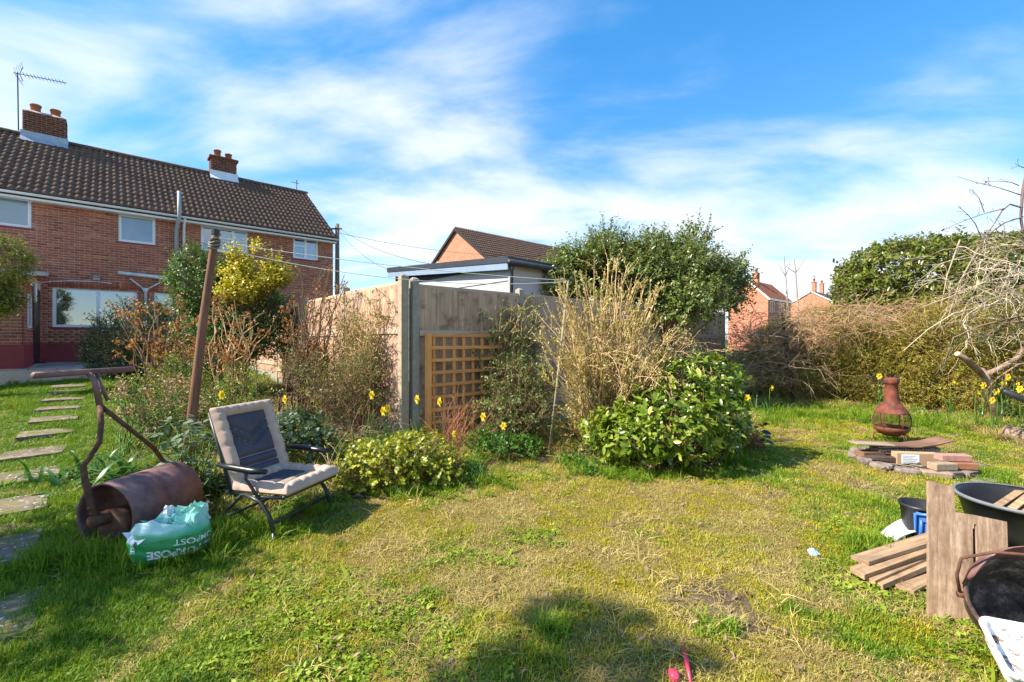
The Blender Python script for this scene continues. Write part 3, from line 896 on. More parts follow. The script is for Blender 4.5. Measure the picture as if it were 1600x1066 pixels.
chimney(house, -1.2, 1.05, .55, RZ - .5, RZ + .78, ((-.24, .13, .30), (.24, .13, .28)), M_lead, 0)
chimney(house, 4.05, .92, .5, RZ - .5, RZ + .66, ((-.2, .125, .30), (.2, .12, .24)), M_white, 1)
# aerials
am = MB().tube([(-1.83, RY - .1, RZ + .1), (-1.85, RY - .1, RZ + 2.05)], .018, 6)
am.tube([(-1.95, RY - .1, RZ + 2.0), (-0.65, RY - .5, RZ + 1.98)], .012, 5)
for k in range(12):
    q = (k + 3) / 15; p = np.array([-1.95 + 1.3 * q, RY - .1 - .4 * q, RZ + 2.0 - .02 * q])
    am.tube([p + np.array([-.03, -.09, .03]), p + np.array([.03, .09, -.03])], .009, 4)
for s_ in (-1, 1):
    am.tube([(-1.8, RY - .14, RZ + 2.0), (-1.72, RY - .2, RZ + 2.0 + .24 * s_)], .012, 4)
    for k in range(5):
        am.tube([(-1.90 + .04 * k, RY - .4, RZ + 2.0 + .06 * s_ * (k + 1)), (-1.90 + .04 * k, RY + .1, RZ + 2.0 + .06 * s_ * (k + 1))], .005, 4)
part('aerial', am, M_darkmetal, house, label='tall television aerial strapped to the left chimney')
part('aerial', MB().tube([(HX1 - .35, RY, RZ), (HX1 - .35, RY, RZ + .55)], .018, 5).tube([(HX1 - .6, RY, RZ + .42), (HX1 - .25, RY, RZ + .4)], .014, 4).tube([(HX1 - .35, RY - .1, RZ + .5), (HX1 - .35, RY + .1, RZ + .5)], .014, 4), M_darkmetal, house, label='small aerial at the right end of the ridge')
# pipes
xs_ = wall_hit(275, 400)[0]
part('soil_pipe', MB().tube([(xs_, WY - .12, 0), (xs_, WY - .12, EZ - .5), (xs_ + .02, WY - .30, EZ - .30), (xs_ + .05, WY - .42, EZ - .14), (xs_ + .05, WY - .42, EZ + 0.75)], .058, 10), M_greypipe, house, True)
part('downpipe', MB().tube([(xs_ + .21, WY - .07, 0), (xs_ + .21, WY - .07, EZ - .35), (xs_ + .21, -.05, EZ - .12)], .042, 10), M_white, house, True)
(xa, za), (xb, zb) = wall_hit(184, 426), wall_hit(273, 434)
za -= 0.02
part('waste_pipe', MB().tube([(xa, WY - .16, za), (xs_, WY - .16, za - .08)], .058, 10), M_whitedirty, house, True)
xh, zh = wall_hit(227, 452)
hp = MB().lathe([(.035, -2.2), (.035, -.12), (.05, -.1), (.11, .02), (.1, .02), (.03, -.05)], (xh, WY - .1, zh), 10)
hp.tube([(xh - .05, WY - .1, zh + .0), (xh - .38, WY - .12, zh + .30)], .025, 6); hp.tube([(xh + .05, WY - .1, zh), (xh + .38, WY - .12, zh + .24)], .025, 6)
part('hopper', hp, M_whitedirty, house, True)
part('lamp', MB().box((wall_hit(151, 435)[0], WY - .06, wall_hit(151, 436)[1]), (.16, .12, .1)).box((wall_hit(151, 435)[0], WY - .13, wall_hit(151, 436)[1] + .05), (.17, .14, .02)), M_greypipe, house)
cab = [(EXT_A, WY - .02, wall_hit(66, 442)[1])] + [(wall_hit(p_, q_)[0], WY - .02, wall_hit(p_, q_)[1]) for p_, q_ in ((80, 440), (110, 439), (150, 440), (175, 443))]
part('cable', MB().tube(cab, .012, 5), M_white, house)
# rear lobby (lean-to) with black door
EXY = -3.35                                            # its front, local y
ext_w0 = EXT_A - 2.6
em = MB()
eb1, _ = bricks(ext_w0, EXT_A - .02, PL, 2.1, [(EXT_A - 1.5, EXT_A - .75, .95, 1.75)])
em.bx(ext_w0, EXT_A - .02, EXY, EXY + .2, 0, 2.1)
dl = 0.0
yw0, yw1 = EXY + .62, EXY + 1.18                       # narrow window in the side wall
yd0, yd1 = EXY + 1.75, WY - .05
em.bx(EXT_A - .2, EXT_A, EXY + .2, yd0, 0, 2.1); em.bx(EXT_A - .2, EXT_A, yd0, yd1, 2.06, 2.3)
ew = part('lobby_wall', em, M_mortar, house)
link('bricks', brick_mesh('bricks', eb1, M_brick, (0, EXY, 0)), ew, 'stuff')
eb2, _ = bricks(EXY, yd0, PL, 2.1, [(yw0, yw1, .95, 1.75)])
link('bricks', brick_mesh('bricks', eb2, M_brick, (EXT_A, 0, 0), (0, 1, 0), (-1, 0, 0)), ew, 'stuff')
part('plinth_render', MB().bx(ext_w0, EXT_A + .012, EXY - .012, EXY - .002, 0, PL).bx(EXT_A + .002, EXT_A + .012, EXY - .002, yd0, 0, PL), M_plinth, ew)
wn_ = MB()
for q0, q1, r0, r1 in ((yw0, yw1, .95, 1.0), (yw0, yw1, 1.72, 1.77), (yw0, yw0 + .06, 1.0, 1.72), (yw1 - .06, yw1, 1.0, 1.72)): wn_.bx(EXT_A + .004, EXT_A + .03, q0, q1, r0, r1)
so = part('window', wn_, M_white, house, label='narrow window in the side of the lobby')
part('pane', MB().bx(EXT_A + .008, EXT_A + .016, yw0 + .05, yw1 - .05, .99, 1.73), M_glasspale, so)
window(house, EXT_A - 1.5, EXT_A - .75, .95, 1.75, EXY - .005, glass=M_glasspale, name='window')
dr = part('door', MB().bx(EXT_A - .06, EXT_A - .012, yd0, yd1, 0, 2.05).bx(EXT_A - .0119, EXT_A + .006, yd0 + .25, yd1 - .25, .2, .9).bx(EXT_A - .0119, EXT_A + .006, yd0 + .25, yd1 - .25, 1.05, 1.85), M_blackpaint, house)
part('handle', MB().tube([(EXT_A - .02, yd0 + .1, 1.0), (EXT_A + .04, yd0 + .1, 1.0), (EXT_A + .04, yd0 + .22, 1.0)], .01, 6), M_darkmetal, dr)
lr = MB().add([(ext_w0 - .2, EXY - .2, 2.14), (EXT_A + .16, EXY - .2, 2.14), (EXT_A + .16, WY - .03, 2.52), (ext_w0 - .2, WY - .03, 2.52), (ext_w0 - .2, EXY - .2, 2.24), (EXT_A + .16, EXY - .2, 2.24), (EXT_A + .16, WY - .03, 2.62), (ext_w0 - .2, WY - .03, 2.62)],
              [(0, 3, 2, 1), (4, 5, 6, 7), (0, 1, 5, 4), (1, 2, 6, 5), (2, 3, 7, 6), (3, 0, 4, 7)])
part('lobby_roof', lr, M_whitedirty, house)
part('drainpipe', MB().tube([(EXT_A + .06, EXY + 1.6, 2.1), (EXT_A + .06, EXY + 1.6, 1.62)], .03, 8), M_white, house, True)
# patio of small flagstones in front of the house
patio = part('patio', MB().bx(-4.6, 7.3, -3.9, WY, -0.5, -0.03), M_mortar)
patio.location = HP; patio.rotation_euler = (0, 0, UANG); props(patio, kind='structure')
M_flag = plain('patio_flagstone', srgb(168, 148, 140), 0.9, 0, 0.25, 5, 0.3)
fm = [mesh_from('flagstone', *(lambda m: (m.v, m.f))(MB().bx(0, .435, 0, .285, 0, .035)), M_flag)]
for r in range(13):
    for k in range(24):
        x = -4.5 + k * .45 + (r % 2) * .2
        if x > EXT_A - .1 or r * .3 - 3.85 < EXY - .35:
            link('flagstone', fm[0], patio, None, Matrix.Translation((x, -3.85 + r * .3, -.03 + random.uniform(-.006, .006))))

# ------------------------------------------------------------------ stepping slabs of the path
t = NT('concrete_slab')
vw = t.coord('World')
c = t.ramp(t.noise(vw, 5, 5, 0.65), [(0.3, srgb(92, 80, 70)), (0.7, srgb(146, 128, 112))])
c = t.mix(t.ramp(t.noise(vw, 34, 2, 0.4), [(0.64, (0, 0, 0)), (0.69, (1, 1, 1))]), c, srgb(205, 200, 190))
c = t.mix(t.ramp(t.noise(vw, 3.2, 5, 0.7), [(0.50, (0, 0, 0)), (0.60, (0.9, 0.9, 0.9))]), c, srgb(104, 108, 44))
t.bump(t.noise(vw, 40, 4, 0.7), 0.5, 0.008)
M_slab = t.done(c, 0.92, 0, 0.15)
SLABS = []
_sp = [(-62, 985), (-32, 872), (2, 797), (37, 746), (53, 709), (72, 678), (86, 655), (94, 638), (100, 625), (105, 613), (109, 604)]
for k, (a, b) in enumerate(_sp):
    g = G(a, b); R = random.Random(k)
    m = MB(); hw, hl = .27, .27
    poly = [(-hw, -hl), (hw * .93, -hl * 1.0), (hw, -hl * .9), (hw, hl), (-hw * .95, hl), (-hw, hl * .85)]
    poly = [(x + R.uniform(-.012, .012), y + R.uniform(-.012, .012)) for x, y in poly]
    m.prism(poly, -0.06, 0.020 + 0.004 * (k % 3))
    s = part('path_slab', m, M_slab, None, bevel=.008)
    s.location = g; s.rotation_euler = (R.uniform(-.02, .02), R.uniform(-.02, .02), UANG + R.uniform(-.06, .06))
    SLABS.append((g[0], g[1]))
    word = ['partly cut off at the left edge, nearest the camera', 'beside the roller drum, speckled with pale lichen', 'third from the camera', 'fourth from the camera', 'fifth from the camera', 'sixth from the camera',
            'seventh from the camera', 'eighth from the camera', 'ninth from the camera', 'tenth from the camera', 'nearest to the house'][k]
    props(s, 'weathered concrete stepping slab in the grass path, ' + word, 'paving slab', 'stepping slabs of the path')

# ------------------------------------------------------------------ houses and outbuilding beyond the fence
t = NT('far_brickwork')
br = t.node('ShaderNodeTexBrick'); br.inputs['Scale'].default_value = 1.0
br.inputs['Brick Width'].default_value = .225; br.inputs['Row Height'].default_value = .075; br.inputs['Mortar Size'].default_value = .006
br.inputs['Color1'].default_value = srgb(184, 112, 86); br.inputs['Color2'].default_value = srgb(204, 136, 108); br.inputs['Mortar'].default_value = srgb(196, 160, 136)
cx = t.node('ShaderNodeTexCoord'); sp = t.node('ShaderNodeSeparateXYZ'); t.l.new(cx.outputs['Object'], sp.inputs[0])
cb = t.node('ShaderNodeCombineXYZ'); t.l.new(t.math('ADD', sp.outputs[0], sp.outputs[1]), cb.inputs[0]); t.l.new(sp.outputs[2], cb.inputs[1])
t.l.new(cb.outputs[0], br.inputs['Vector'])
M_farbrick = t.done(t.mix(t.math('MULTIPLY', t.noise(cx.outputs['Object'], 1.5, 4), .4), br.outputs['Color'], srgb(168, 98, 74)), 0.9, 0, 0.2)
def rooftile_far(name, a, b):
    t = NT(name); v = t.node('ShaderNodeTexCoord').outputs['Object']
    c = t.ramp(t.noise(v, 6, 5, .7), [(.3, a), (.7, b)])
    wv = t.node('ShaderNodeTexWave'); wv.wave_type = 'BANDS'; wv.bands_direction = 'Z'; wv.wave_profile = 'SAW'; wv.inputs['Scale'].default_value = 1.6
    t.l.new(v, wv.inputs['Vector']); t.bump(wv.outputs['Fac'], 0.8, .05)
    return t.done(c, .9, 0, .2)
M_redroof = rooftile_far('red_plain_tile', srgb(150, 84, 60), srgb(196, 116, 84))
M_slate = rooftile_far('dark_slate', srgb(70, 66, 70), srgb(112, 104, 104))
def far_house(label, P, zr, w, rise, L, zb, roofm, tiles=False, wins=(), chim=(), dish=None, name='far_house'):
    o = thing(name, label, 'house', (P[0], P[1], zb), UANG)
    H = zr - zb; e = H - rise
    m = MB().add([(0, -w, 0), (0, w, 0), (0, w, e), (0, 0, H - .06), (0, -w, e), (L, -w, 0), (L, w, 0), (L, w, e), (L, 0, H - .06), (L, -w, e)],
                 [(0, 4, 3, 2, 1), (5, 6, 7, 8, 9), (0, 5, 9, 4), (1, 2, 7, 6)])
    part('wall', m, M_farbrick, o)
    s = rise / w; ov = .22; th = .10; r = MB()
    for sg in (-1, 1):
        y0 = sg * (w + ov); z0 = e - ov * s
        r.add([(-.12, y0, z0), (L + .12, y0, z0), (L + .12, 0, H), (-.12, 0, H), (-.12, y0, z0 + th), (L + .12, y0, z0 + th), (L + .12, 0, H + th), (-.12, 0, H + th)],
              [(0, 1, 2, 3), (4, 7, 6, 5), (0, 4, 5, 1), (0, 3, 7, 4), (1, 5, 6, 2)])
    rf = part('roof', r, M_roofdark if tiles else roofm, o)
    if tiles: roof_tiles(rf, -.12, L + .12, -(w + ov), e - ov * s + th, 0, H + th, 0, (0, 0, 0))
    part('fascia', MB().bx(-.1, L + .1, -(w + ov) - .02, -(w + ov) - .002, e - ov * s - .08, e - ov * s + .1), M_white, o)
    bm = MB()
    for sg in (-1, 1): bm.beam((-.14, sg * (w + ov), e - ov * s - .03), (-.14, 0, H - .03), .03, .16)
    part('bargeboard', bm, M_white if not tiles else M_roofdark, o)
    for x0, x1, z0, z1 in wins: window(o, x0, x1, e - z1, e - z0, -w - .01, ((x0 + x1) / 2,), (), M_glasspale)
    for cx_, hh in chim:
        cw = .62
        c_ = part('chimney', MB().box((cx_, 0, H + hh / 2 - .2), (cw, .5, hh + .4)).box((cx_, 0, H + hh + .03), (cw + .12, .62, .08)), M_farbrick, o)
        part('pot', MB().lathe([(.14, 0), (.13, .38), (.16, .38), (.16, .48), (.1, .48)], (cx_, 0, H + hh + .07), 12), M_pot, c_, True)
    if dish:
        d = part('dish', MB().lathe([(.0, .06), (.2, .09), (.32, .17), (.33, .17), (.2, .07), (0, .03)], (0, 0, 0), 16).xform(Matrix.Translation(dish) @ Matrix.Rotation(math.radians(-70), 4, 'Y')), M_greypipe, o, True)
        part('arm', MB().tube([dish, (dish[0] - .4, dish[1], dish[2] - .05)], .02, 5), M_darkmetal, d)
    return o
far_house('brick gable house with brown tiled roof behind the grey outbuilding', A(713, 358, 28)[:2], A(713, 358, 28)[2], 3.9, 2.72, 14, .4, None, True, dish=(-.12, 1.9, 5.75))
far_house('orange brick house with red roof and white windows beyond the evergreen bush', A(1168, 438, 50)[:2], A(1168, 438, 50)[2], 2.1, 2.05, 7.5, .2, M_redroof, False, ((.6, 1.9, .35, 1.6), (3.4, 4.9, .35, 1.6)), ((2.6, .95),))
hb = far_house('brick gable house with dark slate roof and two chimneys, farthest away', A(1267, 455, 65)[:2], A(1267, 455, 65)[2], 3.0, 1.85, 9, .2, M_slate, False, (), ((1.6, 1.4), (5.6, 1.5)))
part('aerial', MB().tube([(1.6, 0, 8.2), (1.6, 0, 10.6)], .04, 4).tube([(1.1, 0, 10.5), (3.0, 0, 10.6)], .035, 4), M_darkmetal, hb)

# grey clad outbuilding behind the right-hand fence
OP = np.array([A(797, 420, 9.0)[0], 9.0, 0.2])
outb = thing('outbuilding', 'pale grey clad flat roofed outbuilding behind the corner of the fence', 'outbuilding', OP, UANG)
t = NT('grey_cladding')
c = t.ramp(t.objrand(), [(0, (0.40, 0.40, 0.40)), (1, (0.47, 0.47, 0.465))])
M_clad = t.done(t.mix(t.math('MULTIPLY', t.noise(t.coord('World', (1, 1, 6)), 4, 4), .2), c, (0.36, 0.36, 0.36, 1)), .5, 0, .3)
M_trimblue = plain('blue_grey_trim', srgb(128, 148, 168), .5, 0, .08, 5, 0)
M_trimdark = plain('dark_roof_trim', (0.035, 0.04, 0.05, 1), .45, 0, .2, 5, 0)
OL, OX = 4.9, 4.0
def otop(y): return 2.88 + .36 * y / OL
part('wall', MB().add([(0.03, 0.03, 0), (0.03, OL, 0), (0.03, OL, otop(OL) - .1), (0.03, 0.03, otop(0) - .1), (OX, 0.03, 0), (OX, OL, 0), (OX, OL, otop(OL) - .1), (OX, .03, otop(0) - .1)],
                      [(0, 3, 2, 1), (4, 5, 6, 7), (0, 4, 7, 3), (1, 2, 6, 5)]), M_trimdark, outb)
cl1 = mesh_from('cladding_board', *(lambda m: (m.v, m.f))(MB().add([(0, 0, 0), (0, OL, 0), (.022, OL, .30), (.022, 0, .30), (.03, 0, 0), (.03, OL, 0), (.03, OL, .3), (.03, 0, .3)], [(0, 3, 2, 1), (0, 1, 5, 4), (0, 4, 7, 3), (1, 2, 6, 5)])), M_clad)
cl2 = mesh_from('cladding_board', *(lambda m: (m.v, m.f))(MB().add([(0.03, 0, 0), (OX, 0, 0), (OX, .022, .30), (0.03, .022, .30), (0.03, .03, 0), (OX, .03, 0)], [(0, 1, 2, 3), (0, 4, 5, 1)])), M_clad)
for k in range(9):
    link('cladding_board', cl1, outb, None, Matrix.Translation((-.004, 0, .1 + k * .292)))
    link('cladding_board', cl2, outb, None, Matrix.Translation((0, -.004, .1 + k * .292)))
part('corner_trim', MB().box((-.012, -.012, 1.36), (.05, .05, 2.7)), M_clad, outb)
rf = MB()
def slab(m, y0, y1, x0, x1, dz0, dz1):
    m.add([(x0, y0, otop(y0) + dz0), (x1, y0, otop(y0) + dz0), (x1, y1, otop(y1) + dz0), (x0, y1, otop(y1) + dz0), (x0, y0, otop(y0) + dz1), (x1, y0, otop(y0) + dz1), (x1, y1, otop(y1) + dz1), (x0, y1, otop(y1) + dz1)],
          [(0, 3, 2, 1), (4, 5, 6, 7), (0, 1, 5, 4), (1, 2, 6, 5), (2, 3, 7, 6), (3, 0, 4, 7)])
    return m
orf = part('roof', slab(MB(), -.12, OL + .1, -.14, OX + .1, -.12, .0), M_trimdark, outb)
part('edge_trim', slab(MB(), -.13, OL + .12, -.17, -.145, -.115, .01), M_trimdark, orf)
part('fascia', slab(MB(), -.10, OL + .1, -.155, -.125, -.25, -.122), M_trimblue, outb)
part('gutter', MB().tube([(-.2, -.18, otop(0) - .12), (OX, -.18, otop(0) - .16)], .06, 8), M_trimdark, outb, True)
part('downpipe', MB().tube([(-.06, -.16, otop(0) - .12), (-.05, -.1, otop(0) - .3), (-.05, -.07, .3)], .035, 8), M_trimdark, outb, True)

# telegraph pole and overhead wires
M_pole = woodmat('creosoted_pole', srgb(96, 84, 68), srgb(150, 132, 106), objvar=False)
TP = np.array([A(527, 400, 20.5)[0], 20.5, .8])
tp = thing('telegraph_pole', 'slim wooden telegraph pole standing at the right end of the brick house', 'telegraph pole', TP)
ztop = A(527, 350, 20.5)[2] - .8
part('pole', MB().tube([(0, 0, 0), (0, 0, ztop)], [.12, .085], 10), M_pole, tp, True)
part('bracket', MB().box((.0, -.1, ztop - .25), (.5, .06, .06)), M_darkmetal, tp)
M_wire = plain('black_wire', (0.02, 0.02, 0.022, 1), .5, 0, .1, 4, 0)
M_line = plain('washing_line_cord', (0.45, 0.46, 0.44, 1), .6, 0, .1, 4, 0)
def sag(p, q, s, n=14):
    p, q = np.array(p, float), np.array(q, float); u_ = np.linspace(0, 1, n)[:, None]
    return p * (1 - u_) + q * u_ - np.array([0, 0, 1.0]) * (4 * s * u_ * (1 - u_))
for k, (a, b, c_) in enumerate(((720, 418, 12.8), (640, 432, 13.0), (860, 400, 26))):
    w_ = part('overhead_wire', MB().tube(sag(TP + np.array([.1, -.1, ztop - .2 - .12 * k]), A(a, b, c_), .35), .008, 4), M_wire)
    props(w_, 'thin dark overhead wire running from the telegraph pole ' + ['above the outbuilding roof', 'towards the outbuilding eaves, lowest of three', 'to the brick gable house'][k], 'wire', 'overhead wires')
# ------------------------------------------------------------------ fences
M_fence = woodmat('weathered_fence_board', srgb(142, 110, 90), srgb(220, 184, 154), dirt=srgb(120, 92, 74))
M_rail = woodmat('fence_rail', srgb(162, 134, 112), srgb(212, 184, 158), axis=0)
M_conc = plain('concrete_post', srgb(158, 148, 134), .9, 0, .18, 14, .4)
M_ctan = plain('concrete_post_tan', srgb(166, 150, 126), .9, 0, .2, 14, .4)
def fence(label, O, ang, n, side, zt, posts, pm, base=None):
    """closeboard panels between slotted concrete posts; side=-1: camera side is local -y"""
    o = thing('closeboard_fence', label, 'fence', (O[0], O[1], 0), ang)
    bw = .122
    bm = [mesh_from('board', *(lambda m: (m.v, m.f))(MB().add(
        [(0, 0, 0), (bw + .018, 0, 0), (bw + .018, 0, 1), (0, 0, 1), (0, side * .008, 0), (bw + .018, side * .030, 0), (bw + .018, side * .030, 1), (0, side * .008, 1)],
        [(0, 1, 2, 3), (4, 7, 6, 5), (0, 4, 5, 1), (2, 6, 7, 3), (1, 5, 6, 2), (0, 3, 7, 4)])), M_fence)]
    ca, sa = math.cos(ang), math.sin(ang)
    for i in range(n):
        x0 = i * 1.93 + .055; x1 = x0 + 1.82
        xm = (x0 + x1) / 2; gz = T(O[0] + ca * xm, O[1] + sa * xm) if base is None else base
        zt_i = zt[min(i, len(zt) - 1)]
        zb = gz + .18
        k = 0; x = x0
        while x < x1 - .02:
            j = random.uniform(-.004, .004)
            link('board', bm[0], o, None, Matrix(((1, 0, 0, x), (0, 1, 0, side * (.012 + abs(j))), (0, 0, zt_i - .05 - zb, zb), (0, 0, 0, 1)))); x += bw
        r = part('rail', MB().bx(x0, x1, -.03 if side < 0 else -.03, .03, zt_i - .05, zt_i), M_rail, o, bevel=.004)
        part('rail', MB().bx(x0, x1, side * .036 - .02, side * .036 + .02, zt_i - .70, zt_i - .62), M_rail, o, bevel=.004)
        part('rail', MB().bx(x0, x1, side * .036 - .02, side * .036 + .02, zb + .15, zb + .23), M_rail, o, bevel=.004)
        part('gravel_board', MB().bx(x0, x1, -.025, .025, gz - .15, zb), M_conc, o)
    for i in range(posts):
        x = i * 1.93; gz = T(O[0] + ca * x, O[1] + sa * x); zt_i = zt[min(max(i - 1, 0) if i else 0, len(zt) - 1)] + .06
        m = MB().bx(x - .05, x + .05, -.055, .055, gz - .3, zt_i)
        m.add([(x - .05, -.055, zt_i), (x + .05, -.055, zt_i), (x + .05, .055, zt_i), (x - .05, .055, zt_i), (x - .02, 0, zt_i + .03), (x + .02, 0, zt_i + .03)], [(0, 1, 5, 4), (1, 2, 5), (2, 3, 4, 5), (3, 0, 4)])
        part('post', m, pm, o, bevel=.006)
    return o
RF0 = FC + U * .16
fence('closeboard timber fence in shade with concrete posts, running right behind the trellis', RF0, UANG, 5, -1, [2.19], 6, M_conc)
fence('sunlit closeboard timber fence running back from the corner towards the brick house', FC, UANG + math.pi / 2, 5, 1, [2.22, 2.20, 2.16], 6, M_ctan)
# far fence end seen right of the evergreen bush
EF = A(1147, 487, 11.7)
# trellis
M_trel = woodmat('trellis_batten', srgb(212, 130, 68), srgb(246, 180, 108), axis=2)
M_trelh = woodmat('trellis_batten_h', srgb(212, 130, 68), srgb(246, 180, 108), axis=0)
TR = RF0 + U * .12 - V * .16
trl = thing('trellis', 'square orange brown timber trellis standing against the fence by the corner post', 'trellis', (TR[0], TR[1], 0), UANG)
zt0 = 1.52; zb0 = .16
part('post', MB().bx(-.035, .035, -.035, .035, zb0 - .3, zt0 + .01), M_trel, trl, bevel=.004)
nv = 11
for k in range(nv):
    x = .035 + .165 * (k + .35)
    part('vertical_batten', MB().bx(x - .022, x + .022, .006, .026, zb0 - .02, zt0 - .005), M_trel, trl, bevel=.002)
for k in range(8):
    z = zt0 - .02 - k * .167
    part('horizontal_batten', MB().bx(.036, 1.86, -.016, .005, z - .023, z + .023), M_trelh, trl, bevel=.002)

# ------------------------------------------------------------------ leaning poles and washing lines
M_oldpole = woodmat('old_brown_pole', srgb(92, 60, 46), srgb(150, 106, 84), objvar=False)
P1b = G(286, 742); P1t = A(337, 366, P1b[1] + .15)
pol = thing('washing_line_pole', 'thick brown wooden washing line pole leaning right, rope wound round its top', 'pole', P1b)
dlt = P1t - P1b
part('shaft', MB().tube([(0, 0, -.1), dlt * .3 + np.array([.01, 0, 0]), dlt * .62 + np.array([-.008, 0, 0]), dlt * .97, dlt], [.047, .046, .041, .036, .037], 12), M_oldpole, pol, True)
rp = MB()
M_rope = plain('grey_rope', srgb(142, 132, 118), .8, 0, .2, 30, .2)
for k in range(4):
    q = dlt * (.94 + .012 * k); rp.tube([q + np.array([math.cos(a) * .047, math.sin(a) * .047, .012 * math.sin(a * 2 + k)]) for a in np.linspace(0, 2 * math.pi, 13)], .009, 5, False)
rp.tube([dlt * .95, dlt * .95 + np.array([-.12, -.02, .03])], .007, 5).tube([dlt * .955, dlt * .955 + np.array([.13, -.03, -.02])], .007, 5).tube([dlt * .97, dlt * .97 + np.array([.1, -.05, .06])], .006, 5)
part('rope', rp, M_rope, pol)
part('cap', MB().tube([dlt * .995, dlt * 1.0 + np.array([0.002, 0, .05])], [.042, .04], 10), M_darkmetal, pol)
M_grpole = woodmat('grey_thin_pole', srgb(128, 116, 96), srgb(172, 156, 132), objvar=False)
P2b = G(857, 705); P2t = A(888, 438, P2b[1] + .05)
po2 = thing('washing_line_post', 'thin pale washing line post leaning beside the bushy twiggy shrub', 'pole', P2b)
d2 = P2t - P2b
part('shaft', MB().tube([(0, 0, -.1), d2 * .4 + np.array([.01, 0, 0]), d2], [.016, .015, .013], 8), M_grpole, po2, True)
part('pulley', MB().tube([d2 + np.array([-.03, 0, .0]), d2 + np.array([.05, 0, .01])], .012, 6), M_darkmetal, po2)
for k, (o1, o2, sg) in enumerate((((0, 0, -.08), (0, 0, -.005), .05), ((0, .02, -.14), (0, .01, -.015), .16))):
    props(part('washing_line', MB().tube(sag(P1t + np.array(o1), P2t + np.array(o2), sg, 24), .004, 4), M_line),
          'pale washing line strung between the two leaning poles, ' + ('upper strand' if k == 0 else 'lower slacker strand'), 'washing line', 'washing lines')
# thin dark post in front of the hedge
P3b = G(1240, 628); P3t = A(1222, 487, P3b[1])
po3 = thing('stake', 'thin dark brown stake leaning left in front of the right hand hedge', 'stake', P3b)
d3 = P3t - P3b
M_stake = woodmat('dark_stake', srgb(58, 46, 40), srgb(96, 78, 66), objvar=False)
part('shaft', MB().tube([(0, 0, -.1), d3 * .5 + np.array([.02, 0, 0]), d3], [.045, .042, .034], 8), M_stake, po3, True)
part('nail', MB().tube([d3 * .95, d3 * .95 + np.array([0, -.07, .01])], .006, 5), M_darkmetal, po3)

# ------------------------------------------------------------------ garden roller
t = NT('rusty_iron')
v = t.coord('Object')
c = t.ramp(t.noise(v, 6, 6, .7), [(.25, srgb(84, 56, 52)), (.5, srgb(128, 92, 88)), (.75, srgb(156, 118, 112))])
t.bump(t.noise(v, 70, 4, .7), .25, .003)
M_roller = t.done(c, .55, .15, .4)
t = NT('dark_rust')
v = t.coord('Object')
c = t.ramp(t.noise(v, 12, 6, .7), [(.3, srgb(62, 42, 34)), (.6, srgb(112, 78, 60)), (.8, srgb(150, 108, 80))])
t.bump(t.noise(v, 60, 4, .7), .5, .004)
M_drust = t.done(c, .8, .2, .3)
ra = unit(np.array([.158, .987, 0])); rb_ = np.array([ra[1], -ra[0], 0])
RC = np.array([-2.80, 3.08, T(-2.8, 3.3) + .225])
rr = .235; RL = .56
rol = thing('garden_roller', 'old rusty iron garden roller with T-shaped push handle beside the path', 'garden roller', (RC[0], RC[1], RC[2] - .225))
mrot = Matrix(((rb_[0], 0, ra[0], 0), (rb_[1], 0, ra[1], 0), (0, -1, 0, .225), (0, 0, 0, 1))); mrot[0][1] = 0; mrot[1][1] = 0; mrot[2][1] = 1
part('drum', MB().lathe([(rr - .014, RL), (rr, RL), (rr, RL * .5 + .004), (rr - .003, RL * .5), (rr, RL * .5 - .004), (rr, 0), (rr - .014, 0), (rr - .016, .02), (rr - .016, .2), (rr - .016, RL)], (0, 0, 0), 64).xform(mrot), M_roller, rol, True)
web = MB().lathe([(rr - .015, .14), (.03, .14), (.03, .17), (rr - .015, .17)], (0, 0, 0), 40).xform(mrot)
part('end_plate', web, M_drust, rol)
wb2 = MB().lathe([(rr - .015, RL - .14), (.03, RL - .14)], (0, 0, 0), 40).xform(mrot)
part('end_plate', wb2, M_drust, rol)
part('counterweight', MB().lathe([(.0, .015), (.11, .015), (.125, .03), (.125, .10), (.10, .12)], (.0, .0, 0), 28).xform(mrot @ Matrix.Translation((.035, -.075, 0))), M_drust, rol, True)
part('axle', MB().tube([(0, 0, -.08), (0, 0, RL + .06)], .022, 12).lathe([(.0, -.085), (.042, -.085), (.046, -.03), (.046, .03)], (0, 0, 0), 16).xform(mrot), M_drust, rol, True)
def rl(p): return np.array(p) - np.array([RC[0], RC[1], RC[2] - .225])
B0, B1 = np.array([-3.1, 2.9, 1.214]), np.array([-3.0, 3.54, 1.214]); BM = (B0 + B1) / 2 + np.array([-.005, .0, 0])
J = A(156, 634, 3.22)
part('handle_bar', MB().tube([rl(B0), rl(B1)], .021, 12), M_roller, rol, True)
part('stem', MB().tube([rl(BM), rl(BM * .75 + J * .25 + np.array([.03, 0, 0])), rl(J)], [.02, .018, .02], 8).tube([rl(BM + np.array([0, .06, 0])), rl(J + np.array([.01, .05, .03]))], .012, 6), M_roller, rol, True)
hub0 = np.array([RC[0], RC[1], RC[2]]) - ra * .05; hub1 = np.array([RC[0], RC[1], RC[2]]) + ra * (RL + .04)
part('fork', MB().tube([rl(J), rl(A(158, 662, 3.12)), rl(A(155, 692, 3.05)), rl(A(141, 714, 3.02)), rl(A(130, 728, 3.0)), rl(A(133, 752, 3.0)), rl(A(141, 782, 3.0)), rl(hub0)], [.018, .017, .016, .016, .018, .019, .02, .024], 8), M_drust, rol, True)
part('fork', MB().tube([rl(J), rl(A(200, 668, 3.4)), rl(A(240, 700, 3.62)), rl(A(253, 718, 3.78)), rl(hub1)], [.018, .016, .016, .017, .02], 8), M_drust, rol, True)
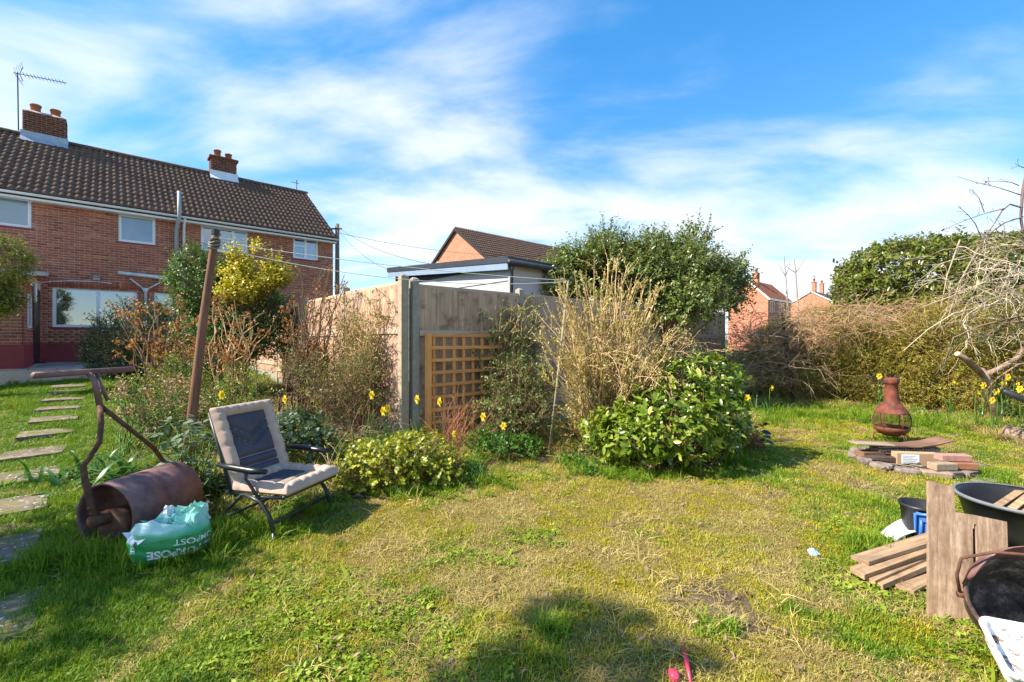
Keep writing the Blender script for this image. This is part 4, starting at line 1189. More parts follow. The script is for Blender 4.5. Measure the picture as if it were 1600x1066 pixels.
for q in (.35, .6):
    p = A(141, 782, 3.0) * (1 - q) + hub0 * q
    part('bolt', MB().lathe([(0, -.028), (.014, -.026), (.016, -.01), (.016, .01)], (0, 0, 0), 8).xform(Matrix.Translation(rl(p)) @ mrot.to_3x3().to_4x4()), M_drust, rol, True)

# ------------------------------------------------------------------ compost bag
BGc = np.array([-2.27, 2.98]); BGZ = T(*BGc)
bag = thing('compost_bag', 'green and white plastic compost bag with crumpled open top, slumped beside the roller', 'bag', (BGc[0], BGc[1], BGZ), math.radians(36))
def bag_pt(th, h):
    """th angle, h 0..1 up the side"""
    prof = .90 + .13 * math.sin(min(h, 1) * math.pi * .8 + .15) - .14 * max(0, h - .78) / .22
    if h < .14: prof *= .86 + .14 * (h / .14) ** .5
    n = 2.7
    ca, sa = math.cos(th), math.sin(th)
    r = 1 / ((abs(ca) ** n + abs(sa) ** n) ** (1 / n))
    wob = .020 * math.sin(7 * th + 5 * h) * h + .010 * math.sin(h * 26 + 2 * math.sin(th * 3)) + .012 * math.sin(13 * th - 9 * h) * (h > .4)
    rx, ry = .212, .150
    k = r * (prof + wob)
    lean = .03 * math.sin(th * 2)
    return np.array([rx * k * ca, ry * k * sa, .265 * h + lean * h])
bm2 = MB(); nt_, nh_ = 96, 40
vs = [bag_pt(2 * math.pi * i / nt_, j / nh_) for j in range(nh_ + 1) for i in range(nt_)]
bm2.add(vs, [(j * nt_ + i, j * nt_ + (i + 1) % nt_, (j + 1) * nt_ + (i + 1) % nt_, (j + 1) * nt_ + i) for j in range(nh_) for i in range(nt_)])
bm2.add([bag_pt(2 * math.pi * i / nt_, .92) * np.array([.97, .97, 1]) for i in range(nt_)] + [(0, 0, .19)], [(i, (i + 1) % nt_, nt_) for i in range(nt_)])
t = NT('green_film')
v = t.coord('Object')
sp = t.node('ShaderNodeSeparateXYZ'); t.l.new(v, sp.inputs[0])
base = t.ramp(t.math('ADD', t.math('MULTIPLY', sp.outputs[2], 3.6), t.math('MULTIPLY', t.noise(v, 9, 3), .25)), [(.0, srgb(28, 120, 66)), (.74, srgb(48, 148, 80)), (.92, srgb(120, 196, 160)), (1.0, srgb(186, 222, 214))])
t.bump(t.noise(t.coord('Object', (1, 1, 5)), 22, 4, .6), .5, .012)
M_bag = t.done(base, .28, 0, .5)
part('body', bm2, M_bag, bag, True)
M_print = plain('white_print', (.82, .84, .83, 1), .3, 0, .05, 5, 0)
def text_mesh(s, size, bold=0.0):
    cu = bpy.data.curves.new('print', 'FONT'); cu.body = s; cu.size = size; cu.offset = bold; cu.resolution_u = 3
    cu.align_x = 'CENTER'
    ob = bpy.data.objects.new('print_tmp', cu); col.objects.link(ob)
    bpy.context.view_layer.update()
    me = bpy.data.meshes.new_from_object(ob.evaluated_get(bpy.context.evaluated_depsgraph_get()))
    v = [tuple(p.co) for p in me.vertices]; f = [tuple(p.vertices) for p in me.polygons]
    bpy.data.objects.remove(ob); bpy.data.curves.remove(cu); bpy.data.meshes.remove(me)
    return v, f
def bag_text(s, size, th0, h0, bold, vertical=False):
    v, f = text_mesh(s, size, bold)
    out = []
    for x, y, _ in v:
        if not vertical: sx, sh = -x, -y           # printed upside down as the bag stands
        else: sx, sh = y, -x
        th = th0 + sx / .205; h = h0 + sh / .265
        p = bag_pt(th, h); q = unit(np.array([p[0] / .212 ** 2, p[1] / .15 ** 2, 0])) * .0045
        out.append(p + q)
    m = MB(); m.add(out, f); part('print', m, M_print, bag)
bag_text('ALL PURPOSE', .064, -1.15, .42, .0024)
bag_text('COMPOST', .056, -.85, .66, .0004)
bag_text('OSE', .045, -2.55, .55, .0008, True)
# crumpled flaps of the open top
M_flap1 = plain('pale_green_film', srgb(152, 208, 190), .3, 0, .2, 9, .3)
M_flap2 = plain('white_film', (.74, .75, .80, 1), .3, 0, .12, 9, .3)
M_flap3 = plain('blue_film', srgb(70, 140, 190), .3, 0, .3, 6, .3)
def flap(c0, a, b, mat, seed, n=5, fold=.05):
    R = random.Random(seed); c0, a, b = np.array(c0), np.array(a), np.array(b); m = MB()
    nrm = unit(np.cross(a, b)); ph = R.uniform(0, 6)
    vs = []
    for j in range(n + 1):
        for i in range(n + 1):
            u_, w_ = i / n - .5, j / n - .5
            d = fold * R.uniform(-.75, .75) + fold * .9 * ((i + j) % 2 - .5)
            vs.append(c0 + a * (u_ + R.uniform(-.09, .09)) * (1 + .25 * math.sin(w_ * 5 + ph)) + b * (w_ + R.uniform(-.09, .09)) * (1 + .2 * math.sin(u_ * 6 + ph)) + nrm * d - np.array([0, 0, .05]) * (abs(u_) + abs(w_)))
    m.add(vs, [(j * (n + 1) + i, j * (n + 1) + i + 1, (j + 1) * (n + 1) + i + 1, (j + 1) * (n + 1) + i) for j in range(n) for i in range(n)])
    o = part('flap', m, mat, bag); s = o.modifiers.new('thick', 'SOLIDIFY'); s.thickness = .002
flap((-.12, -.05, .245), (.17, .02, -.02), (.03, .15, .06), M_flap2, 1, fold=.035)
flap((.00, .02, .275), (.20, .05, .03), (-.03, .15, .05), M_flap1, 2, fold=.04)
flap((.09, -.06, .29), (.17, .02, .05), (.02, .11, .08), M_flap1, 3, fold=.03)
flap((.02, -.11, .245), (.19, .04, .02), (.0, .06, .06), M_flap1, 4, fold=.025)
flap((-.03, -.09, .25), (.11, .03, .04), (-.02, .05, .05), M_flap3, 5, fold=.02)
flap((.17, .03, .285), (.09, .04, .03), (.0, .09, .08), M_flap2, 6, fold=.03)
flap((-.02, .04, .325), (.06, .02, .05), (-.01, .04, .06), M_flap2, 7, n=4, fold=.02)
flap((.13, .05, .32), (.12, .03, .0), (.0, .08, .05), M_flap1, 8, fold=.03)

# ------------------------------------------------------------------ padded fishing chair
CHC = np.array([-1.87, 3.60]); CHZ = T(-1.75, 3.55)
chair = thing('folding_chair', 'beige and dark grey padded folding garden chair standing in front of the flower bed', 'chair', (CHC[0], CHC[1], CHZ), math.radians(-17))
def fabric(name, c, var=.14):
    t = NT(name); v = t.coord('Object')
    cc = t.ramp(t.noise(v, 7, 5, .65), [(.3, tuple(x * (1 - var) for x in c[:3])), (.7, tuple(min(1, x * (1 + var)) for x in c[:3]))])
    t.bump(t.noise(v, 260, 2), .25, .002)
    return t.done(cc, .95, 0, .15)
M_beige = fabric('beige_canvas', srgb(190, 162, 144)); M_grey = fabric('charcoal_canvas', srgb(84, 80, 88)); M_tan = fabric('faded_tan_canvas', srgb(150, 136, 116), .25)
M_chframe = plain('dark_green_tube', (.035, .042, .040, 1), .4, .3, .2, 10, .05)
def pad(O, ex, ey, en, W, L, bw, th, seed, front_round=0.0):
    """padded border ring; returns MB of the whole pad (beige)"""
    m = MB(); nx_, ny_ = 48, 52; vs = []
    R = random.Random(seed)
    O, ex, ey, en = (np.array(q, float) for q in (O, ex, ey, en))
    for s_ in (1, -1):
        for j in range(ny_ + 1):
            for i in range(nx_ + 1):
                u_ = (i / nx_ - .5) * W; w_ = j / ny_ * L
                de = min(W / 2 - abs(u_), w_, L - w_)
                tq = min(de / bw, 1)
                puff = math.sin(math.pi * min(tq, 1)) ** .5 if tq < 1 else 0
                run = (w_ if W / 2 - abs(u_) < min(w_, L - w_) else u_)
                wr = .42 * (1 - abs(math.sin(run * 30 + seed + 1.3 * math.sin(run * 11)))) ** 3 * math.sin(math.pi * min(tq, 1)) ** .5
                h = th * (.30 + puff * (.95 - wr)) if s_ > 0 else -th * .35 * min(1, de / .02)
                if de == 0: h = 0
                vs.append(O + ex * u_ + ey * w_ + en * h)
    n1 = (nx_ + 1) * (ny_ + 1)
    for j in range(ny_):
        for i in range(nx_):
            a_ = j * (nx_ + 1) + i
            m.f.append((a_, a_ + 1, a_ + nx_ + 2, a_ + nx_ + 1)); m.f.append((n1 + a_, n1 + a_ + nx_ + 1, n1 + a_ + nx_ + 2, n1 + a_ + 1)); m.m += [0, 0]
    m.v = [tuple(p) for p in vs]; m.n = len(vs)
    return m
def panel(O, ex, ey, en, W, L, seams, h0, puff):
    m = MB(); nx_, ny_ = 36, 60; vs = []
    O, ex, ey, en = (np.array(q, float) for q in (O, ex, ey, en))
    for j in range(ny_ + 1):
        for i in range(nx_ + 1):
            u_ = (i / nx_ - .5) * W; w_ = j / ny_ * L
            ds = min([abs(f(u_) - w_) for f in seams] + [w_, L - w_, W / 2 - abs(u_)])
            h = h0 + puff * min(1, ds / .034) ** .7
            vs.append(O + ex * u_ + ey * w_ + en * h)
    m.add(vs, [(j * (nx_ + 1) + i, j * (nx_ + 1) + i + 1, (j + 1) * (nx_ + 1) + i + 1, (j + 1) * (nx_ + 1) + i) for j in range(ny_) for i in range(nx_)])
    return m
# backrest plane: hinge at x=-.19,z=.33; ey up the back, en forwards
bk = unit([-.24, 0, .62]); bn = unit([.62, 0, .24])
bo = np.array([-.17, 0, .30])
bkp = part('backrest', pad(bo, (0, 1, 0), bk, bn, .55, .66, .092, .062, 3), M_beige, chair, True)
part('centre_panel', panel(bo + bk * .075, (0, 1, 0), bk, bn, .385, .515, [lambda u_: .07 + 0 * u_, lambda u_: .145 + 0 * u_, lambda u_: .235 + abs(u_) * .62, lambda u_: .305 + abs(u_) * .62], .014, .034), M_grey, bkp, True)
part('badge', MB().box((0, 0, 0), (.03, .036, .003)).xform(Matrix.Translation(bo + bk * .53 + bn * .046 + np.array([0, .10, 0])) @ Matrix((Vector((0, 1, 0)), Vector(bk), Vector(bn))).transposed().to_4x4()), M_blackpaint, bkp)
sn = unit([-.03, 0, 1]); sd = unit([1, 0, .03])
so_ = np.array([-.20, 0, .315])
stp = part('seat', pad(so_, (0, -1, 0), sd, sn, .57, .55, .092, .055, 5), M_beige, chair, True)
part('centre_panel', panel(so_ + sd * .03, (0, -1, 0), sd, sn, .40, .26, [lambda u_: .12 + 0 * u_], .019, .014), M_grey, stp, True)
part('front_panel', panel(so_ + sd * .29, (0, -1, 0), sd, sn, .40, .165, [lambda u_: .08 + u_ * .5], .018, .013), M_tan, stp, True)
fr = MB()
for s_ in (-1, 1):
    y = .285 * s_
    fr.tube([(-.22, y, .295), (.05, y, .285), (.30, y, .30)], .013, 8)
    fr.tube([bo + np.array([0, y, 0]), bo + bk * .62 + np.array([-.02, y * .93, 0])], .013, 8)
fr.tube([(.31, -.285, .30), (.31, .285, .30)], .013, 8).tube([(-.2, -.285, .29), (-.2, .285, .29)], .013, 8)
part('frame', fr, M_chframe, chair, True)
for s_ in (-1, 1):
    y = .30 * s_
    part('leg', MB().tube([(-.02, y, .30), (.12, y, .26), (.20, y, .17), (.25, y, .035)], .015, 8), M_chframe, chair, True)
    part('leg', MB().tube([(-.06, y * .96, .29), (-.22, y * .96, .15), (-.27, y * .96, .03)], .014, 8), M_chframe, chair, True)
    for x in (.25, -.27):
        f_ = part('foot', MB().lathe([(0, .05), (.018, .05), (.02, .012), (.04, .01), (.042, 0), (0, 0)], (x, y * (1 if x > 0 else .96), .0), 12), M_blackpaint, chair, True)
    ar = part('armrest', MB().tube([(-.26, y * 1.06, .505), (-.12, y * 1.1, .50), (.08, y * 1.1, .49), (.20, y * 1.08, .492)], [.016, .024, .026, .018], 10), M_blackpaint, chair, True)
    part('arm_bracket', MB().tube([(.02, y * 1.07, .48), (.0, y * 1.05, .42), (.05, y * 1.03, .36), (.10, y * 1.02, .30)], .012, 8), M_chframe, chair, True)
part('front_bar', MB().tube([(.225, -.30, .115), (.225, .30, .115)], .012, 8), M_chframe, chair, True)
part('rear_bar', MB().tube([(-.24, -.285, .10), (-.24, .285, .10)], .012, 8), M_chframe, chair, True)

# ------------------------------------------------------------------ chiminea
t = NT('rusted_steel')
v = t.coord('Object')
c = t.ramp(t.noise(v, 5, 6, .7), [(.3, srgb(78, 44, 36)), (.5, srgb(120, 66, 50)), (.75, srgb(148, 88, 68))])
c = t.mix(t.ramp(t.noise(t.coord('Object', (1, 1, .6)), 6.5, 5, .65), [(.54, (0, 0, 0)), (.66, (.85, .85, .85))]), c, srgb(62, 50, 54))
t.bump(t.noise(v, 50, 4), .3, .004)
M_rust = t.done(c, .8, .1, .3)
CG = G(1393, 691) + np.array([0, 0, .02])
CHI_S = .77
chi = thing('chiminea', 'rusty brown steel chiminea on short legs standing on the lawn', 'chiminea', CG)
part('chimney_neck', MB().lathe([(.02, .80), (.085, .80), (.09, .875), (.105, .885), (.115, .87), (.117, .825), (.112, .805), (.096, .80), (.100, .70), (.108, .60), (.122, .525), (.135, .52)], (0, 0, 0), 36), M_rust, chi, True)
part('hood', MB().lathe([(.122, .524), (.15, .515), (.20, .47), (.235, .415), (.245, .40), (.245, .388), (.235, .388), (.2, .44), (.12, .50)], (0, 0, 0), 40), M_rust, chi, True)
bowl = part('bowl', MB().lathe([(.255, .20), (.262, .195), (.262, .172), (.245, .15), (.2, .11), (.12, .075), (0, .07), (0, .08), (.12, .09), (.19, .12), (.235, .165), (.25, .19), (.255, .20)], (0, 0, 0), 40), M_rust, chi, True)
part('ash_tray', MB().lathe([(0, .165), (.22, .165), (.24, .172)], (0, 0, 0), 30), M_drust, chi)
prof = [(.252, .195), (.272, .24), (.278, .29), (.268, .34), (.245, .39)]
for k in range(6):
    a_ = math.radians(25 + 60 * k)
    part('rib', MB().tube([(r * math.cos(a_), r * math.sin(a_), z) for r, z in prof], .009, 6), M_rust, chi, True)
def pr(z):
    zs = [q[1] for q in prof]; rs = [q[0] for q in prof]
    return float(np.interp(z, zs, rs))
wm = MB()
for k in range(84):
    for dr_ in (-1, 1):
        a0 = 2 * math.pi * k / 84
        wm.tube([(pr(z) * math.cos(a0 + dr_ * i * .10), pr(z) * math.sin(a0 + dr_ * i * .10), z) for i, z in enumerate(np.linspace(.195, .39, 7))], .0011, 3, False)
part('mesh_screen', wm, M_drust, chi, kind='stuff')
for k in range(3):
    a_ = math.radians(35 + 120 * k); ca, sa = math.cos(a_), math.sin(a_)
    for off in (-.028, .028):
        part('leg', MB().tube([(.17 * ca - off * sa, .17 * sa + off * ca, .10), (.225 * ca - off * sa, .225 * sa + off * ca, .11), (.262 * ca - off * .8 * sa, .262 * sa + off * .8 * ca, .075), (.262 * ca - off * .5 * sa, .262 * sa + off * .5 * ca, -.01)], .008, 6), M_rust, chi, True)

chi.scale = (CHI_S, CHI_S, 1.0)
# ------------------------------------------------------------------ fire pit with its stones, boards and bricks
FP = G(1428, 725)
pit = thing('fire_pit', 'low ring of grey stones round a bed of ash on the lawn', 'fire pit', FP)
t = NT('grey_stone'); v = t.coord('World')
c = t.ramp(t.noise(v, 9, 5, .7), [(.3, srgb(92, 80, 72)), (.7, srgb(160, 144, 132))]); t.bump(t.noise(v, 35, 4, .7), .6, .01)
M_stone = t.done(c, .95, 0, .15)
t = NT('ash'); v = t.coord('World')
M_ash = t.done(t.ramp(t.noise(v, 30, 5, .7), [(.35, srgb(40, 32, 28)), (.7, srgb(132, 114, 100))]), 1, 0, .1)
am_ = MB(); na = 28
am_.add([(.56 * math.cos(2 * math.pi * i / na) * random.uniform(.9, 1.05), .52 * math.sin(2 * math.pi * i / na), .012) for i in range(na)] + [(0, 0, .02)], [(i, (i + 1) % na, na) for i in range(na)])
part('ash_bed', am_, M_ash, pit)
def rock(sx, sy, sz, seed, sub=2):
    R = np.random.default_rng(seed); m = MB()
    n1, n2 = 10, 6; vs = []
    for j in range(n2 + 1):
        for i in range(n1):
            th, ph = 2 * math.pi * i / n1, math.pi * j / n2
            d = np.array([math.cos(th) * math.sin(ph), math.sin(th) * math.sin(ph), math.cos(ph)])
            q = np.sign(d) * np.abs(d) ** .55
            vs.append(q * np.array([sx, sy, sz]) * (1 + .12 * (R.random() - .5)))
    m.add(vs, [(j * n1 + i, (j + 1) * n1 + i, (j + 1) * n1 + (i + 1) % n1, j * n1 + (i + 1) % n1) for j in range(n2) for i in range(n1)])
    return m
for k in range(15):
    a_ = 2 * math.pi * k / 15 + .1; R = random.Random(k)
    if math.sin(a_) < -.55 and math.cos(a_) > -.42: continue      # the brick pile replaces the ring here
    m = rock(R.uniform(.10, .14), R.uniform(.06, .085), R.uniform(.03, .05), 50 + k).xform(Matrix.Translation((.54 * math.cos(a_), .56 * math.sin(a_), .025)) @ Matrix.Rotation(a_ + math.pi / 2 + R.uniform(-.25, .25), 4, 'Z'))
    part('stone', m, M_stone, pit)
tw = [np.array([[FP[0] + R_[0], FP[1] + R_[1], FP[2] + .02], [FP[0] + R_[0] + R_[2], FP[1] + R_[1] + R_[3], FP[2] + .04]]) for R_ in rng.uniform(-.35, .35, (60, 4))]
v_, f_ = tubes_geo(tw, [(.007, .005)] * 60, 4)
M_ashwood = barkmat('charred_stick', srgb(60, 48, 42), srgb(170, 150, 130))
npart('sticks', v_, f_, M_ashwood, pit, 'stuff')
M_deck = woodmat('grey_timber', srgb(122, 104, 88), srgb(180, 158, 134), axis=0)
M_rustboard = woodmat('dark_warped_board', srgb(92, 68, 52), srgb(146, 112, 88), axis=0)
z_ = FP[2]
def solo(name, m, mat, loc, rot, label, cat, group=None, bevel=.004, smooth_=False):
    o = part(name, m, mat, None, smooth_, bevel)
    o.location = [float(q) for q in loc]; o.rotation_euler = rot
    return props(o, label, cat, group)
# ribbed block and warped top sheet
rbk = thing('ribbed_timber_block', 'pale ribbed decking offcut lying under the warped dark sheet on the fire pit', 'timber', (FP[0] + .02, FP[1] + .17, z_ + .10), math.radians(4))
part('deck_board', MB().bx(-.40, .40, -.07, .10, 0, .022), M_deck, rbk, bevel=.003)
part('deck_board', MB().bx(-.36, .38, -.05, .12, .055, .075), M_deck, rbk, bevel=.003)
for k in range(22):
    x = -.38 + k * .036
    part('rib', MB().bx(x, x + .022, -.085, .06, .023, .054 - .004 * (k % 3)), M_deck, rbk)
for k in range(3):
    part('foot', MB().bx(-.36 + k * .33, -.28 + k * .33, -.02, .1, -.10, -.001), M_deck, rbk)
m = MB(); n_ = 22; vs = []
for s_ in (1, -1):
    for j in (0, 1):
        for i in range(n_ + 1):
            x = -.52 + 1.04 * i / n_; zc = .22 * (x * x) * (1 if x > 0 else .35) + .004 * math.sin(i)
            vs.append((x, -.11 + .24 * j + .02 * math.sin(i * .4), zc + .006 * s_))
q = n_ + 1
fs = []
for i in range(n_):
    fs += [(i, i + 1, q + i + 1, q + i), (2 * q + i, 3 * q + i, 3 * q + i + 1, 2 * q + i + 1), (i, 2 * q + i, 2 * q + i + 1, i + 1), (q + i, q + i + 1, 3 * q + i + 1, 3 * q + i)]
fs += [(0, q, 3 * q, 2 * q), (n_, 2 * q + n_, 3 * q + n_, q + n_)]
m.add(vs, fs)
solo('warped_board', m, M_rustboard, (FP[0] + .07, FP[1] + .17, z_ + .183), (0, 0, .03), 'thin dark warped board curling up at its right end, on top of the fire pit', 'board', bevel=0)
solo('flat_board', MB().bx(-.21, .21, -.08, .08, 0, .016), M_deck, (FP[0] - .40, FP[1] + .12, z_ + .20), (0, .03, -.1), 'short pinkish flat board lying on the left end of the warped sheet', 'board')
solo('side_block', MB().bx(-.13, .13, -.07, .07, 0, .06), M_rustboard, (FP[0] - .43, FP[1] + .12, z_ + .06), (0, 0, .1), 'stubby brown block under the left end of the boards on the fire pit', 'block')
solo('split_log', rock(.22, .06, .04, 9), M_stake, (FP[0] - .35, FP[1] + .02, z_ + .05), (0, 0, -.2), 'dark charred log at the left inside the fire pit ring', 'log', bevel=0)
M_card = plain('cardboard', srgb(180, 148, 114), .9, 0, .08, 5, .1)
bxo = thing('cardboard_box', 'flat brown cardboard box with white label, propped in the fire pit', 'box', (FP[0] - .05, FP[1] - .10, z_ + .01), math.radians(-8))
part('box', MB().bx(-.21, .24, -.0, .10, 0, .135), M_card, bxo, bevel=.003)
lb = part('label', MB().bx(-.165, .02, -.0025, -.001, .012, .122), M_print, bxo)
lm = MB()
for k in range(5): lm.bx(-.15, -.15 + .10 + .05 * ((k * 7) % 3) / 2, -.0036, -.003, .026 + k * .018, .031 + k * .018)
part('print', lm, M_greypipe, lb)
def onebrick(x, y, z, rz, mat, lab, s=(.215, .1, .065), tilt=0):
    solo('brick', MB().box((0, 0, s[2] / 2), s), mat, (FP[0] + x, FP[1] + y, z_ + z), (tilt, 0, rz), lab, 'brick', 'loose bricks by the fire pit', .006)
M_bpink = plain('pink_brick', srgb(172, 128, 116), .9, 0, .25, 14, .4); M_btan = plain('buff_brick', srgb(158, 136, 114), .9, 0, .28, 14, .4); M_bor = plain('orange_brick', srgb(152, 100, 70), .9, 0, .2, 14, .4)
onebrick(.10, -.36, .138, -.12, M_bpink, 'pink brick on top of the brick pile at the right of the fire pit', (.30, .12, .065))
onebrick(-.11, -.46, .068, .06, M_btan, 'buff brick in the middle of the pile beside the cardboard box', (.24, .11, .07))
onebrick(.14, -.43, .068, -.2, M_bor, 'orange brick at the right end of the pile by the fire pit', (.22, .1, .065))
onebrick(-.22, -.50, -.005, -.4, M_btan, 'low tilted buff brick at the front left of the pile', (.24, .1, .065), .1)
onebrick(-.03, -.50, -.005, .1, M_stone, 'small grey block at the front middle of the brick pile', (.13, .1, .065))
onebrick(.15, -.48, -.005, .4, M_stone, 'grey brick at the front right foot of the pile', (.2, .1, .065))
solo('paving_fragment', MB().prism([(-.22, -.02), (-.05, -.1), (.2, -.02), (.24, .05), (0, .06)], 0, .022), M_stone, (FP[0] + .12, FP[1] - .66, z_ + .0), (0, 0, .1), 'thin pale slab fragment lying in front of the brick pile', 'stone', bevel=.003)
solo('stick', MB().tube([(0, 0, 0), (.2, .01, .015), (.42, .03, .0)], [.008, .008, .006], 6), M_deck, (FP[0] + .22, FP[1] - .28, z_ + .13), (0, .2, -.18), 'thin pale stick poking out to the right of the brick pile', 'stick', bevel=0)
solo('cane', MB().tube([(0, 0, .02), (.25, .03, .04), (.5, .07, .055)], [.006, .006, .004], 5), M_grpole, G(1190, 697) + np.array([0, 0, .0]), (0, 0, -.05), 'pale thin cane lying on the grass right of the dark leaved plant', 'cane', bevel=0)

# ------------------------------------------------------------------ junk at the lower right
t = NT('weathered_plywood'); v = t.coord('Object', (26, 26, 2.2))
g_ = t.noise(v, 1.3, 6, .7, .8)
c = t.ramp(t.math('ADD', t.math('MULTIPLY', g_, .5), t.math('MULTIPLY', t.noise(t.coord('Object', (3, 3, 1)), 14, 6, .75), .5)), [(.30, srgb(92, 72, 58)), (.5, srgb(156, 128, 104)), (.70, srgb(206, 182, 156))])
t.bump(g_, .5, .004)
M_ply = t.done(c, .9, 0, .15)
PB = G(1451, 967)
w_, h_, th_ = .335, .70, .018
m = MB()
outl = [(0, 0), (w_, 0), (w_, h_ * .835), (w_ * .62, h_ * .800), (w_ * .36, h_ * .80), (w_ * .345, h_ * .985), (.004, h_)]
sx = w_ * .60
# front outline split round the slot: left piece, right piece, bridge above the slot
sz0, sz1 = .0, h_ * .735
L_ = [(0, 0), (sx - .012, 0), (sx - .009, sz1), (sx - .009, h_ * .80), (w_ * .36, h_ * .80), (w_ * .345, h_ * .985), (.004, h_)]
R_ = [(sx + .010, 0), (w_, 0), (w_, h_ * .79), (sx + .007, h_ * .80), (sx + .007, sz1)]
Bq = [(sx - .009, sz1), (sx + .007, sz1), (sx + .007, h_ * .80), (sx - .009, h_ * .80)]
for poly in (L_, R_, Bq):
    n = len(poly)
    m.add([(x, 0, z) for x, z in poly] + [(x, th_, z) for x, z in poly], [tuple(range(n)), tuple(range(2 * n - 1, n - 1, -1))] + [(i, n + i, n + (i + 1) % n, (i + 1) % n) for i in range(n)])
# the slot is blind lower down: a thin batten shows through it
ply = thing('notched_board', 'upright weathered plywood board with a notched top and a narrow slot', 'board', PB + np.array([0, 0, -.01]), math.radians(-17))
o_ = part('sheet', m, M_ply, ply); o_.rotation_euler = (math.radians(-11), math.radians(5), 0)
o_ = part('backing_batten', MB().bx(sx - .03, sx + .04, th_ + .001, th_ + .02, .0, h_ * .70), M_drust, ply); o_.rotation_euler = (math.radians(-11), math.radians(5), 0)
# timber planks
M_plank = woodmat('sawn_plank', srgb(104, 82, 62), srgb(192, 158, 122), axis=1, dirt=srgb(128, 108, 88))
M_plankd = woodmat('muddy_plank', srgb(122, 96, 72), srgb(190, 160, 126), axis=1, dirt=srgb(112, 84, 60))
def plank(pa, za, pb, zb, w, th, L, mat, lab, roll=0.0):
    a_ = G(*pa, z=za); b_ = G(*pb, z=zb); d = unit(b_ - a_)
    o = part('plank', MB().box((0, L / 2, 0), (w, L, th)), mat, None, bevel=.003)
    x = unit(np.cross(d, [0, 0, 1])); zz = np.cross(x, d)
    M = Matrix(((x[0], d[0], zz[0], a_[0]), (x[1], d[1], zz[1], a_[1]), (x[2], d[2], zz[2], a_[2]), (0, 0, 0, 1))) @ Matrix.Rotation(roll, 4, 'Y')
    o.matrix_basis = M
    props(o, lab, 'plank', 'planks behind the notched board')
plank((1343, 876), .105, (1452, 842), .16, .11, .024, 1.15, M_plank, 'uppermost plank of the timber stack behind the notched board', -.12)
plank((1339, 896), .070, (1450, 856), .13, .085, .034, 1.15, M_plank, 'thick pale plank reaching farthest left in the timber stack', .1)
plank((1360, 908), .045, (1452, 868), .09, .05, .03, 1.1, M_plank, 'narrow pale batten in the middle of the timber stack', .0)
plank((1372, 915), .030, (1454, 880), .07, .05, .03, 1.1, M_plankd, 'narrow muddy batten below the middle of the timber stack', -.1)
plank((1408, 920), .018, (1466, 890), .03, .12, .024, 1.0, M_plankd, 'lowest muddy plank lying on the grass beside the notched board', -.05)
# small black tub with a blue handle, and a white sheet
M_bplast = plain('black_plastic', (.018, .018, .02, 1), .45, 0, .3, 8, .1)
M_blue = plain('blue_plastic', srgb(62, 112, 186), .35, 0, .1, 6, 0)
SB = G(1446, 838)
tub = thing('small_black_tub', 'small black plastic tub with blue handle behind the timber planks', 'tub', SB + np.array([-.03, 0, 0]), math.radians(-62))
part('body', MB().lathe([(0, .0), (.10, .0), (.125, .24), (.132, .24), (.132, .225)], (0, 0, 0), 28), M_bplast, tub, True)
hnd = MB().tube([(.02, -.135, .03), (.02, -.150, .20), (.10, -.145, .215), (.13, -.13, .20), (.12, -.12, .03)], .012, 8).tube([(.055, -.15, .04), (.055, -.158, .17), (.095, -.152, .17), (.095, -.142, .04)], .008, 8)
part('handle', hnd, M_blue, tub, True)
part('panel', MB().box((.07, -.128, .12), (.11, .012, .18)), M_blue, tub, bevel=.004)
m = MB(); n_ = 16; vs = []
for j in range(n_ + 1):
    for i in range(n_ + 1):
        u_, q = i / n_, j / n_
        vs.append((.62 * u_, .22 * (q - .5) * (.35 + .9 * u_ ** .6) + .04 * math.sin(u_ * 5), .05 + .07 * u_ + .03 * math.sin(u_ * 7 + q * 3) * q + .02 * math.sin(q * 8 + u_ * 4) - .05 * abs(q - .5)))
m.add(vs, [(j * (n_ + 1) + i, j * (n_ + 1) + i + 1, (j + 1) * (n_ + 1) + i + 1, (j + 1) * (n_ + 1) + i) for j in range(n_) for i in range(n_)])
M_sheet = plain('white_sheet', (.86, .87, .9, 1), .5, 0, .04, 6, .1)
sh = solo('white_sheet', m, M_sheet, G(1388, 850), (0, 0, math.radians(22)), 'crumpled white plastic sheet lying behind the timber planks', 'plastic sheet', bevel=0, smooth_=True)
sh.modifiers.new('thick', 'SOLIDIFY').thickness = .004
# rubber trug with timber
TG = np.array([3.66, 3.2, 0]); TG[2] = T(TG[0], TG[1])
trug = thing('rubber_trug', 'large round black rubber trug holding timber offcuts', 'trug', TG)
part('body', MB().lathe([(0, .0), (.25, 0), (.30, .12), (.345, .29), (.365, .295), (.368, .31), (.352, .318), (.335, .30), (.29, .12), (.24, .015), (0, .015)], (0, 0, 0), 48), M_bplast, trug, True)
M_greyrim = plain('grey_plastic_rim', (.16, .165, .18, 1), .45, 0, .2, 8, .05)
part('rim', MB().lathe([(.366, .300), (.376, .312), (.366, .324), (.352, .321)], (0, 0, 0), 48), M_greyrim, trug, True)
for k, (a_, b_, w1, lab) in enumerate((((-.26, .05, .16), (.30, .26, .30), .05, 'pale batten leaning inside the black trug, nearest its rim'), ((-.20, -.04, .20), (.32, .16, .36), .05, 'pale batten in the middle of the black trug'),
                                       ((-.15, -.12, .24), (.38, .06, .40), .055, 'pale batten at the front of the trug, one end cut off by the frame'), ((-.12, -.30, .22), (.42, .26, .43), .16, 'wide pale plank resting across the black trug'), ((.05, -.36, .10), (.40, -.20, .34), .12, 'brown dark plank stuffed low into the black trug'))):
    o = part('offcut', MB().beam(a_, b_, w1, .03), M_plankd if k == 4 else M_plank, None, bevel=.003)
    o.location = TG; props(o, lab, 'plank', 'timber in the trug')
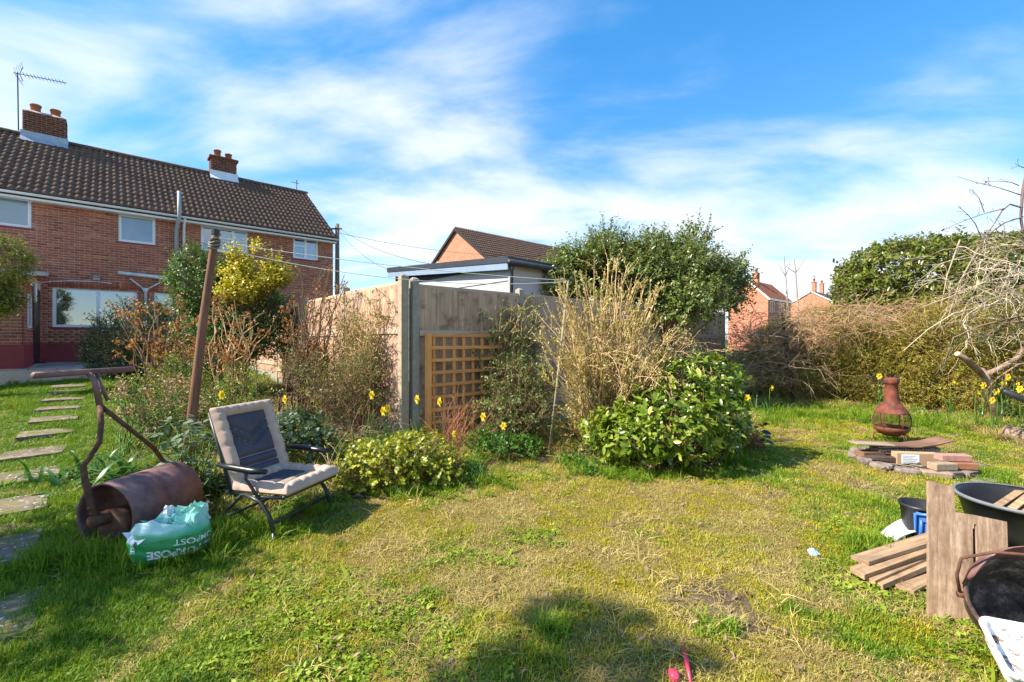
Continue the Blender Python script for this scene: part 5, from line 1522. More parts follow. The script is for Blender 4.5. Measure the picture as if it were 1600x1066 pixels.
# coal scuttle
t = NT('sooty_iron'); v = t.coord('Object')
c = t.ramp(t.noise(v, 10, 6, .75), [(.35, srgb(40, 34, 32)), (.52, srgb(88, 76, 70)), (.70, srgb(176, 156, 140))])
t.bump(t.noise(v, 40, 5, .7), .6, .006)
M_soot = t.done(c, .8, .1, .3)
SC = np.array([2.25, 1.93, T(2.25, 1.93)])
scu = thing('coal_scuttle', 'old sooty iron coal scuttle with wire handle lying open towards the camera', 'coal scuttle', SC)
ax = unit([-.28, -.75, .60]); xx = unit(np.cross([0, 0, 1], ax)); yy = np.cross(ax, xx)
MS = Matrix(((xx[0], yy[0], ax[0], 0), (xx[1], yy[1], ax[1], 0), (xx[2], yy[2], ax[2], .285), (0, 0, 0, 1)))
part('body', MB().lathe([(0, -.22), (.13, -.22), (.165, -.17), (.21, -.02), (.222, 0), (.228, .004), (.224, .012), (.212, .008), (.2, -.02), (.155, -.165), (.12, -.205), (0, -.205)], (0, 0, 0), 44, sx=1.02, sy=.92).xform(MS), M_soot, scu, True)
part('rim', MB().tube([(.224 * 1.02 * math.cos(a), .224 * .92 * math.sin(a), .006) for a in np.linspace(0, 2 * math.pi, 49)], .006, 6, False).xform(MS), M_drust, scu, True)
hd = MB(); vs = []; nn_ = 24
for j in range(7):
    for i in range(nn_ + 1):
        a_ = math.radians(15 + 150 * i / nn_); r_ = .222 + .015 * math.sin(j / 6 * math.pi)
        vs.append((r_ * 1.02 * math.cos(a_) * (1 - .05 * j / 6), r_ * .92 * math.sin(a_) + .012 * j / 6, .008 + .16 * j / 6 * math.sin(math.pi * i / nn_) ** .45))
hd.add(vs, [(j * (nn_ + 1) + i, j * (nn_ + 1) + i + 1, (j + 1) * (nn_ + 1) + i + 1, (j + 1) * (nn_ + 1) + i) for j in range(6) for i in range(nn_)])
h2 = part('hood', hd.xform(MS), M_roller, scu, True); h2.modifiers.new('thick', 'SOLIDIFY').thickness = .004
part('handle', MB().tube([(-.235, .02, -.02), (-.26, .08, .06), (-.25, .14, .12), (-.15, .17, .17), (.0, .175, .18), (.15, .17, .17), (.25, .14, .12), (.26, .08, .06), (.235, .02, -.02)], .0065, 8).xform(MS), M_drust, scu, True)
part('pivot', MB().tube([(-.245, .02, -.02), (-.205, .02, -.02)], .014, 8).xform(MS), M_drust, scu, True)
# white tray
t = NT('dirty_white_plastic'); v = t.coord('Object')
c = t.mix(t.ramp(t.noise(v, 22, 6, .75), [(.5, (0, 0, 0)), (.60, (1, 1, 1))]), (.80, .80, .81, 1), srgb(120, 96, 70))
M_tray = t.done(c, .45, 0, .4)
TY = G(1560, 1046)
tray = thing('white_tray', 'dirty white plastic tray in front of the coal scuttle, cut off by the frame', 'tray', (2.13, 1.79, T(2.13, 1.79)), math.radians(-24))
def rrect(w, d, r, n=6):
    out = []
    for cx_, cy_, a0 in ((w - r, d - r, 0), (-w + r, d - r, 90), (-w + r, -d + r, 180), (w - r, -d + r, 270)):
        for k in range(n + 1):
            a_ = math.radians(a0 + 90 * k / n); out.append((cx_ + r * math.cos(a_), cy_ + r * math.sin(a_)))
    return out
def loft(rings, closed_bottom=True):
    m = MB(); n = len(rings[0]); vs = [p for r in rings for p in r]
    fs = [(j * n + i, j * n + (i + 1) % n, (j + 1) * n + (i + 1) % n, (j + 1) * n + i) for j in range(len(rings) - 1) for i in range(n)]
    if closed_bottom: fs += [tuple(range(n))[::-1], tuple((len(rings) - 1) * n + i for i in range(n))]
    return m.add(vs, fs)
rings = [[(x, y, z) for x, y in rrect(w, d, r)] for w, d, r, z in ((.15, .10, .03, 0), (.165, .115, .035, .075), (.178, .128, .04, .078), (.178, .128, .04, .086), (.160, .110, .033, .084), (.145, .095, .028, .012))]
tr_o = part('dish', loft(rings), M_tray, tray); tr_o.rotation_euler = (math.radians(26), 0, 0); tr_o.location = (0, 0, .135)
# pink toy pieces, blue scrap
M_pink = plain('pink_plastic', srgb(206, 66, 92), .4, 0, .12, 10, .1)
g1 = G(1068, 1024); g2 = G(1080, 1075)
solo('pink_strap', MB().tube([g1 * 0 + np.array([0, 0, .035]), (g2 - g1) * .4 + np.array([0, 0, .03]), (g2 - g1) + np.array([0, 0, .012])], [.007, .011, .006], 8), M_pink, g1, (0, 0, 0), 'thin pink plastic handle lying in the grass at the bottom edge', 'toy', bevel=0, smooth_=True)
solo('pink_ball_end', rock(.022, .026, .022, 3), M_pink, G(1053, 1064) + np.array([0, 0, .02]), (0, 0, 0), 'rounded pink plastic lump in the grass at the bottom edge', 'toy', bevel=0, smooth_=True)
M_scrap = plain('pale_blue_plastic', srgb(170, 200, 240), .4, 0, .2, 10, .1)
solo('blue_scrap', MB().add([(-.035, -.02, 0), (.03, -.025, .01), (.045, .015, .0), (.0, .03, .03), (-.03, .02, .025), (0, 0, .045)], [(0, 1, 5), (1, 2, 5), (2, 3, 5), (3, 4, 5), (4, 0, 5), (0, 4, 3, 2, 1)]), M_scrap, G(1271, 868), (0, 0, .2), 'scrap of pale blue plastic lying on the lawn', 'litter', bevel=0)
# black tube entering at the right edge
bt = thing('black_metal_stand', 'black metal tube jutting in from the right edge above the hedge foot', 'metal stand', (5.3, 4.1, T(5.3, 4.1)))
p0, p1 = A(1567, 611, 4.2), A(1690, 660, 4.1)
r0 = np.array([5.3, 4.1, T(5.3, 4.1)])
part('tube', MB().tube([p0 - r0, p1 - r0], .03, 12), M_bplast, bt, True)
part('upright', MB().tube([p1 - r0, (p1[0] - r0[0], p1[1] - r0[1], 0)], .025, 10), M_bplast, bt, True)
# log stumps at the right edge
lg = G(1592, 690)
t = NT('log_bark'); v = t.coord('Object')
c = t.ramp(t.noise(v, 10, 5, .7), [(.3, srgb(112, 88, 72)), (.7, srgb(190, 162, 140))]); t.bump(t.noise(v, 30, 4, .7), .7, .02)
M_log = t.done(c, .95, 0, .1)
solo('log', MB().tube([(-.02, 0, .04), (.2, .05, .10), (.5, .1, .12)], [.10, .11, .11], 14), M_log, lg + np.array([-.12, .1, .08]), (0, .55, -.9), 'sawn grey log lying at the right edge below the hedge', 'log', bevel=0)
solo('log', rock(.16, .11, .08, 4), M_log, lg + np.array([.12, -.02, .05]), (0, 0, .4), 'lumpy brown wood chunk beside the sawn log at the right edge', 'log', bevel=0)
# ------------------------------------------------------------------ plants
def B(px, py, rx, ry, d, dd=0.0, deep=1.0):
    """ellipsoid from a pixel centre, pixel radii and a depth"""
    d = d + dd
    c_ = A(px, py, d)
    return (c_[0], c_[1], c_[2], rx * d / F, rx * d / F * deep, ry * d / F)
L_dark = leafmat('leaf_dark_green', [(.035, .06, .022), (.065, .105, .035), (.12, .165, .065)], .35, .25)
L_ever = leafmat('leaf_evergreen', [(.08, .12, .025), (.14, .20, .04), (.23, .29, .09)], .32, .3)
L_laurel = leafmat('leaf_laurel', [(.06, .085, .010), (.11, .14, .016), (.17, .195, .03), (.24, .25, .06)], .30, .28)
L_skim = leafmat('leaf_bright_green', [(.065, .12, .008), (.12, .19, .013), (.20, .27, .022), (.36, .38, .07)], .28, .3)
L_skimo = leafmat('leaf_bright_green_single', [(.065, .12, .008), (.12, .19, .013), (.20, .27, .022), (.40, .42, .09)], .28, .3, objvar=True)
L_yel = leafmat('leaf_golden', [(.30, .30, .02), (.55, .48, .03), (.72, .60, .06)], .4, .3)
L_yg = leafmat('leaf_yellow_green', [(.08, .13, .015), (.20, .24, .03), (.36, .34, .05)], .4, .3)
L_mid = leafmat('leaf_mid_green', [(.045, .10, .012), (.08, .16, .02), (.13, .23, .035)], .4, .35)
L_grey = leafmat('leaf_grey_green', [(.075, .115, .065), (.12, .17, .10), (.19, .24, .16)], .5, .25, objvar=True)
L_greyi = leafmat('leaf_grey_green_small', [(.06, .10, .05), (.10, .15, .08), (.16, .21, .13)], .5, .25)
L_olive = leafmat('leaf_olive', [(.14, .13, .014), (.22, .205, .02), (.32, .29, .035), (.42, .36, .06)], .5, .3)
L_bud = leafmat('bud_yellow', [(.28, .23, .07), (.42, .36, .12), (.56, .49, .20)], .5, .3)
L_clim = leafmat('leaf_climber', [(.09, .11, .022), (.15, .18, .035), (.26, .27, .075)], .45, .3)
L_brown = leafmat('leaf_dead', [(.18, .11, .065), (.32, .21, .13), (.46, .34, .23)], .8, .2)
L_rust = leafmat('leaf_rust', [(.24, .09, .035), (.36, .15, .06), (.46, .22, .09)], .7, .25)
L_strap = leafmat('leaf_strap', [(.03, .09, .018), (.06, .15, .03), (.10, .21, .05)], .35, .3)
L_cover = leafmat('leaf_ground_cover', [(.035, .10, .012), (.07, .17, .02), (.12, .25, .035)], .4, .35)
L_purple = leafmat('leaf_dark_round', [(.03, .055, .04), (.05, .085, .055), (.075, .055, .05)], .35, .15, objvar=True)
K_brown = barkmat('twig_brown', srgb(92, 68, 52), srgb(146, 114, 88))
K_tan = barkmat('twig_tan', srgb(170, 132, 92), srgb(224, 190, 142))
K_olive = barkmat('twig_olive', srgb(112, 96, 46), srgb(176, 148, 84))
K_pale = barkmat('twig_pale', srgb(150, 130, 106), srgb(212, 194, 166))
K_dark = barkmat('twig_dark', srgb(52, 42, 36), srgb(92, 76, 64))
K_red = barkmat('twig_red', srgb(142, 86, 62), srgb(196, 134, 98))
K_straw = barkmat('straw', srgb(150, 122, 84), srgb(216, 190, 146))
K_green = barkmat('stem_green', srgb(70, 100, 40), srgb(110, 140, 62))

def stems_to(base, targets, r0, lift=.55, spread=.12, n=9, R=rng, wob=.02):
    out = []
    for q in targets:
        b = np.array(base) + np.array([R.normal(0, spread), R.normal(0, spread), 0])
        c_ = b * .45 + q * .55; c_[2] = b[2] + (q[2] - b[2]) * lift; c_[:2] = b[:2] + (q[:2] - b[:2]) * .28
        u_ = np.linspace(0, 1, n)[:, None]
        p = (1 - u_) ** 2 * b + 2 * u_ * (1 - u_) * c_ + u_ ** 2 * q
        p[1:-1] += R.normal(0, wob, (n - 2, 3))
        out.append(p)
    return out
def side_twigs(paths, per, length, up=.5, jit=.25, droop=0.0, n=5, lo=.25, hi=.98, R=rng):
    out = []
    for p in paths:
        P_, D_ = along(p, per, lo, hi, R)
        for a_, d_ in zip(P_, D_):
            v = R.normal(0, 1, 3); out.append(wander(a_, d_ * .9 + v * .55 + np.array([0, 0, up]), length * R.uniform(.4, 1.3), n, jit, droop, R))
    return out
def leaves_on(paths, per, L, W, lo=.15, R=rng, up=.3, tmpl=LEAF4, out=.8):
    P_, D_ = [], []
    for p in paths:
        a_, d_ = along(p, per, lo, 1.0, R); P_.append(a_); D_.append(d_)
    P_ = np.concatenate(P_); D_ = np.concatenate(D_); n = len(P_)
    s_ = rand_dir(n, R)
    D2 = D_ * .6 + s_ * out; N2 = np.array([0, 0, 1.0]) + R.normal(0, .6, (n, 3))
    return leaf_geo(P_, D2, N2, L * R.uniform(.6, 1.3, n), W * R.uniform(.7, 1.2, n), tmpl)
def put_leaves(name, geo, mat, parent): return npart(name, geo[0], geo[1], mat, parent, 'stuff')
def put_twigs(name, paths, r0, r1, mat, parent, sides=3, kind='stuff'):
    v, f = tubes_geo(paths, [(r0 * rng.uniform(.7, 1.2), r1)] * len(paths) if not isinstance(r0, list) else r0, sides)
    return npart(name, v, f, mat, parent, kind, True)
def leafy_shrub(name, label, cat, base, blobs, nsp, splen, per, leaf, lm, bark, up=.5, rnd=.5, wl=.5, gap=.35, gs=2.0, inner=.5, seed=1, stems=7, r0=.03, zmin=None, group=None, tmpl=LEAF4, inner_n=0):
    R = np.random.default_rng(seed)
    o = thing(name, label, cat, base, 0, group)
    P_, N_ = blob_points(blobs, nsp, inner, gap, gs, seed, zmin, R)
    lv, lf, tw = sprays(P_, N_, splen, per, leaf, up, rnd, wl, R, tmpl)
    put_leaves('crown', (lv, lf), lm, o)
    tgt = P_[R.choice(len(P_), min(len(P_), stems * 6), replace=False)]
    st = stems_to(base, tgt * .85 + np.array(base) * .15, r0, .5, .05, 8, R)
    v, f = tubes_geo(st[:stems], [(r0, r0 * .3)] * stems, 6); npart('trunk', v, f, bark, o, None, True)
    v, f = tubes_geo(st[stems:] + tw, [(r0 * .45, .004)] * (len(st) - stems) + [(.004, .0015)] * len(tw), 3); npart('twigs', v, f, bark, o, 'stuff')
    return o
def gpt(px, py): return G(px, py)

# left edge bush in front of the lobby
g = A(-70, 585, 8.4); g[2] = T(g[0], g[1])
leafy_shrub('garden_bush', 'yellow green leafy bush at the left edge in front of the lobby', 'bush', g, [B(-8, 415, 40, 42, 8.6), B(5, 450, 22, 32, 8.6, .1), B(-20, 465, 30, 30, 8.6)], 1500, .22, 6, .055, L_yg, K_brown, .5, .5, .5, .38, 2.2, seed=11)
# dark rounded bush below the big window
g = gpt(205, 603)
leafy_shrub('evergreen_bush', 'dark rounded evergreen bush below the large ground floor window', 'bush', g, [B(215, 520, 52, 48, 9.6), B(185, 545, 42, 45, 9.5), B(245, 535, 35, 50, 9.7), B(165, 560, 25, 28, 9.4)], 1700, .18, 6, .05, L_dark, K_dark, .4, .6, .5, .34, 2.5, seed=12)
# golden variegated evergreen
g = A(362, 600, 8.9); g[2] = T(g[0], g[1])
gold = leafy_shrub('variegated_shrub', 'tall evergreen shrub with dark green leaves behind the leaning pole', 'shrub', g, [B(310, 450, 34, 52, 8.9), B(345, 470, 45, 60, 8.9, .15), B(385, 500, 50, 60, 8.9, .2), B(340, 540, 55, 50, 8.9), B(425, 510, 30, 50, 8.9, .1), B(300, 412, 14, 24, 8.9)], 3400, .24, 8, .055, L_mid, K_brown, .9, .45, .6, .30, 2.4, seed=13)
R = np.random.default_rng(14)
P_, N_ = blob_points([B(380, 440, 16, 26, 8.7), B(399, 402, 6, 20, 8.7), B(369, 408, 7, 20, 8.7), B(420, 442, 14, 22, 8.7), B(378, 462, 30, 18, 8.6), B(384, 425, 6, 22, 8.6), B(443, 440, 9, 16, 8.7), B(428, 420, 5, 16, 8.7), B(352, 432, 5, 16, 8.7)], 760, .3, .25, 3, 3, None, R)
lv, lf, tw = sprays(P_, N_, .24, 9, .06, 1.6, .3, .6, R)
put_leaves('golden_shoots', (lv, lf), L_yel, gold)['label'] = 'bright golden yellow shoots at the top'
v, f = tubes_geo(tw, [(.004, .002)] * len(tw), 3); npart('golden_twigs', v, f, K_brown, gold, 'stuff')

# dead hydrangea-like stems with rusty heads round the pole
def dead_stems(name, label, base, targets, r, heads, seed, bark=K_brown, hm=L_rust, hsize=.05, per=2, tl=.35):
    R = np.random.default_rng(seed)
    o = thing(name, label, 'shrub', base)
    st = stems_to(base, targets, r, .6, .18, 8, R, .025)
    tw = side_twigs(st, per, tl, .6, .2, 0, 5, .35, .95, R)
    v, f = tubes_geo(st + tw, [(r, r * .4)] * len(st) + [(r * .5, r * .2)] * len(tw), 5); npart('stems', v, f, bark, o, 'stuff', True)
    tips = np.array([p[-1] for p in st + tw]); tips = tips[R.random(len(tips)) < heads]
    if len(tips):
        n = 16; P_ = (tips[:, None, :] + R.normal(0, hsize * .62, (len(tips), n, 3))).reshape(-1, 3)
        geo = leaf_geo(P_, rand_dir(len(P_), R), rand_dir(len(P_), R) + np.array([0, 0, .6]), hsize * R.uniform(.5, 1, len(P_)), hsize * .7)
        put_leaves('dead_heads', geo, hm, o)
    return o, st, tw
def px_targets(n, px0, px1, py0, py1, d, dj, R, fn=None):
    x = R.uniform(px0, px1, n); y = R.uniform(py0, py1, n); dd = d + R.uniform(-dj, dj, n)
    if fn is not None: y = np.array([max(a_, fn(b_)) for a_, b_ in zip(y, x)])
    return np.array([A(a_, b_, c_) for a_, b_, c_ in zip(x, y, dd)])
R = np.random.default_rng(21)
b_ = A(265, 655, 6.9); b_[2] = T(b_[0], b_[1])
hyd, st, tw = dead_stems('bare_hydrangea', 'bare brown shrub with rust coloured dead flower heads left of the leaning pole', b_, px_targets(34, 175, 330, 475, 570, 6.9, .6, R), .014, .8, 22)
put_leaves('buds', leaves_on(tw + st, 6, .04, .022, .4, R), L_yg, hyd)
b_ = A(360, 650, 6.6); b_[2] = T(b_[0], b_[1])
hy2, st, tw = dead_stems('bare_flowering_shrub', 'leggy shrub with pale stems and orange seed heads right of the leaning pole', b_, px_targets(22, 330, 430, 460, 560, 6.6, .4, R), .012, .7, 23, K_tan)
put_leaves('buds', leaves_on(tw + st, 5, .04, .022, .3, R), L_clim, hy2)
b_ = A(235, 690, 5.4); b_[2] = T(b_[0], b_[1])
lowd, st, tw = dead_stems('low_dead_shrub', 'low tangle of green stems and beige dead flower heads behind the roller', b_, px_targets(44, 165, 320, 590, 655, 5.5, .5, R), .008, .75, 24, K_green, L_brown, .045, 2, .2)
# tall twiggy shrub with reddish tips against the left fence
b_ = A(480, 665, 6.9); b_[2] = T(b_[0], b_[1])
red, st, tw = dead_stems('red_tipped_shrub', 'tall twiggy shrub with reddish tips against the sunlit fence', b_, px_targets(30, 440, 545, 415, 560, 6.9, .35, R), .013, .22, 25, K_brown, L_rust, .05, 4, .4)
put_leaves('leaves', leaves_on(tw, 7, .035, .018, .2, R), L_clim, red)
tw2 = side_twigs(tw, 2, .2, .3, .3, .2, 4, .2, 1, R); put_twigs('fine_twigs', tw2, .003, .0015, K_brown, red)

# climber on the left fence
fo = np.array([-1.0, 0, 0])
R = np.random.default_rng(31)
def climber(name, label, O, ex, en, x0, x1, z0, z1, nst, seed, lm, bark, leafn, leaf, thick=.3, top=None):
    R = np.random.default_rng(seed); O = np.array(O); base = O + ex * ((x0 + x1) / 2) + en * .12; base[2] = T(base[0], base[1])
    o = thing(name, label, 'climber', base)
    tg = []
    for k in range(nst):
        x = R.uniform(x0, x1); zt = z1 - R.random() ** 1.5 * (z1 - z0) * .8
        if top is not None: zt = min(zt, top(x) - R.random() * .15)
        q = O + ex * x + en * R.uniform(.05, thick); q[2] = zt; tg.append(q)
    bs = [base + ex * R.uniform(-.5, .5) * (x1 - x0) * .7 for _ in tg]
    st = []
    for q, bb in zip(tg, bs): st += stems_to(bb, [q], .01, .5, .05, 10, R, .05)
    tw = side_twigs(st, 6, .35, .1, .35, .5, 6, .1, 1, R)
    v, f = tubes_geo(st + tw, [(.009, .003)] * len(st) + [(.004, .0015)] * len(tw), 4); npart('stems', v, f, bark, o, 'stuff', True)
    put_leaves('leaves', leaves_on(tw, leafn, leaf, leaf * .45, .05, R), lm, o)
    return o
climber('honeysuckle', 'tangled brown climber with small leaves covering the sunlit fence by the corner', FC, V, -U, .2, 1.9, .35, 2.05, 110, 32, L_clim, K_tan, 9, .046, .42)
climber('honeysuckle', 'straggly dry climber low on the sunlit fence behind the chair', FC, V, -U, 1.6, 3.4, .3, 1.6, 60, 33, L_clim, K_straw, 5, .045, .5)
climber('trellis_climber', 'leafy climber growing up the right end of the trellis to the fence top', RF0, U, -V, 1.0, 2.2, .25, 1.98, 120, 34, leafmat('leaf_trellis', [(.085, .12, .035), (.15, .20, .06), (.28, .32, .14)], .4, .3), K_tan, 11, .06, .5, None)

L_scr = leafmat('leaf_scrambler', [(.07, .115, .022), (.13, .19, .04), (.24, .30, .09)], .4, .3)
g = gpt(812, 690)
leafy_shrub('scrambling_shrub', 'loose small leaved shrub below the trellis climber, left of the thin post', 'shrub', g, [B(800, 600, 34, 42, 6.0), B(820, 650, 42, 38, 5.8), B(775, 655, 30, 34, 5.7), B(845, 610, 26, 40, 6.1)], 620, .22, 7, .045, L_scr, K_brown, .3, .8, .45, .36, 3, .2, 35, 9, .01)
g = gpt(545, 690)
leafy_shrub('fence_foot_shrub', 'straggly olive leaved shrub at the foot of the sunlit fence', 'shrub', g, [B(560, 600, 40, 45, 5.9), B(520, 620, 40, 40, 6.0), B(590, 580, 26, 50, 6.1), B(470, 600, 36, 50, 6.3)], 620, .24, 6, .04, L_clim, K_brown, .4, .9, .45, .38, 3, .2, 36, 10, .01)
g = gpt(215, 660)
leafy_shrub('low_green_shrub', 'low mixed green shrub behind the roller handle', 'shrub', g, [B(225, 620, 50, 30, 6.2), B(280, 600, 40, 40, 6.4), B(330, 620, 40, 34, 6.2), B(390, 610, 36, 36, 6.2)], 560, .2, 6, .042, L_yg, K_green, .5, .8, .5, .40, 3, .2, 37, 8, .008)
# big twiggy forsythia in the middle
R = np.random.default_rng(41)
fb = gpt(945, 703)
fors = thing('twiggy_shrub', 'big upright twiggy shrub with pale yellow buds in the middle of the garden', 'shrub', fb)
tg = []
while len(tg) < 230:
    a_, b2 = R.uniform(-1, 1), R.uniform(-1, 1)
    if a_ * a_ + b2 * b2 > 1: continue
    px, py = 955 + 128 * a_ * (1 - .30 * max(0, b2)), 560 - 165 * b2
    px -= 12 * b2
    tg.append(A(px, py, 5.75 + R.uniform(-.6, .6)))
st = stems_to(fb, tg, .012, .5, .10, 9, R, .012)
tw = side_twigs(st, 9, .30, .75, .12, 0, 5, .3, 1, R)
v, f = tubes_geo(st, [(R.uniform(.008, .015), .004) for _ in st], 5); npart('stems', v, f, K_tan, fors, 'stuff', True)
v, f = tubes_geo(tw, [(.0042, .0018)] * len(tw), 3); npart('twigs', v, f, K_tan, fors, 'stuff', True)
put_leaves('buds', leaves_on(tw, 11, .044, .021, .1, R, out=.55), L_bud, fors)
arch = []
for k in range(55):
    s0 = A(R.uniform(900, 1070), R.uniform(520, 600), 5.6 + R.uniform(-.5, .3)); arch.append(wander(s0, np.array([R.uniform(.2, 1), R.uniform(-.6, .2), .5]), R.uniform(.35, .8), 10, .2, 1.9, R))
ar2 = side_twigs(arch, 4, .22, 0, .25, .4, 5, .1, 1, R)
v, f = tubes_geo(arch + ar2, [(.0038, .0016)] * len(arch) + [(.0026, .0012)] * len(ar2), 4); npart('arching_twigs', v, f, K_tan, fors, 'stuff', True)
put_leaves('arching_buds', leaves_on(ar2 + arch, 5, .036, .017, .1, R), L_bud, fors)

# bright broad-leaved bush in front
R = np.random.default_rng(51)
sb_ = gpt(1065, 722)
skim = thing('broadleaf_bush', 'rounded bush of glossy bright green leaves in front of the twiggy shrub', 'bush', sb_)
skb = [B(1085, 625, 68, 70, 5.3, .1), B(1040, 665, 85, 52, 5.1), B(1110, 660, 50, 55, 5.3), B(985, 685, 55, 36, 5.0), B(1120, 600, 35, 40, 5.5), B(940, 670, 26, 22, 5.1)]
P_, N_ = blob_points(skb, 1150, .6, .30, 2.6, 5, T(sb_[0], sb_[1]) + .04, R)
per = 7; n = len(P_)
D_ = N_ + np.array([0, 0, .55]) + R.normal(0, .35, (n, 3)); D_ /= np.linalg.norm(D_, axis=1, keepdims=True)
sd_ = R.normal(0, 1, (n, per, 3)); sd_ -= D_[:, None] * np.sum(sd_ * D_[:, None], -1, keepdims=True); sd_ /= np.linalg.norm(sd_, axis=-1, keepdims=True)
LP = (P_[:, None] + D_[:, None] * (np.arange(per) / per * .07)[None, :, None]).reshape(-1, 3); LD = (sd_ + D_[:, None] * R.uniform(.15, .8, (n, per, 1))).reshape(-1, 3); LN = np.repeat(D_, per, 0) + R.normal(0, .2, (n * per, 3))
LL = .085 * R.uniform(.45, 1.4, n * per); LW = LL * R.uniform(.34, .5, n * per)
vis = (np.repeat(N_, per, 0) @ np.array([.0, -1, .25]) > .35)
cand = np.where(vis)[0]; pick = R.choice(cand, 280, replace=False); rest = np.setdiff1d(np.arange(n * per), pick)
put_leaves('foliage', leaf_geo(LP[rest], LD[rest], LN[rest], LL[rest], LW[rest], LEAF8), L_skim, skim)
leaf_objects('leaf', LP[pick], LD[pick], LN[pick], LL[pick] * 1.1, LW[pick] * 1.1, L_skimo, skim, R)
st = stems_to(sb_, P_[R.choice(n, 130, replace=False)], .01, .45, .2, 7, R); v, f = tubes_geo(st, [(.010, .004)] * len(st), 5); npart('branches', v, f, K_brown, skim, 'stuff', True)
M_flower = plain('cream_bud', srgb(226, 208, 176), .6, 0, .15, 20, 0)
bq = R.choice(np.where(N_ @ np.array([0, -1, .3]) > .5)[0], 34, replace=False)
fbm = mesh_from('flower_bud', *(lambda m: (m.v, m.f))(rock(.013, .013, .011, 8)), M_flower, True)
for k in bq:
    p = P_[k] + D_[k] * .085 - np.array(sb_); link('flower_bud', fbm, skim, None, Matrix.Translation(p) @ Matrix.Rotation(R.uniform(0, 6), 4, 'Z'))

# large evergreen behind the right-hand fence
g = A(1010, 560, 10.4); g[2] = T(g[0], g[1])
leafy_shrub('large_evergreen', 'large spreading evergreen shrub rising behind the shaded fence', 'evergreen shrub', g,
            [B(935, 440, 60, 48, 10.2), B(1005, 440, 66, 48, 10.3), B(1070, 445, 60, 46, 10.3), B(1088, 392, 14, 36, 10.3), B(868, 448, 32, 28, 10.0), B(1128, 455, 30, 30, 10.4), B(948, 395, 20, 28, 10.2), B(1015, 400, 22, 26, 10.3), B(1085, 480, 40, 22, 9.3), B(895, 415, 18, 24, 10.1), B(1146, 430, 14, 18, 10.4), B(980, 405, 12, 20, 10.2), B(1052, 400, 12, 24, 10.3)],
            4600, .42, 11, .085, L_ever, K_brown, .9, .42, .5, .37, 1.5, .45, 61, 9, .06)

# pale low shrub with golden leaves in the bed
g = gpt(620, 755)
leafy_shrub('golden_shrub', 'low spreading shrub with golden green leaves at the front of the bed', 'shrub', g, [B(600, 728, 62, 32, 4.35), B(655, 712, 48, 30, 4.5), B(565, 745, 35, 22, 4.25), B(690, 735, 40, 28, 4.45)], 640, .11, 6, .048, leafmat('leaf_gold_low', [(.12, .17, .010), (.26, .29, .02), (.48, .44, .04)], .4, .3), K_brown, .5, .6, .62, .34, 4, .35, 71, 8, .008, T(g[0], g[1]) + .02, None, LEAF8)
# grey-green big-leaved plant beside the chair
R = np.random.default_rng(81)
g = gpt(300, 785)
grey = thing('grey_leaved_plant', 'grey green broad leaved plant between the pole and the chair', 'plant', g)
P_, N_ = blob_points([B(300, 692, 52, 34, 4.0), B(335, 730, 40, 38, 3.95), B(270, 675, 30, 22, 4.2), B(325, 765, 34, 26, 3.9)], 52, .5, 0, 2, 3, None, R)
per = 5; n = len(P_)
sd_ = R.normal(0, 1, (n, per, 3)); sd_[..., 2] *= .35; sd_ /= np.linalg.norm(sd_, axis=-1, keepdims=True)
LP = (P_[:, None] + R.normal(0, .02, (n, per, 3))).reshape(-1, 3); LD = sd_.reshape(-1, 3) + np.array([0, 0, -.12]); LN = np.array([0, 0, 1.0]) + R.normal(0, .3, (n * per, 3))
LL = .105 * R.uniform(.6, 1.25, n * per)
leaf_objects('leaf', LP, LD, LN, LL, LL * .45, L_grey, grey, R)
st = stems_to(g, P_, .006, .5, .12, 7, R); v, f = tubes_geo(st, [(.007, .003)] * len(st), 5); npart('stems', v, f, K_green, grey, 'stuff', True)
# dark under-foliage at the chair foot and bed
g = gpt(350, 815)
leafy_shrub('ivy_patch', 'dark leafy ivy under and left of the chair', 'plant', g, [B(345, 775, 45, 28, 4.0, .1), B(420, 775, 45, 20, 4.4), B(300, 790, 30, 18, 3.9)], 340, .1, 6, .055, L_dark, K_dark, .4, .7, .7, .3, 4, .2, 82, 6, .006, None, None, LEAF8)
g = gpt(455, 720)
leafy_shrub('soft_leaved_plant', 'soft grey green leafy plant behind the right arm of the chair', 'plant', g, [B(465, 672, 38, 24, 4.9), B(440, 690, 28, 20, 4.8), B(500, 690, 22, 20, 4.9)], 260, .12, 6, .055, L_greyi, K_green, .5, .6, .6, .3, 4, .3, 83, 6, .006, None, None, LEAF8)
g = gpt(800, 695)
leafy_shrub('low_green_plant', 'low bright green plant at the foot of the trellis climber', 'plant', g, [B(770, 690, 40, 14, 5.3), B(815, 697, 32, 12, 5.3), B(735, 742, 30, 14, 4.7)], 420, .07, 6, .042, L_cover, K_green, .6, .7, .6, .25, 5, .1, 84, 4, .005)
g = gpt(935, 745)
leafy_shrub('weedy_cover', 'patch of bright green weeds spilling onto the lawn below the twiggy shrub', 'plant', g, [B(920, 740, 40, 14, 4.9), B(960, 752, 36, 12, 4.75), B(890, 725, 26, 12, 5.2)], 480, .06, 6, .034, L_cover, K_green, .6, .7, .65, .25, 5, .1, 85, 4, .004)
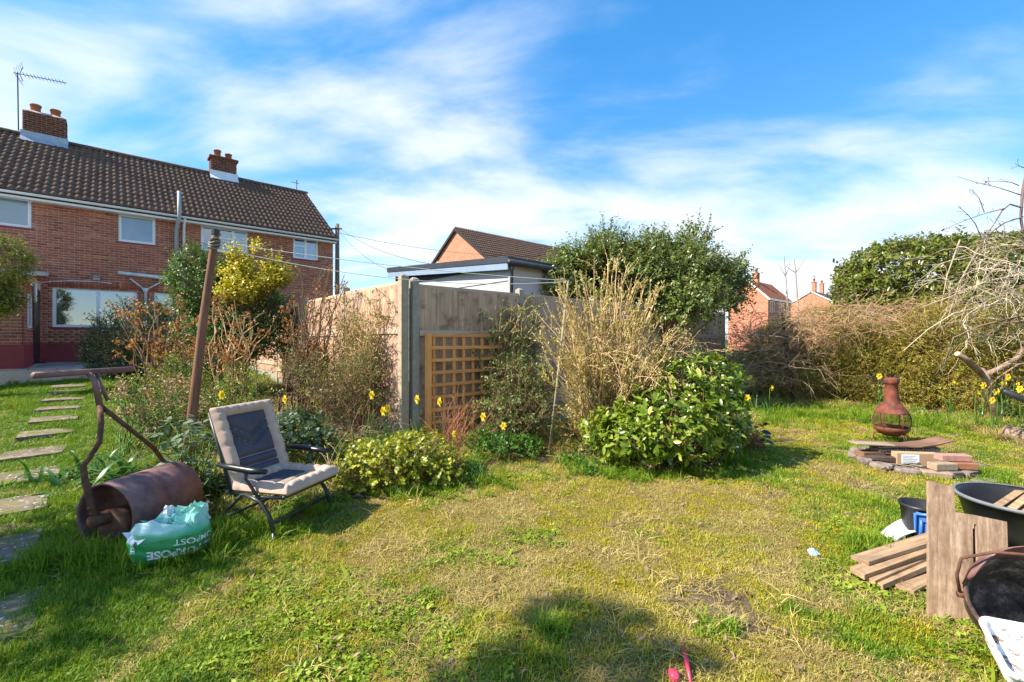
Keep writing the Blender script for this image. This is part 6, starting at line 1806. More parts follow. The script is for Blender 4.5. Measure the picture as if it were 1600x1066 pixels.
# dark round-leaved plant at the right of the broadleaf bush
R = np.random.default_rng(86)
g = gpt(1178, 698)
bergen = thing('round_leaved_plant', 'small dark plant with round leaves at the right foot of the broadleaf bush', 'plant', g)
P_ = np.array([A(R.uniform(1148, 1195), R.uniform(664, 696), 5.75 + R.uniform(-.2, .2)) for _ in range(40)])
LD = R.normal(0, 1, (40, 3)); LD[:, 2] *= .3; LN = np.array([0, -.4, 1.0]) + R.normal(0, .35, (40, 3))
leaf_objects('leaf', P_, LD, LN, .13 * R.uniform(.6, 1.1, 40), .11 * R.uniform(.7, 1, 40) * .75, L_purple, bergen, R)
st = stems_to(g, P_, .005, .4, .1, 6, R); v, f = tubes_geo(st, [(.005, .003)] * len(st), 4); npart('stems', v, f, K_red, bergen, 'stuff')

# red dead stems in front of the trellis, dry grass tussock
def tussock(name, label, base, n, h, spread, mat, r, seed, droop=1.0, cat='grass tussock', jit=.1):
    R = np.random.default_rng(seed); o = thing(name, label, cat, base)
    ps = []
    for k in range(n):
        d = np.array([R.normal(0, spread), R.normal(0, spread), 1.0]); b2 = np.array(base) + np.array([R.normal(0, .08), R.normal(0, .08), -.01])
        ps.append(wander(b2, d, h * R.uniform(.5, 1.2), 8, jit, droop, R))
    v, f = tubes_geo(ps, [(r, r * .35)] * n, 3); npart('stems', v, f, mat, o, 'stuff'); return o, ps
g = gpt(712, 708)
o, ps = tussock('red_stemmed_plant', 'upright reddish dead stems standing in front of the trellis', g, 70, .72, .32, K_red, .0042, 91, .25, 'plant', .14)
tw = side_twigs(ps, 2, .16, .4, .2, 0, 4, .4, 1, np.random.default_rng(3)); put_twigs('twigs', tw, .0025, .001, K_red, o)
tussock('dry_grass_tussock', 'arching straw coloured dead grass just right of the chair', gpt(525, 760), 170, .55, .5, K_straw, .0035, 92, 2.4)
tussock('dry_grass_tussock', 'straw coloured dead grass in the bed left of the trellis', gpt(650, 712), 130, .42, .6, K_straw, .003, 93, 1.6)
tussock('dry_grass_tussock', 'thin dry stalks in the bed right behind the chair back', gpt(420, 700), 120, .62, .5, K_straw, .003, 94, .9)
tussock('dry_grass_tussock', 'dry brown stalks at the foot of the sunlit fence', gpt(560, 690), 160, .6, .6, K_straw, .003, 95, 1.2)
# straps (iris / daffodil foliage)
def ribbon(p, d, L, w, bend, n=8):
    pts = [np.array(p, float)]; d = unit(d); vs = []
    side = unit(np.cross(d, [0, 0, 1])) if abs(d[2]) < .99 else np.array([1.0, 0, 0])
    for i in range(n):
        d = unit(d + np.array([0, 0, -bend / n * (1 + i / n)])); pts.append(pts[-1] + d * L / n)
    for i, q in enumerate(pts):
        ww = w * (1 - (i / n) ** 2.2) * .5 + .0006; vs += [q - side * ww, q + np.array([0, 0, -.12 * w]), q + side * ww]
    fs = []
    for i in range(n): fs += [(3 * i, 3 * i + 1, 3 * i + 4, 3 * i + 3), (3 * i + 1, 3 * i + 2, 3 * i + 5, 3 * i + 4)]
    return vs, fs
def straps(name, label, base, n, L, w, spread, bend, seed, single=True, rad=.1, mat=None, cat='plant'):
    R = np.random.default_rng(seed); o = thing(name, label, cat, base); big = MB()
    for k in range(n):
        d = np.array([R.normal(0, spread), R.normal(0, spread), 1.0]); b2 = np.array([R.normal(0, rad), R.normal(0, rad), -.01])
        v, f = ribbon(b2, d, L * R.uniform(.55, 1.2), w * R.uniform(.7, 1.2), bend * R.uniform(.3, 1.6))
        if single: part('leaf', MB().add(v, f), mat or L_strap, o, True)
        else: big.add(v, f)
    if not single: part('leaves', big, mat or L_strap, o, True, kind='stuff')
    return o
straps('strap_leaved_clump', 'clump of broad strap shaped green leaves behind the roller fork', gpt(178, 752), 46, .50, .045, .55, 1.6, 101, True, .17)
straps('strap_leaved_clump', 'leafy green strap clump left of the roller beside the path', gpt(118, 745), 40, .38, .035, .6, 1.6, 102, True, .16)
straps('daffodil_foliage', 'clump of grey green narrow leaves in the bed left of the corner post', gpt(600, 712), 150, .50, .017, .5, 1.2, 103, False, .28)
straps('daffodil_foliage', 'tuft of narrow leaves standing alone at the lawn edge', gpt(752, 752), 34, .26, .011, .3, .7, 104, False, .05)
straps('daffodil_foliage', 'narrow green leaves at the left foot of the twiggy shrub', gpt(912, 702), 46, .42, .02, .5, 1.2, 105, False, .12)
straps('daffodil_foliage', 'clump of narrow leaves to the right of the broadleaf bush', gpt(1185, 640), 60, .55, .016, .5, 1.3, 106, False, .25)
straps('daffodil_foliage', 'small green leaf clump in front of the right hand hedge', gpt(1478, 655), 46, .34, .014, .5, 1.3, 107, False, .3)

# daffodils
M_pet = leafmat('daffodil_petal', [(.85, .66, .03), (.88, .74, .07), (.85, .68, .04)], .5, .3)
M_cup = leafmat('daffodil_cup', [(.85, .52, .01), (.85, .58, .02)], .5, .25)
def make_daffodil(h):
    o = thing('daffodil', '', 'daffodil')
    part('stem', MB().tube([(0, 0, 0), (.01, 0, h * .5), (.0, -.01, h - .01), (0, -.03, h)], [.005, .0045, .004, .004], 6), K_green, o, True)
    c_ = np.array([0, -.032, h]); ax_ = unit([0, -1, .12])
    for k in range(6):
        a_ = k * math.pi / 3; d = np.array([math.cos(a_), 0, math.sin(a_)]) + ax_ * .2
        v, f = leaf_geo(c_[None], d[None], ax_[None], .048, .034, LEAF8)
        part('petal', MB().add(v, [tuple(q) for q in f]), M_pet, o, True)
    rot = Vector((0, 0, 1)).rotation_difference(Vector(ax_)).to_matrix().to_4x4()
    part('trumpet', MB().lathe([(.010, 0), (.014, .018), (.016, .028), (.024, .036), (.021, .035), (.012, .02), (0, .006)], (0, 0, 0), 12).xform(Matrix.Translation(c_) @ rot), M_cup, o, True)
    for k in range(4):
        v, f = ribbon((random.uniform(-.02, .02), random.uniform(-.02, .02), 0), (random.uniform(-.4, .4), random.uniform(-.4, .4), 1), h * random.uniform(.7, 1.05), .013, .8)
        part('leaf', MB().add(v, f), L_strap, o, True)
    return o
protos = {}
def daffodil(px, py, d, label, first=[True]):
    p = A(px, py, d); gz = T(p[0], p[1]); h = max(.16, p[2] - gz); key = 0
    if 'a' not in protos:
        protos['a'] = make_daffodil(.38); o = protos['a']
    else:
        s_ = protos['a']; o = s_.copy(); col.objects.link(o)
        for ch in s_.children:
            c_ = ch.copy(); col.objects.link(c_); c_.parent = o
    k = h / .38; sc = min(max(k, .8), 1.35)
    o.location = (p[0], p[1], p[2] - .38 * sc); o.scale = (1.0 * d / 5 if d > 5 else 1.0,) * 2 + (sc,)
    o.scale = (max(.8, min(1.1, d / 7)),) * 2 + (sc,)
    o.rotation_euler = (0, 0, random.uniform(-.9, .9)); o['label'] = label; o['group'] = 'daffodils in the beds'
for px, py, d, lab in ((583, 617, 5.6, 'yellow daffodil standing highest against the sunlit fence'), (601, 642, 5.2, 'left one of the touching pair of daffodils before the corner post'), (608, 638, 5.25, 'right one of the touching pair of daffodils before the corner post'),
                       (655, 624, 5.3, 'yellow daffodil directly in front of the trellis post'), (691, 628, 5.3, 'yellow daffodil in front of the lattice of the trellis'), (757, 651, 5.2, 'orange yellow daffodil below the trellis climber'),
                       (788, 665, 5.1, 'nodding daffodil right of the trellis climber foot'), (345, 617, 5.5, 'small daffodil just right of the leaning pole'), (450, 624, 5.4, 'daffodil just above the right corner of the chair back'), (707, 677, 5.0, 'low daffodil among the reddish dead stems'),
                       (1168, 622, 6.6, 'daffodil leaning beside the broadleaf bush'), (1372, 588, 8.2, 'daffodil by the hedge just left of the chiminea top'), (1484, 598, 7.6, 'daffodil by the hedge right of the chiminea'),
                       (1523, 615, 7.2, 'low daffodil below the cut tree trunk'), (1533, 602, 7.3, 'daffodil right under the cut tree trunk'), (1557, 612, 6.9, 'leftmost flower of the daffodil clump at the right edge'),
                       (1564, 598, 7.0, 'upper left flower of the daffodil clump at the right edge'), (1571, 589, 7.1, 'topmost flower of the daffodil clump at the right edge'), (1583, 600, 7.0, 'central flower of the daffodil clump at the right edge'), (1592, 608, 6.9, 'rightmost flower of the daffodil clump at the right edge'),
                       (1547, 625, 6.8, 'lowest flower of the daffodil clump at the right edge'), (1202, 606, 8.4, 'faint daffodil near the thin dark stake')):
    daffodil(px, py, d, lab)

# ------------------------------------------------------------------ right-hand hedge, laurel and bare tree
R = np.random.default_rng(111)
def hedge(name, label, pts, hgt, lm, bark, nsp, leaf, seed, cat='hedge', thick=.7, gap=.34, ntw=500, twl=.7, up=.2, per=7, splen=.16):
    R = np.random.default_rng(seed); pts = np.array(pts, float); b0 = pts[0]; o = thing(name, label, cat, (b0[0], b0[1], T(b0[0], b0[1])))
    seg = np.linalg.norm(np.diff(pts, axis=0), axis=1); tot = seg.sum(); n = int(tot / .55) + 1; blobs = []
    s_ = np.linspace(0, tot, n); cs = np.concatenate([[0], np.cumsum(seg)])
    for q in s_:
        x, y = np.interp(q, cs, pts[:, 0]), np.interp(q, cs, pts[:, 1]); h = hgt(q / tot) * R.uniform(.9, 1.08); z0 = T(x, y)
        blobs.append((x + R.normal(0, .12), y + R.normal(0, .12), z0 + h * .62, thick * R.uniform(.8, 1.2), thick, h * .38))
        blobs.append((x + R.normal(0, .15), y + R.normal(0, .15), z0 + h * .28, thick * 1.15, thick * R.uniform(1, 1.3), h * .36))
    P_, N_ = blob_points(blobs, nsp, .6, gap, 2.2, seed, 0.03, R)
    lv, lf, tw = sprays(P_, N_, splen, per, leaf, up, .7, .5, R); put_leaves('foliage', (lv, lf), lm, o)
    q, _ = blob_points(blobs, ntw, .2, 0, 1, seed, .1, R)
    arcs = [wander(p, np.array([R.normal(0, .8), R.normal(0, .8), R.uniform(.1, 1.0)]), twl * R.uniform(.4, 1.3), 8, .18, R.uniform(.2, 1.6), R) for p in q]
    v, f = tubes_geo(arcs + tw, [(.006, .002)] * len(arcs) + [(.0035, .0012)] * len(tw), 3); npart('twigs', v, f, bark, o, 'stuff'); return o
hp = [A(1195, 0, 11.3)[:2], A(1270, 0, 10.9)[:2], A(1360, 0, 10.3)[:2], A(1450, 0, 9.3)[:2], A(1560, 0, 8.6)[:2], A(1680, 0, 8.0)[:2]]
hedge('olive_hedge', 'wide unkempt olive green hedge along the right side of the garden', hp, lambda q: 1.95 + .12 * math.sin(q * 9) + .15 * q, L_olive, K_olive, 17000, .040, 112, ntw=1100, twl=.7, gap=.30)
K_bram = barkmat('bramble_brown', srgb(150, 118, 92), srgb(208, 178, 148))
brm = hedge('bramble_thicket', 'brown leafless bramble thicket at the far end of the shaded fence', [A(1165, 0, 11.0)[:2], A(1215, 0, 11.2)[:2], A(1270, 0, 11.2)[:2]], lambda q: 2.0, L_brown, K_bram, 1500, .03, 113, 'thicket', .75, .3, 900, 1.0)
R = np.random.default_rng(115)
q = np.array([A(R.uniform(1160, 1290), R.uniform(488, 600), R.uniform(10.0, 10.6)) for _ in range(260)])
arcs = [wander(p, np.array([R.normal(0, 1), R.normal(0, .5), R.uniform(-.1, .8)]), R.uniform(.4, 1.1), 9, .2, R.uniform(.2, 1.5), R) for p in q]
tw = side_twigs(arcs, 3, .22, .1, .3, .2, 4, .1, 1, R)
v, f = tubes_geo(arcs + tw, [(.006, .002)] * len(arcs) + [(.003, .001)] * len(tw), 3); npart('canes', v, f, K_bram, brm, 'stuff')
R = np.random.default_rng(114)
q = np.array([A(R.uniform(1240, 1500), R.uniform(478, 520), R.uniform(9.2, 10.6)) for _ in range(420)])
dry = thing('dry_bramble_canes', 'dry tan bramble canes arching over the top of the olive hedge', 'brambles', A(1370, 640, 9.6))
arcs = [wander(p, np.array([R.normal(0, 1), R.normal(0, .6), R.uniform(0, .5)]), R.uniform(.4, 1.2), 9, .2, R.uniform(.2, 1.4), R) for p in q]
tw = side_twigs(arcs, 3, .25, .1, .3, .2, 4, .1, 1, R)
v, f = tubes_geo(arcs + tw, [(.006, .002)] * len(arcs) + [(.003, .001)] * len(tw), 3); npart('canes', v, f, barkmat('cane_tan', srgb(148, 112, 78), srgb(206, 172, 130)), dry, 'stuff')
put_leaves('dead_leaves', leaves_on(tw, 2, .035, .018, .1, R), L_brown, dry)
# big laurel
g = A(1480, 560, 12.0); g[2] = T(g[0], g[1])
leafy_shrub('laurel', 'tall rounded clipped laurel with glossy yellow green leaves behind the hedge', 'laurel', g,
            [B(1395, 445, 70, 60, 11.8), B(1450, 435, 90, 57, 12.2), B(1530, 432, 100, 55, 12.3), B(1620, 430, 110, 55, 12.2), B(1355, 480, 42, 48, 11.6), B(1450, 500, 110, 55, 11.6), B(1580, 500, 120, 55, 11.6)],
            9500, .2, 6, .12, L_laurel, K_brown, .4, .55, .5, .16, 1.5, .80, 121, 8, .06)
# bare tree with cut trunk and pale tangled twigs
R = np.random.default_rng(131)
TB = np.array([A(1560, 0, 7.9)[0], 7.9, 0]); TB[2] = T(TB[0], TB[1])
tree = thing('bare_tree', 'old bare tree with a cut trunk and pale tangled branches at the right edge', 'tree', TB)
M_cut = plain('sawn_wood_end', srgb(178, 150, 126), .9, 0, .15, 12, .2)
def rel(p): return np.array(p) - TB
tk = MB().tube([rel(TB) + np.array([0, 0, -.1]), rel(A(1545, 600, 7.9)), rel(A(1532, 578, 7.85))], [.075, .065, .06], 12)
tk.tube([rel(A(1540, 590, 7.9)), rel(A(1512, 564, 7.7)), rel(A(1496, 553, 7.6))], [.055, .05, .045], 10)
tk.tube([rel(A(1535, 588, 7.9)), rel(A(1562, 576, 7.9)), rel(A(1590, 560, 7.9)), rel(A(1640, 470, 8.2)), rel(A(1655, 330, 8.4)), rel(A(1620, 255, 8.5))], [.05, .045, .045, .04, .035, .02], 10)
part('trunk', tk, M_log, tree, True)
e0 = A(1496, 553, 7.6)
part('cut_face', MB().lathe([(0, .012), (.040, .01), (.046, -.005)], (0, 0, 0), 12).xform(Matrix.Translation(rel(e0)) @ Vector((0, 0, 1)).rotation_difference(Vector(unit(A(1496, 553, 7.6) - A(1512, 564, 7.7)))).to_matrix().to_4x4()), M_cut, tree)
br = []
def path_px(pts, d): return np.array([A(a_, b2, d + c_) for a_, b2, c_ in pts])
K_branch = barkmat('branch_redbrown', srgb(86, 66, 62), srgb(138, 112, 104))
up_ = [path_px(((1606, 262, 0), (1598, 300, 0), (1595, 340, 0), (1604, 400, .1), (1625, 450, .2)), 8.2),
       path_px(((1598, 325, 0), (1578, 319, 0), (1565, 330, -.1), (1550, 355, -.2), (1534, 375, -.2), (1520, 400, -.2), (1500, 470, -.2)), 8.2),
       path_px(((1598, 339, 0), (1570, 348, 0), (1550, 362, -.1), (1532, 380, -.1), (1515, 420, -.1)), 8.2),
       path_px(((1595, 305, 0), (1575, 298, 0), (1555, 292, -.1), (1525, 285, -.1), (1495, 276, -.2)), 8.1),
       path_px(((1570, 326, 0), (1545, 332, 0), (1520, 340, -.1), (1490, 352, -.1), (1472, 363, -.1)), 8.1),
       path_px(((1535, 375, 0), (1524, 350, 0), (1512, 335, -.1), (1497, 322, -.1)), 8.0),
       path_px(((1538, 332, 0), (1530, 310, 0), (1518, 295, 0)), 8.1),
       path_px(((1592, 290, 0), (1580, 285, 0), (1560, 283, .1), (1540, 284, .1)), 8.2), path_px(((1604, 264, 0), (1590, 258, 0)), 8.2), path_px(((1640, 362, 0), (1600, 360, 0), (1565, 366, 0), (1545, 380, 0)), 8.3)]
utw = side_twigs(up_, 5, .14, .3, .3, 0, 4, .2, 1, R)
v, f = tubes_geo(up_ + utw, [(.026, .016)] + [(.016, .005)] * 2 + [(.009, .003)] * (len(up_) - 3) + [(.003, .0012)] * len(utw), 5); npart('branches', v, f, K_branch, tree, 'stuff', True)
put_leaves('buds', leaves_on(up_ + utw, 3, .022, .016, .2, R), leafmat('bud_dark', [(.10, .05, .05), (.16, .08, .07)], .6, .1), tree)
tang = []
for k in range(140):
    s0 = A(R.uniform(1500, 1660), R.uniform(385, 545), R.uniform(7.6, 8.5))
    tang.append(wander(s0, np.array([R.uniform(-1, .25), R.uniform(-.6, .3), R.uniform(-.3, .8)]), R.uniform(.5, 1.4), 12, .22, R.uniform(.4, 1.7), R))
tg2 = side_twigs(tang, 4, .35, 0, .25, .5, 6, .15, 1, R)
v, f = tubes_geo(tang + tg2, [(R.uniform(.004, .009), .002) for _ in tang] + [(.004, .0014)] * len(tg2), 4); npart('tangled_twigs', v, f, K_pale, tree, 'stuff', True)
lb_ = [path_px(((1600, 470, 0), (1540, 478, -.1), (1490, 490, -.2), (1450, 515, -.3), (1412, 548, -.3)), 8.0), path_px(((1590, 430, 0), (1540, 440, 0), (1490, 462, 0), (1440, 480, 0)), 8.0), path_px(((1580, 420, 0), (1560, 470, 0), (1520, 490, 0)), 7.9), path_px(((1500, 375, 0), (1480, 430, 0), (1470, 480, 0)), 8.1), path_px(((1530, 385, 0), (1500, 440, 0), (1480, 500, 0)), 8.0)]
v, f = tubes_geo(lb_, [(.016, .006)] * len(lb_), 6); npart('pale_boughs', v, f, K_pale, tree, 'stuff', True)
# conifer sprays hanging in from the right
R = np.random.default_rng(141)
cb_ = np.array([A(1720, 0, 6.2)[0], 6.2, 0]); cb_[2] = T(cb_[0], cb_[1])
con = thing('conifer', 'dark green conifer branches reaching in from the right edge', 'conifer', cb_)
limbs = [path_px(((1720, 470, 0), (1640, 485, 0), (1580, 497, 0), (1530, 510, -.1), (1490, 528, -.1), (1478, 560, -.1)), 6.2), path_px(((1700, 500, 0), (1620, 500, 0), (1570, 505, 0), (1540, 525, 0)), 6.1), path_px(((1720, 540, 0), (1640, 560, 0), (1590, 570, 0), (1560, 590, 0), (1545, 605, 0)), 6.1), path_px(((1720, 560, 0), (1650, 575, 0), (1605, 590, 0)), 6.0), np.array([[cb_[0], cb_[1], cb_[2]], [cb_[0], cb_[1], 1.2], [cb_[0], cb_[1], 2.6]])]
sp_ = side_twigs(limbs[:4], 34, .26, -.15, .12, .6, 5, .25, 1, R)
v, f = tubes_geo(limbs + sp_, [(.02, .006)] * 4 + [(.08, .04)] + [(.005, .002)] * len(sp_), 5); npart('branches', v, f, K_brown, con, 'stuff', True)
put_leaves('needles', leaves_on(sp_, 26, .04, .010, .0, R, out=.45), leafmat('conifer_needle', [(.05, .08, .015), (.09, .12, .022), (.15, .17, .04)], .5, .25), con)
# slim sapling and saplings by the stake
R = np.random.default_rng(151)
g = gpt(1232, 636)
sp2 = [path_px(((1236, 630, 0), (1234, 560, 0), (1232, 500, 0), (1229, 450, 0), (1225, 400, 0)), 10.6), path_px(((1250, 625, 0), (1248, 520, 0), (1246, 470, 0), (1243, 425, 0), (1241, 405, 0)), 10.6)]
sp3 = [path_px(((1227, 432, 0), (1222, 422, 0), (1217, 414, 0)), 10.6), path_px(((1227, 432, 0), (1232, 420, 0), (1235, 406, 0)), 10.6), path_px(((1243, 426, 0), (1236, 422, 0), (1228, 416, 0)), 10.6), path_px(((1243, 426, 0), (1252, 414, 0), (1258, 402, 0)), 10.6), path_px(((1232, 500, 0), (1222, 530, 0), (1205, 560, 0)), 10.6)]
K_sap = barkmat('sapling_bark', srgb(134, 118, 112), srgb(186, 168, 158))
for main, tw_, lab in ((sp2[0], [sp3[0], sp3[1], sp3[4]], 'left one of the two slim bare saplings in front of the far houses'), (sp2[1], [sp3[2], sp3[3]], 'right one of the two slim bare saplings in front of the far houses')):
    sap = thing('sapling', lab, 'sapling', (main[0][0], main[0][1], T(main[0][0], main[0][1])), 0, 'slim saplings by the hedge')
    v, f = tubes_geo([main], [(.03, .010)], 6); npart('trunk', v, f, K_sap, sap, None, True)
    v, f = tubes_geo(tw_, [(.012, .005)] * len(tw_), 5); npart('branches', v, f, K_sap, sap, 'stuff', True)

# unseen slim and bushy trees added left of the frame to shade lawn and roller
g = np.array([-4.75, .78, 0]); g[2] = T(g[0], g[1])
leafy_shrub('added_slim_tree', 'tall slim tree added unseen outside the left edge to cast a crown shadow on the near lawn', 'tree', g, [(g[0], g[1], 4.9, .30, .34, .30), (g[0] + .02, g[1] + .30, 4.85, .16, .22, .18), (g[0] + .26, g[1] - .05, 4.95, .2, .2, .2), (g[0] - .22, g[1] - .1, 4.8, .22, .25, .25)], 230, .12, 6, .075, L_mid, K_brown, .4, .6, .6, .0, 2, .1, 161, 3, .03)
g = np.array([-5.6, 2.0, 0]); g[2] = T(g[0], g[1])
leafy_shrub('added_bushy_tree', 'small leafy tree added unseen outside the left edge to shade the roller', 'tree', g, [(g[0], g[1], 2.5, 1.0, 1.0, .85), (g[0] + .3, g[1] + .4, 2.0, .8, .8, .6), (g[0] - .5, g[1] - .3, 2.2, .8, .8, .7)], 1500, .25, 6, .09, L_mid, K_brown, .4, .6, .55, .3, 1.5, .1, 162, 5, .06)
# ------------------------------------------------------------------ lawn grass, weeds and litter
def grassmat(name, cols, trans=.3):
    t = NT(name)
    i_ = t.island(); w = t.noise(t.coord('World'), 1.7, 4); o_ = t.objrand()
    f_ = t.math('ADD', t.math('ADD', t.math('MULTIPLY', i_, .45), t.math('MULTIPLY', w, .5)), t.math('MULTIPLY', o_, .25))
    n = len(cols); c = t.ramp(f_, [(.2 + .65 * k / (n - 1), q) for k, q in enumerate(cols)])
    t.done(c, .5, 0, .25)
    tr = t.node('ShaderNodeBsdfTranslucent'); t.l.new(t.mix(1.0, c, (1.2, 1.25, .6, 1), 'MULTIPLY'), tr.inputs['Color'])
    m = t.node('ShaderNodeMixShader'); m.inputs[0].default_value = trans
    t.l.new(t.p.outputs[0], m.inputs[1]); t.l.new(tr.outputs[0], m.inputs[2]); t.l.new(m.outputs[0], t.out.inputs['Surface'])
    return t.mat
M_g1 = grassmat('grass_green', [(.045, .115, .005), (.095, .20, .008), (.17, .28, .014), (.28, .34, .025)])
M_g2 = grassmat('grass_yellow', [(.17, .22, .008), (.29, .32, .014), (.43, .40, .03), (.54, .46, .07)])
M_g3 = grassmat('grass_straw', [(.21, .15, .040), (.36, .27, .08), (.52, .40, .14)], .15)
M_g4 = grassmat('moss_yellow', [(.22, .20, .006), (.38, .32, .010), (.54, .43, .02)])
M_w1 = grassmat('weed_leaf', [(.09, .17, .008), (.18, .27, .015), (.31, .38, .035)])
M_lit = grassmat('litter_leaf', [(.10, .055, .03), (.20, .12, .06), (.34, .24, .14)], .1)
R = np.random.default_rng(201)
def frustum_points(n, y0, y1, expo, R, pad=.35):
    y = (R.random(n) * (y1 ** expo - y0 ** expo) + y0 ** expo) ** (1 / expo)
    x = R.uniform(-1.16, 1.16, n) * y + R.uniform(-pad, pad, n)
    return x, y
def lawn_ok(x, y):
    ok = ~bedmask(x, y)
    s_ = (x - FC[0]) * U[0] + (y - FC[1]) * U[1]; q = (x - FC[0]) * V[0] + (y - FC[1]) * V[1]
    ok &= ~((s_ > -.05) & (q > -.1))                              # beyond the fences
    hq = (x - HP[0]) * V[0] + (y - HP[1]) * V[1]
    ok &= hq < -3.95                                             # patio
    for a_, b2 in SLABS:
        dx, dy = x - a_, y - b2; ok &= ~((np.abs(dx * U[0] + dy * U[1]) < .21 + .05 * np.sin(x * 23)) & (np.abs(dx * V[0] + dy * V[1]) < .19 + .05 * np.sin(y * 19)))
    ok &= ~(((x - FP[0]) ** 2 + (y - FP[1]) ** 2) < .60 ** 2)
    return ok
x, y = frustum_points(64000, 1.75, 14, 1.0, R)
ok = lawn_ok(x, y); x, y = x[ok], y[ok]
dr_ = dryness(x, y); so2 = soilness(x, y)
keep = R.random(len(x)) > so2 * .85
x, y, dr_ = x[keep], y[keep], dr_[keep]
z = terrain(x, y)
tall = np.clip((noise2(x, y, 2.7, 88, 3) - .52) * 5, 0, 1) * smooth(1.0, .3, dr_)
leftg = smooth(-1.4, -2.2, x) * smooth(4.6, 3.4, y)
r_ = R.random(len(x)) + (dr_ - .48) * 1.25
kind = np.where(r_ < .42, 0, np.where(r_ < .80, 1, np.where(r_ < 1.05, 2, 3)))
mm = noise2(x, y, 1.9, 97, 3); kind = np.where((mm > .56) & (R.random(len(x)) < .75) & (x > -1.5), 3, kind)
brn = noise2(x, y, 2.3, 171, 3) + .10 * np.exp(-(((x - .8) / 1.6) ** 2 + ((y - 2.9) / 1.4) ** 2)); kind = np.where((brn > .585) & (R.random(len(x)) < .8), 2, kind)
kind = np.where((leftg > .4) & (R.random(len(x)) < .85), 0, kind)
kind = np.where((x < -3.6) & (y > 4.4) & (R.random(len(x)) < .8), 0, kind)
clumps = []
for k in range(3): clumps.append(blade_clump('grass_a%d' % k, 26, .062, .042, .0042, .9, M_g1, 300 + k))
for k in range(3): clumps.append(blade_clump('grass_b%d' % k, 26, .062, .034, .0040, 1.0, M_g2, 310 + k))
for k in range(3): clumps.append(blade_clump('grass_c%d' % k, 22, .066, .026, .0034, 1.8, M_g3, 320 + k, .4))
for k in range(3): clumps.append(blade_clump('grass_d%d' % k, 44, .060, .017, .0036, .9, M_g4, 330 + k))
idx = kind * 3 + R.integers(0, 3, len(x))
hs = (.75 + .5 * R.random(len(x))) * (1 + 1.3 * tall + .55 * leftg)
ws = np.clip(.85 + (y - 2) * .055, .85, 1.5)
scatter('lawn_grass', np.stack([x, y, z], 1), np.stack([R.normal(0, .12, len(x)), R.normal(0, .12, len(x)), R.uniform(0, 6.28, len(x))], 1), np.stack([ws, ws, hs * np.sqrt(ws)], 1), idx, clumps,
        'short patchy lawn of green and straw coloured grass with moss', 'grass')
# longer tufts round the roller, bag, planks, pole feet and bed edges
tx, ty, th_s = [], [], []
def tuft(px, py, n, sx_, sy_, h):
    g = G(px, py); tx.extend(R.normal(g[0], sx_, n)); ty.extend(R.normal(g[1], sy_, n)); th_s.extend(h * R.uniform(.6, 1.3, n))
for a_ in ((215, 876, 70, .16, .08, 1.2), (290, 870, 70, .16, .08, 1.2), (340, 850, 60, .10, .10, 1.3), (140, 880, 60, .14, .08, 1.1), (110, 860, 60, .08, .14, 1.0), (180, 890, 50, .2, .08, .8), 
           (1365, 870, 60, .08, .07, 1.3), (430, 835, 30, .12, .08, .8), (500, 800, 40, .12, .08, .7), (755, 755, 30, .10, .06, .7), (870, 985, 12, .05, .03, .7), (1115, 985, 12, .06, .03, .45),
           (1360, 655, 90, .35, .25, 1.3), (1450, 660, 110, .4, .25, 1.4), (1250, 650, 100, .45, .3, 1.2), (1520, 668, 80, .3, .2, 1.2), (1200, 660, 70, .3, .3, 1.1), (1395, 690, 30, .2, .15, .7), (1345, 705, 30, .12, .1, .8), (1530, 740, 40, .2, .15, .8), (1300, 640, 60, .4, .25, 1.0), (30, 600, 70, .6, .3, 1.0), (640, 772, 60, .35, .08, .7), (1000, 745, 60, .4, .1, .8), (1130, 720, 60, .25, .12, .8)):
    tuft(*a_)
tx, ty, th_s = np.array(tx), np.array(ty), np.array(th_s); n = len(tx)
tcl = [blade_clump('tuft_%d' % k, 22, .035, .14, .0052, .75, M_g1, 340 + k) for k in range(4)]
scatter('long_grass', np.stack([tx, ty, terrain(tx, ty)], 1), np.stack([R.normal(0, .2, n), R.normal(0, .2, n), R.uniform(0, 6.28, n)], 1), np.stack([np.ones(n), np.ones(n), th_s], 1), R.integers(0, 4, n), tcl,
        'longer green grass tufts round the objects and along the beds', 'grass')
# small-leaved weeds on the lawn
x, y = frustum_points(14000, 1.75, 9, 1.0, R)
wn2 = noise2(x, y, 1.5, 123, 3) + .25 * smooth(1.0, 2.0, x) * smooth(3.4, 2.2, y) - .07 * smooth(.4, -.3, x)
ok = lawn_ok(x, y) & (wn2 > .56 + .12 * R.random(len(x))); x, y = x[ok], y[ok]; n = len(x)
wcl = [leafy_clump('weed_%d' % k, 16, .055, .03, .026, M_w1, 350 + k, .55) for k in range(3)] + [blade_clump('rosette', 9, .010, .048, .011, 1.6, M_w1, 355, .8)]
scatter('lawn_weeds', np.stack([x, y, terrain(x, y)], 1), np.stack([R.normal(0, .15, n), R.normal(0, .15, n), R.uniform(0, 6.28, n)], 1), np.repeat(R.uniform(.6, 1.25, n)[:, None], 3, 1), R.choice(4, n, p=[.32, .32, .31, .05]), wcl,
        'small leafy weeds spread through the lawn', 'weeds')
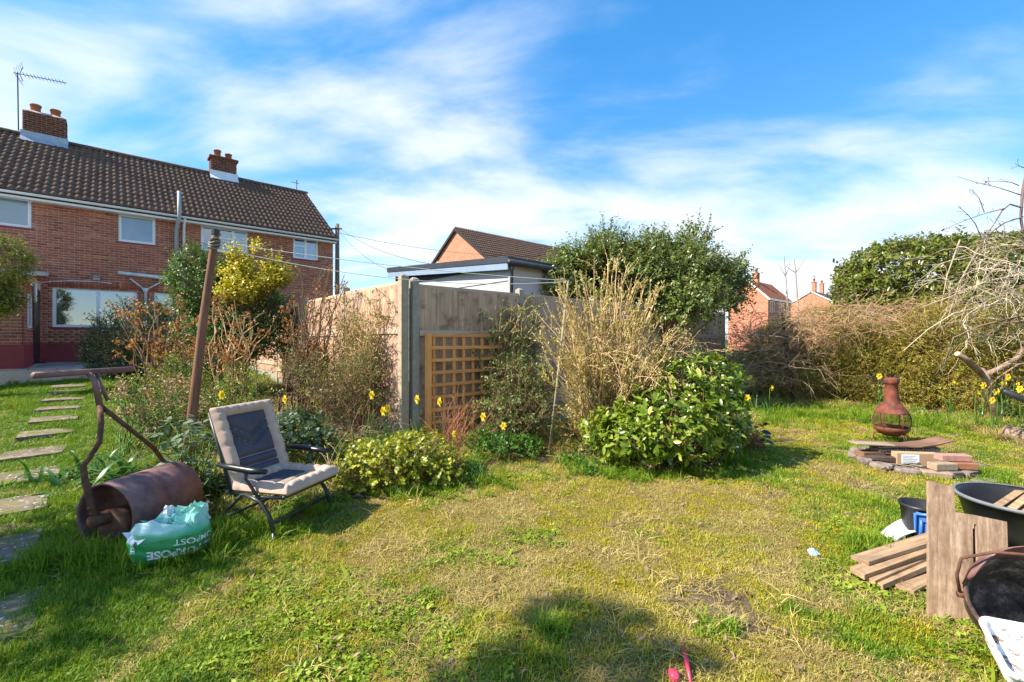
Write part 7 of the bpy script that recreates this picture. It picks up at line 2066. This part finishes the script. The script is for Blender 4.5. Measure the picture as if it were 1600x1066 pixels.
# litter and low growth on the bed soil
x, y = frustum_points(26000, 3.2, 12, 1.0, R)
ok = bedmask(x, y); x, y = x[ok], y[ok]; n = len(x)
lcl = [leafy_clump('dead_leaf_%d' % k, 12, .07, .03, .035, M_lit, 360 + k) for k in range(3)] + [leafy_clump('cover_%d' % k, 14, .07, .07, .035, L_cover, 370 + k) for k in range(2)] + [blade_clump('bed_grass_%d' % k, 16, .06, .16, .005, 1.0, M_g1, 380 + k) for k in range(2)] + [blade_clump('bed_straw_%d' % k, 16, .07, .15, .004, 1.5, M_g3, 390 + k) for k in range(2)]
cn = noise2(x, y, 1.6, 140, 3) + R.normal(0, .06, n)
idx = np.where(cn < .46, R.integers(0, 3, n), np.where(cn < .54, R.integers(3, 5, n), np.where(cn < .60, R.integers(5, 7, n), R.integers(7, 9, n))))
scatter('bed_growth', np.stack([x, y, terrain(x, y)], 1), np.stack([R.normal(0, .2, n), R.normal(0, .2, n), R.uniform(0, 6.28, n)], 1), np.repeat(R.uniform(.7, 1.4, n)[:, None], 3, 1), idx, lcl,
        'dead leaves, dry grass and low green growth on the bed soil', 'ground cover')
# straw and little stones
x, y = frustum_points(9000, 1.75, 7, 1.0, R)
ok = lawn_ok(x, y) & (R.random(len(x)) < np.clip(soilness(x, y) + .25 * dryness(x, y), .05, 1)); x, y = x[ok], y[ok]; n = len(x)
pcl = [mesh_from('pebble_%d' % k, *(lambda m: (m.v, m.f))(rock(.009, .007, .005, 60 + k)), M_stone, True) for k in range(3)] + [leafy_clump('dead_bit_%d' % k, 4, .04, .02, .03, M_lit, 395 + k, .35) for k in range(2)] + [blade_clump('thatch_%d' % k, 16, .07, .03, .0030, 2.6, M_g3, 400 + k, 1.2) for k in range(2)]
scatter('lawn_litter', np.stack([x, y, terrain(x, y) + .004], 1), np.stack([R.normal(0, .3, n), R.normal(0, .3, n), R.uniform(0, 6.28, n)], 1), np.repeat(R.uniform(.6, 1.6, n)[:, None], 3, 1), R.choice(7, n, p=[.03, .03, .03, .16, .16, .30, .29]), pcl,
        'small stones and dead leaf bits scattered on bare patches of the lawn', 'litter')
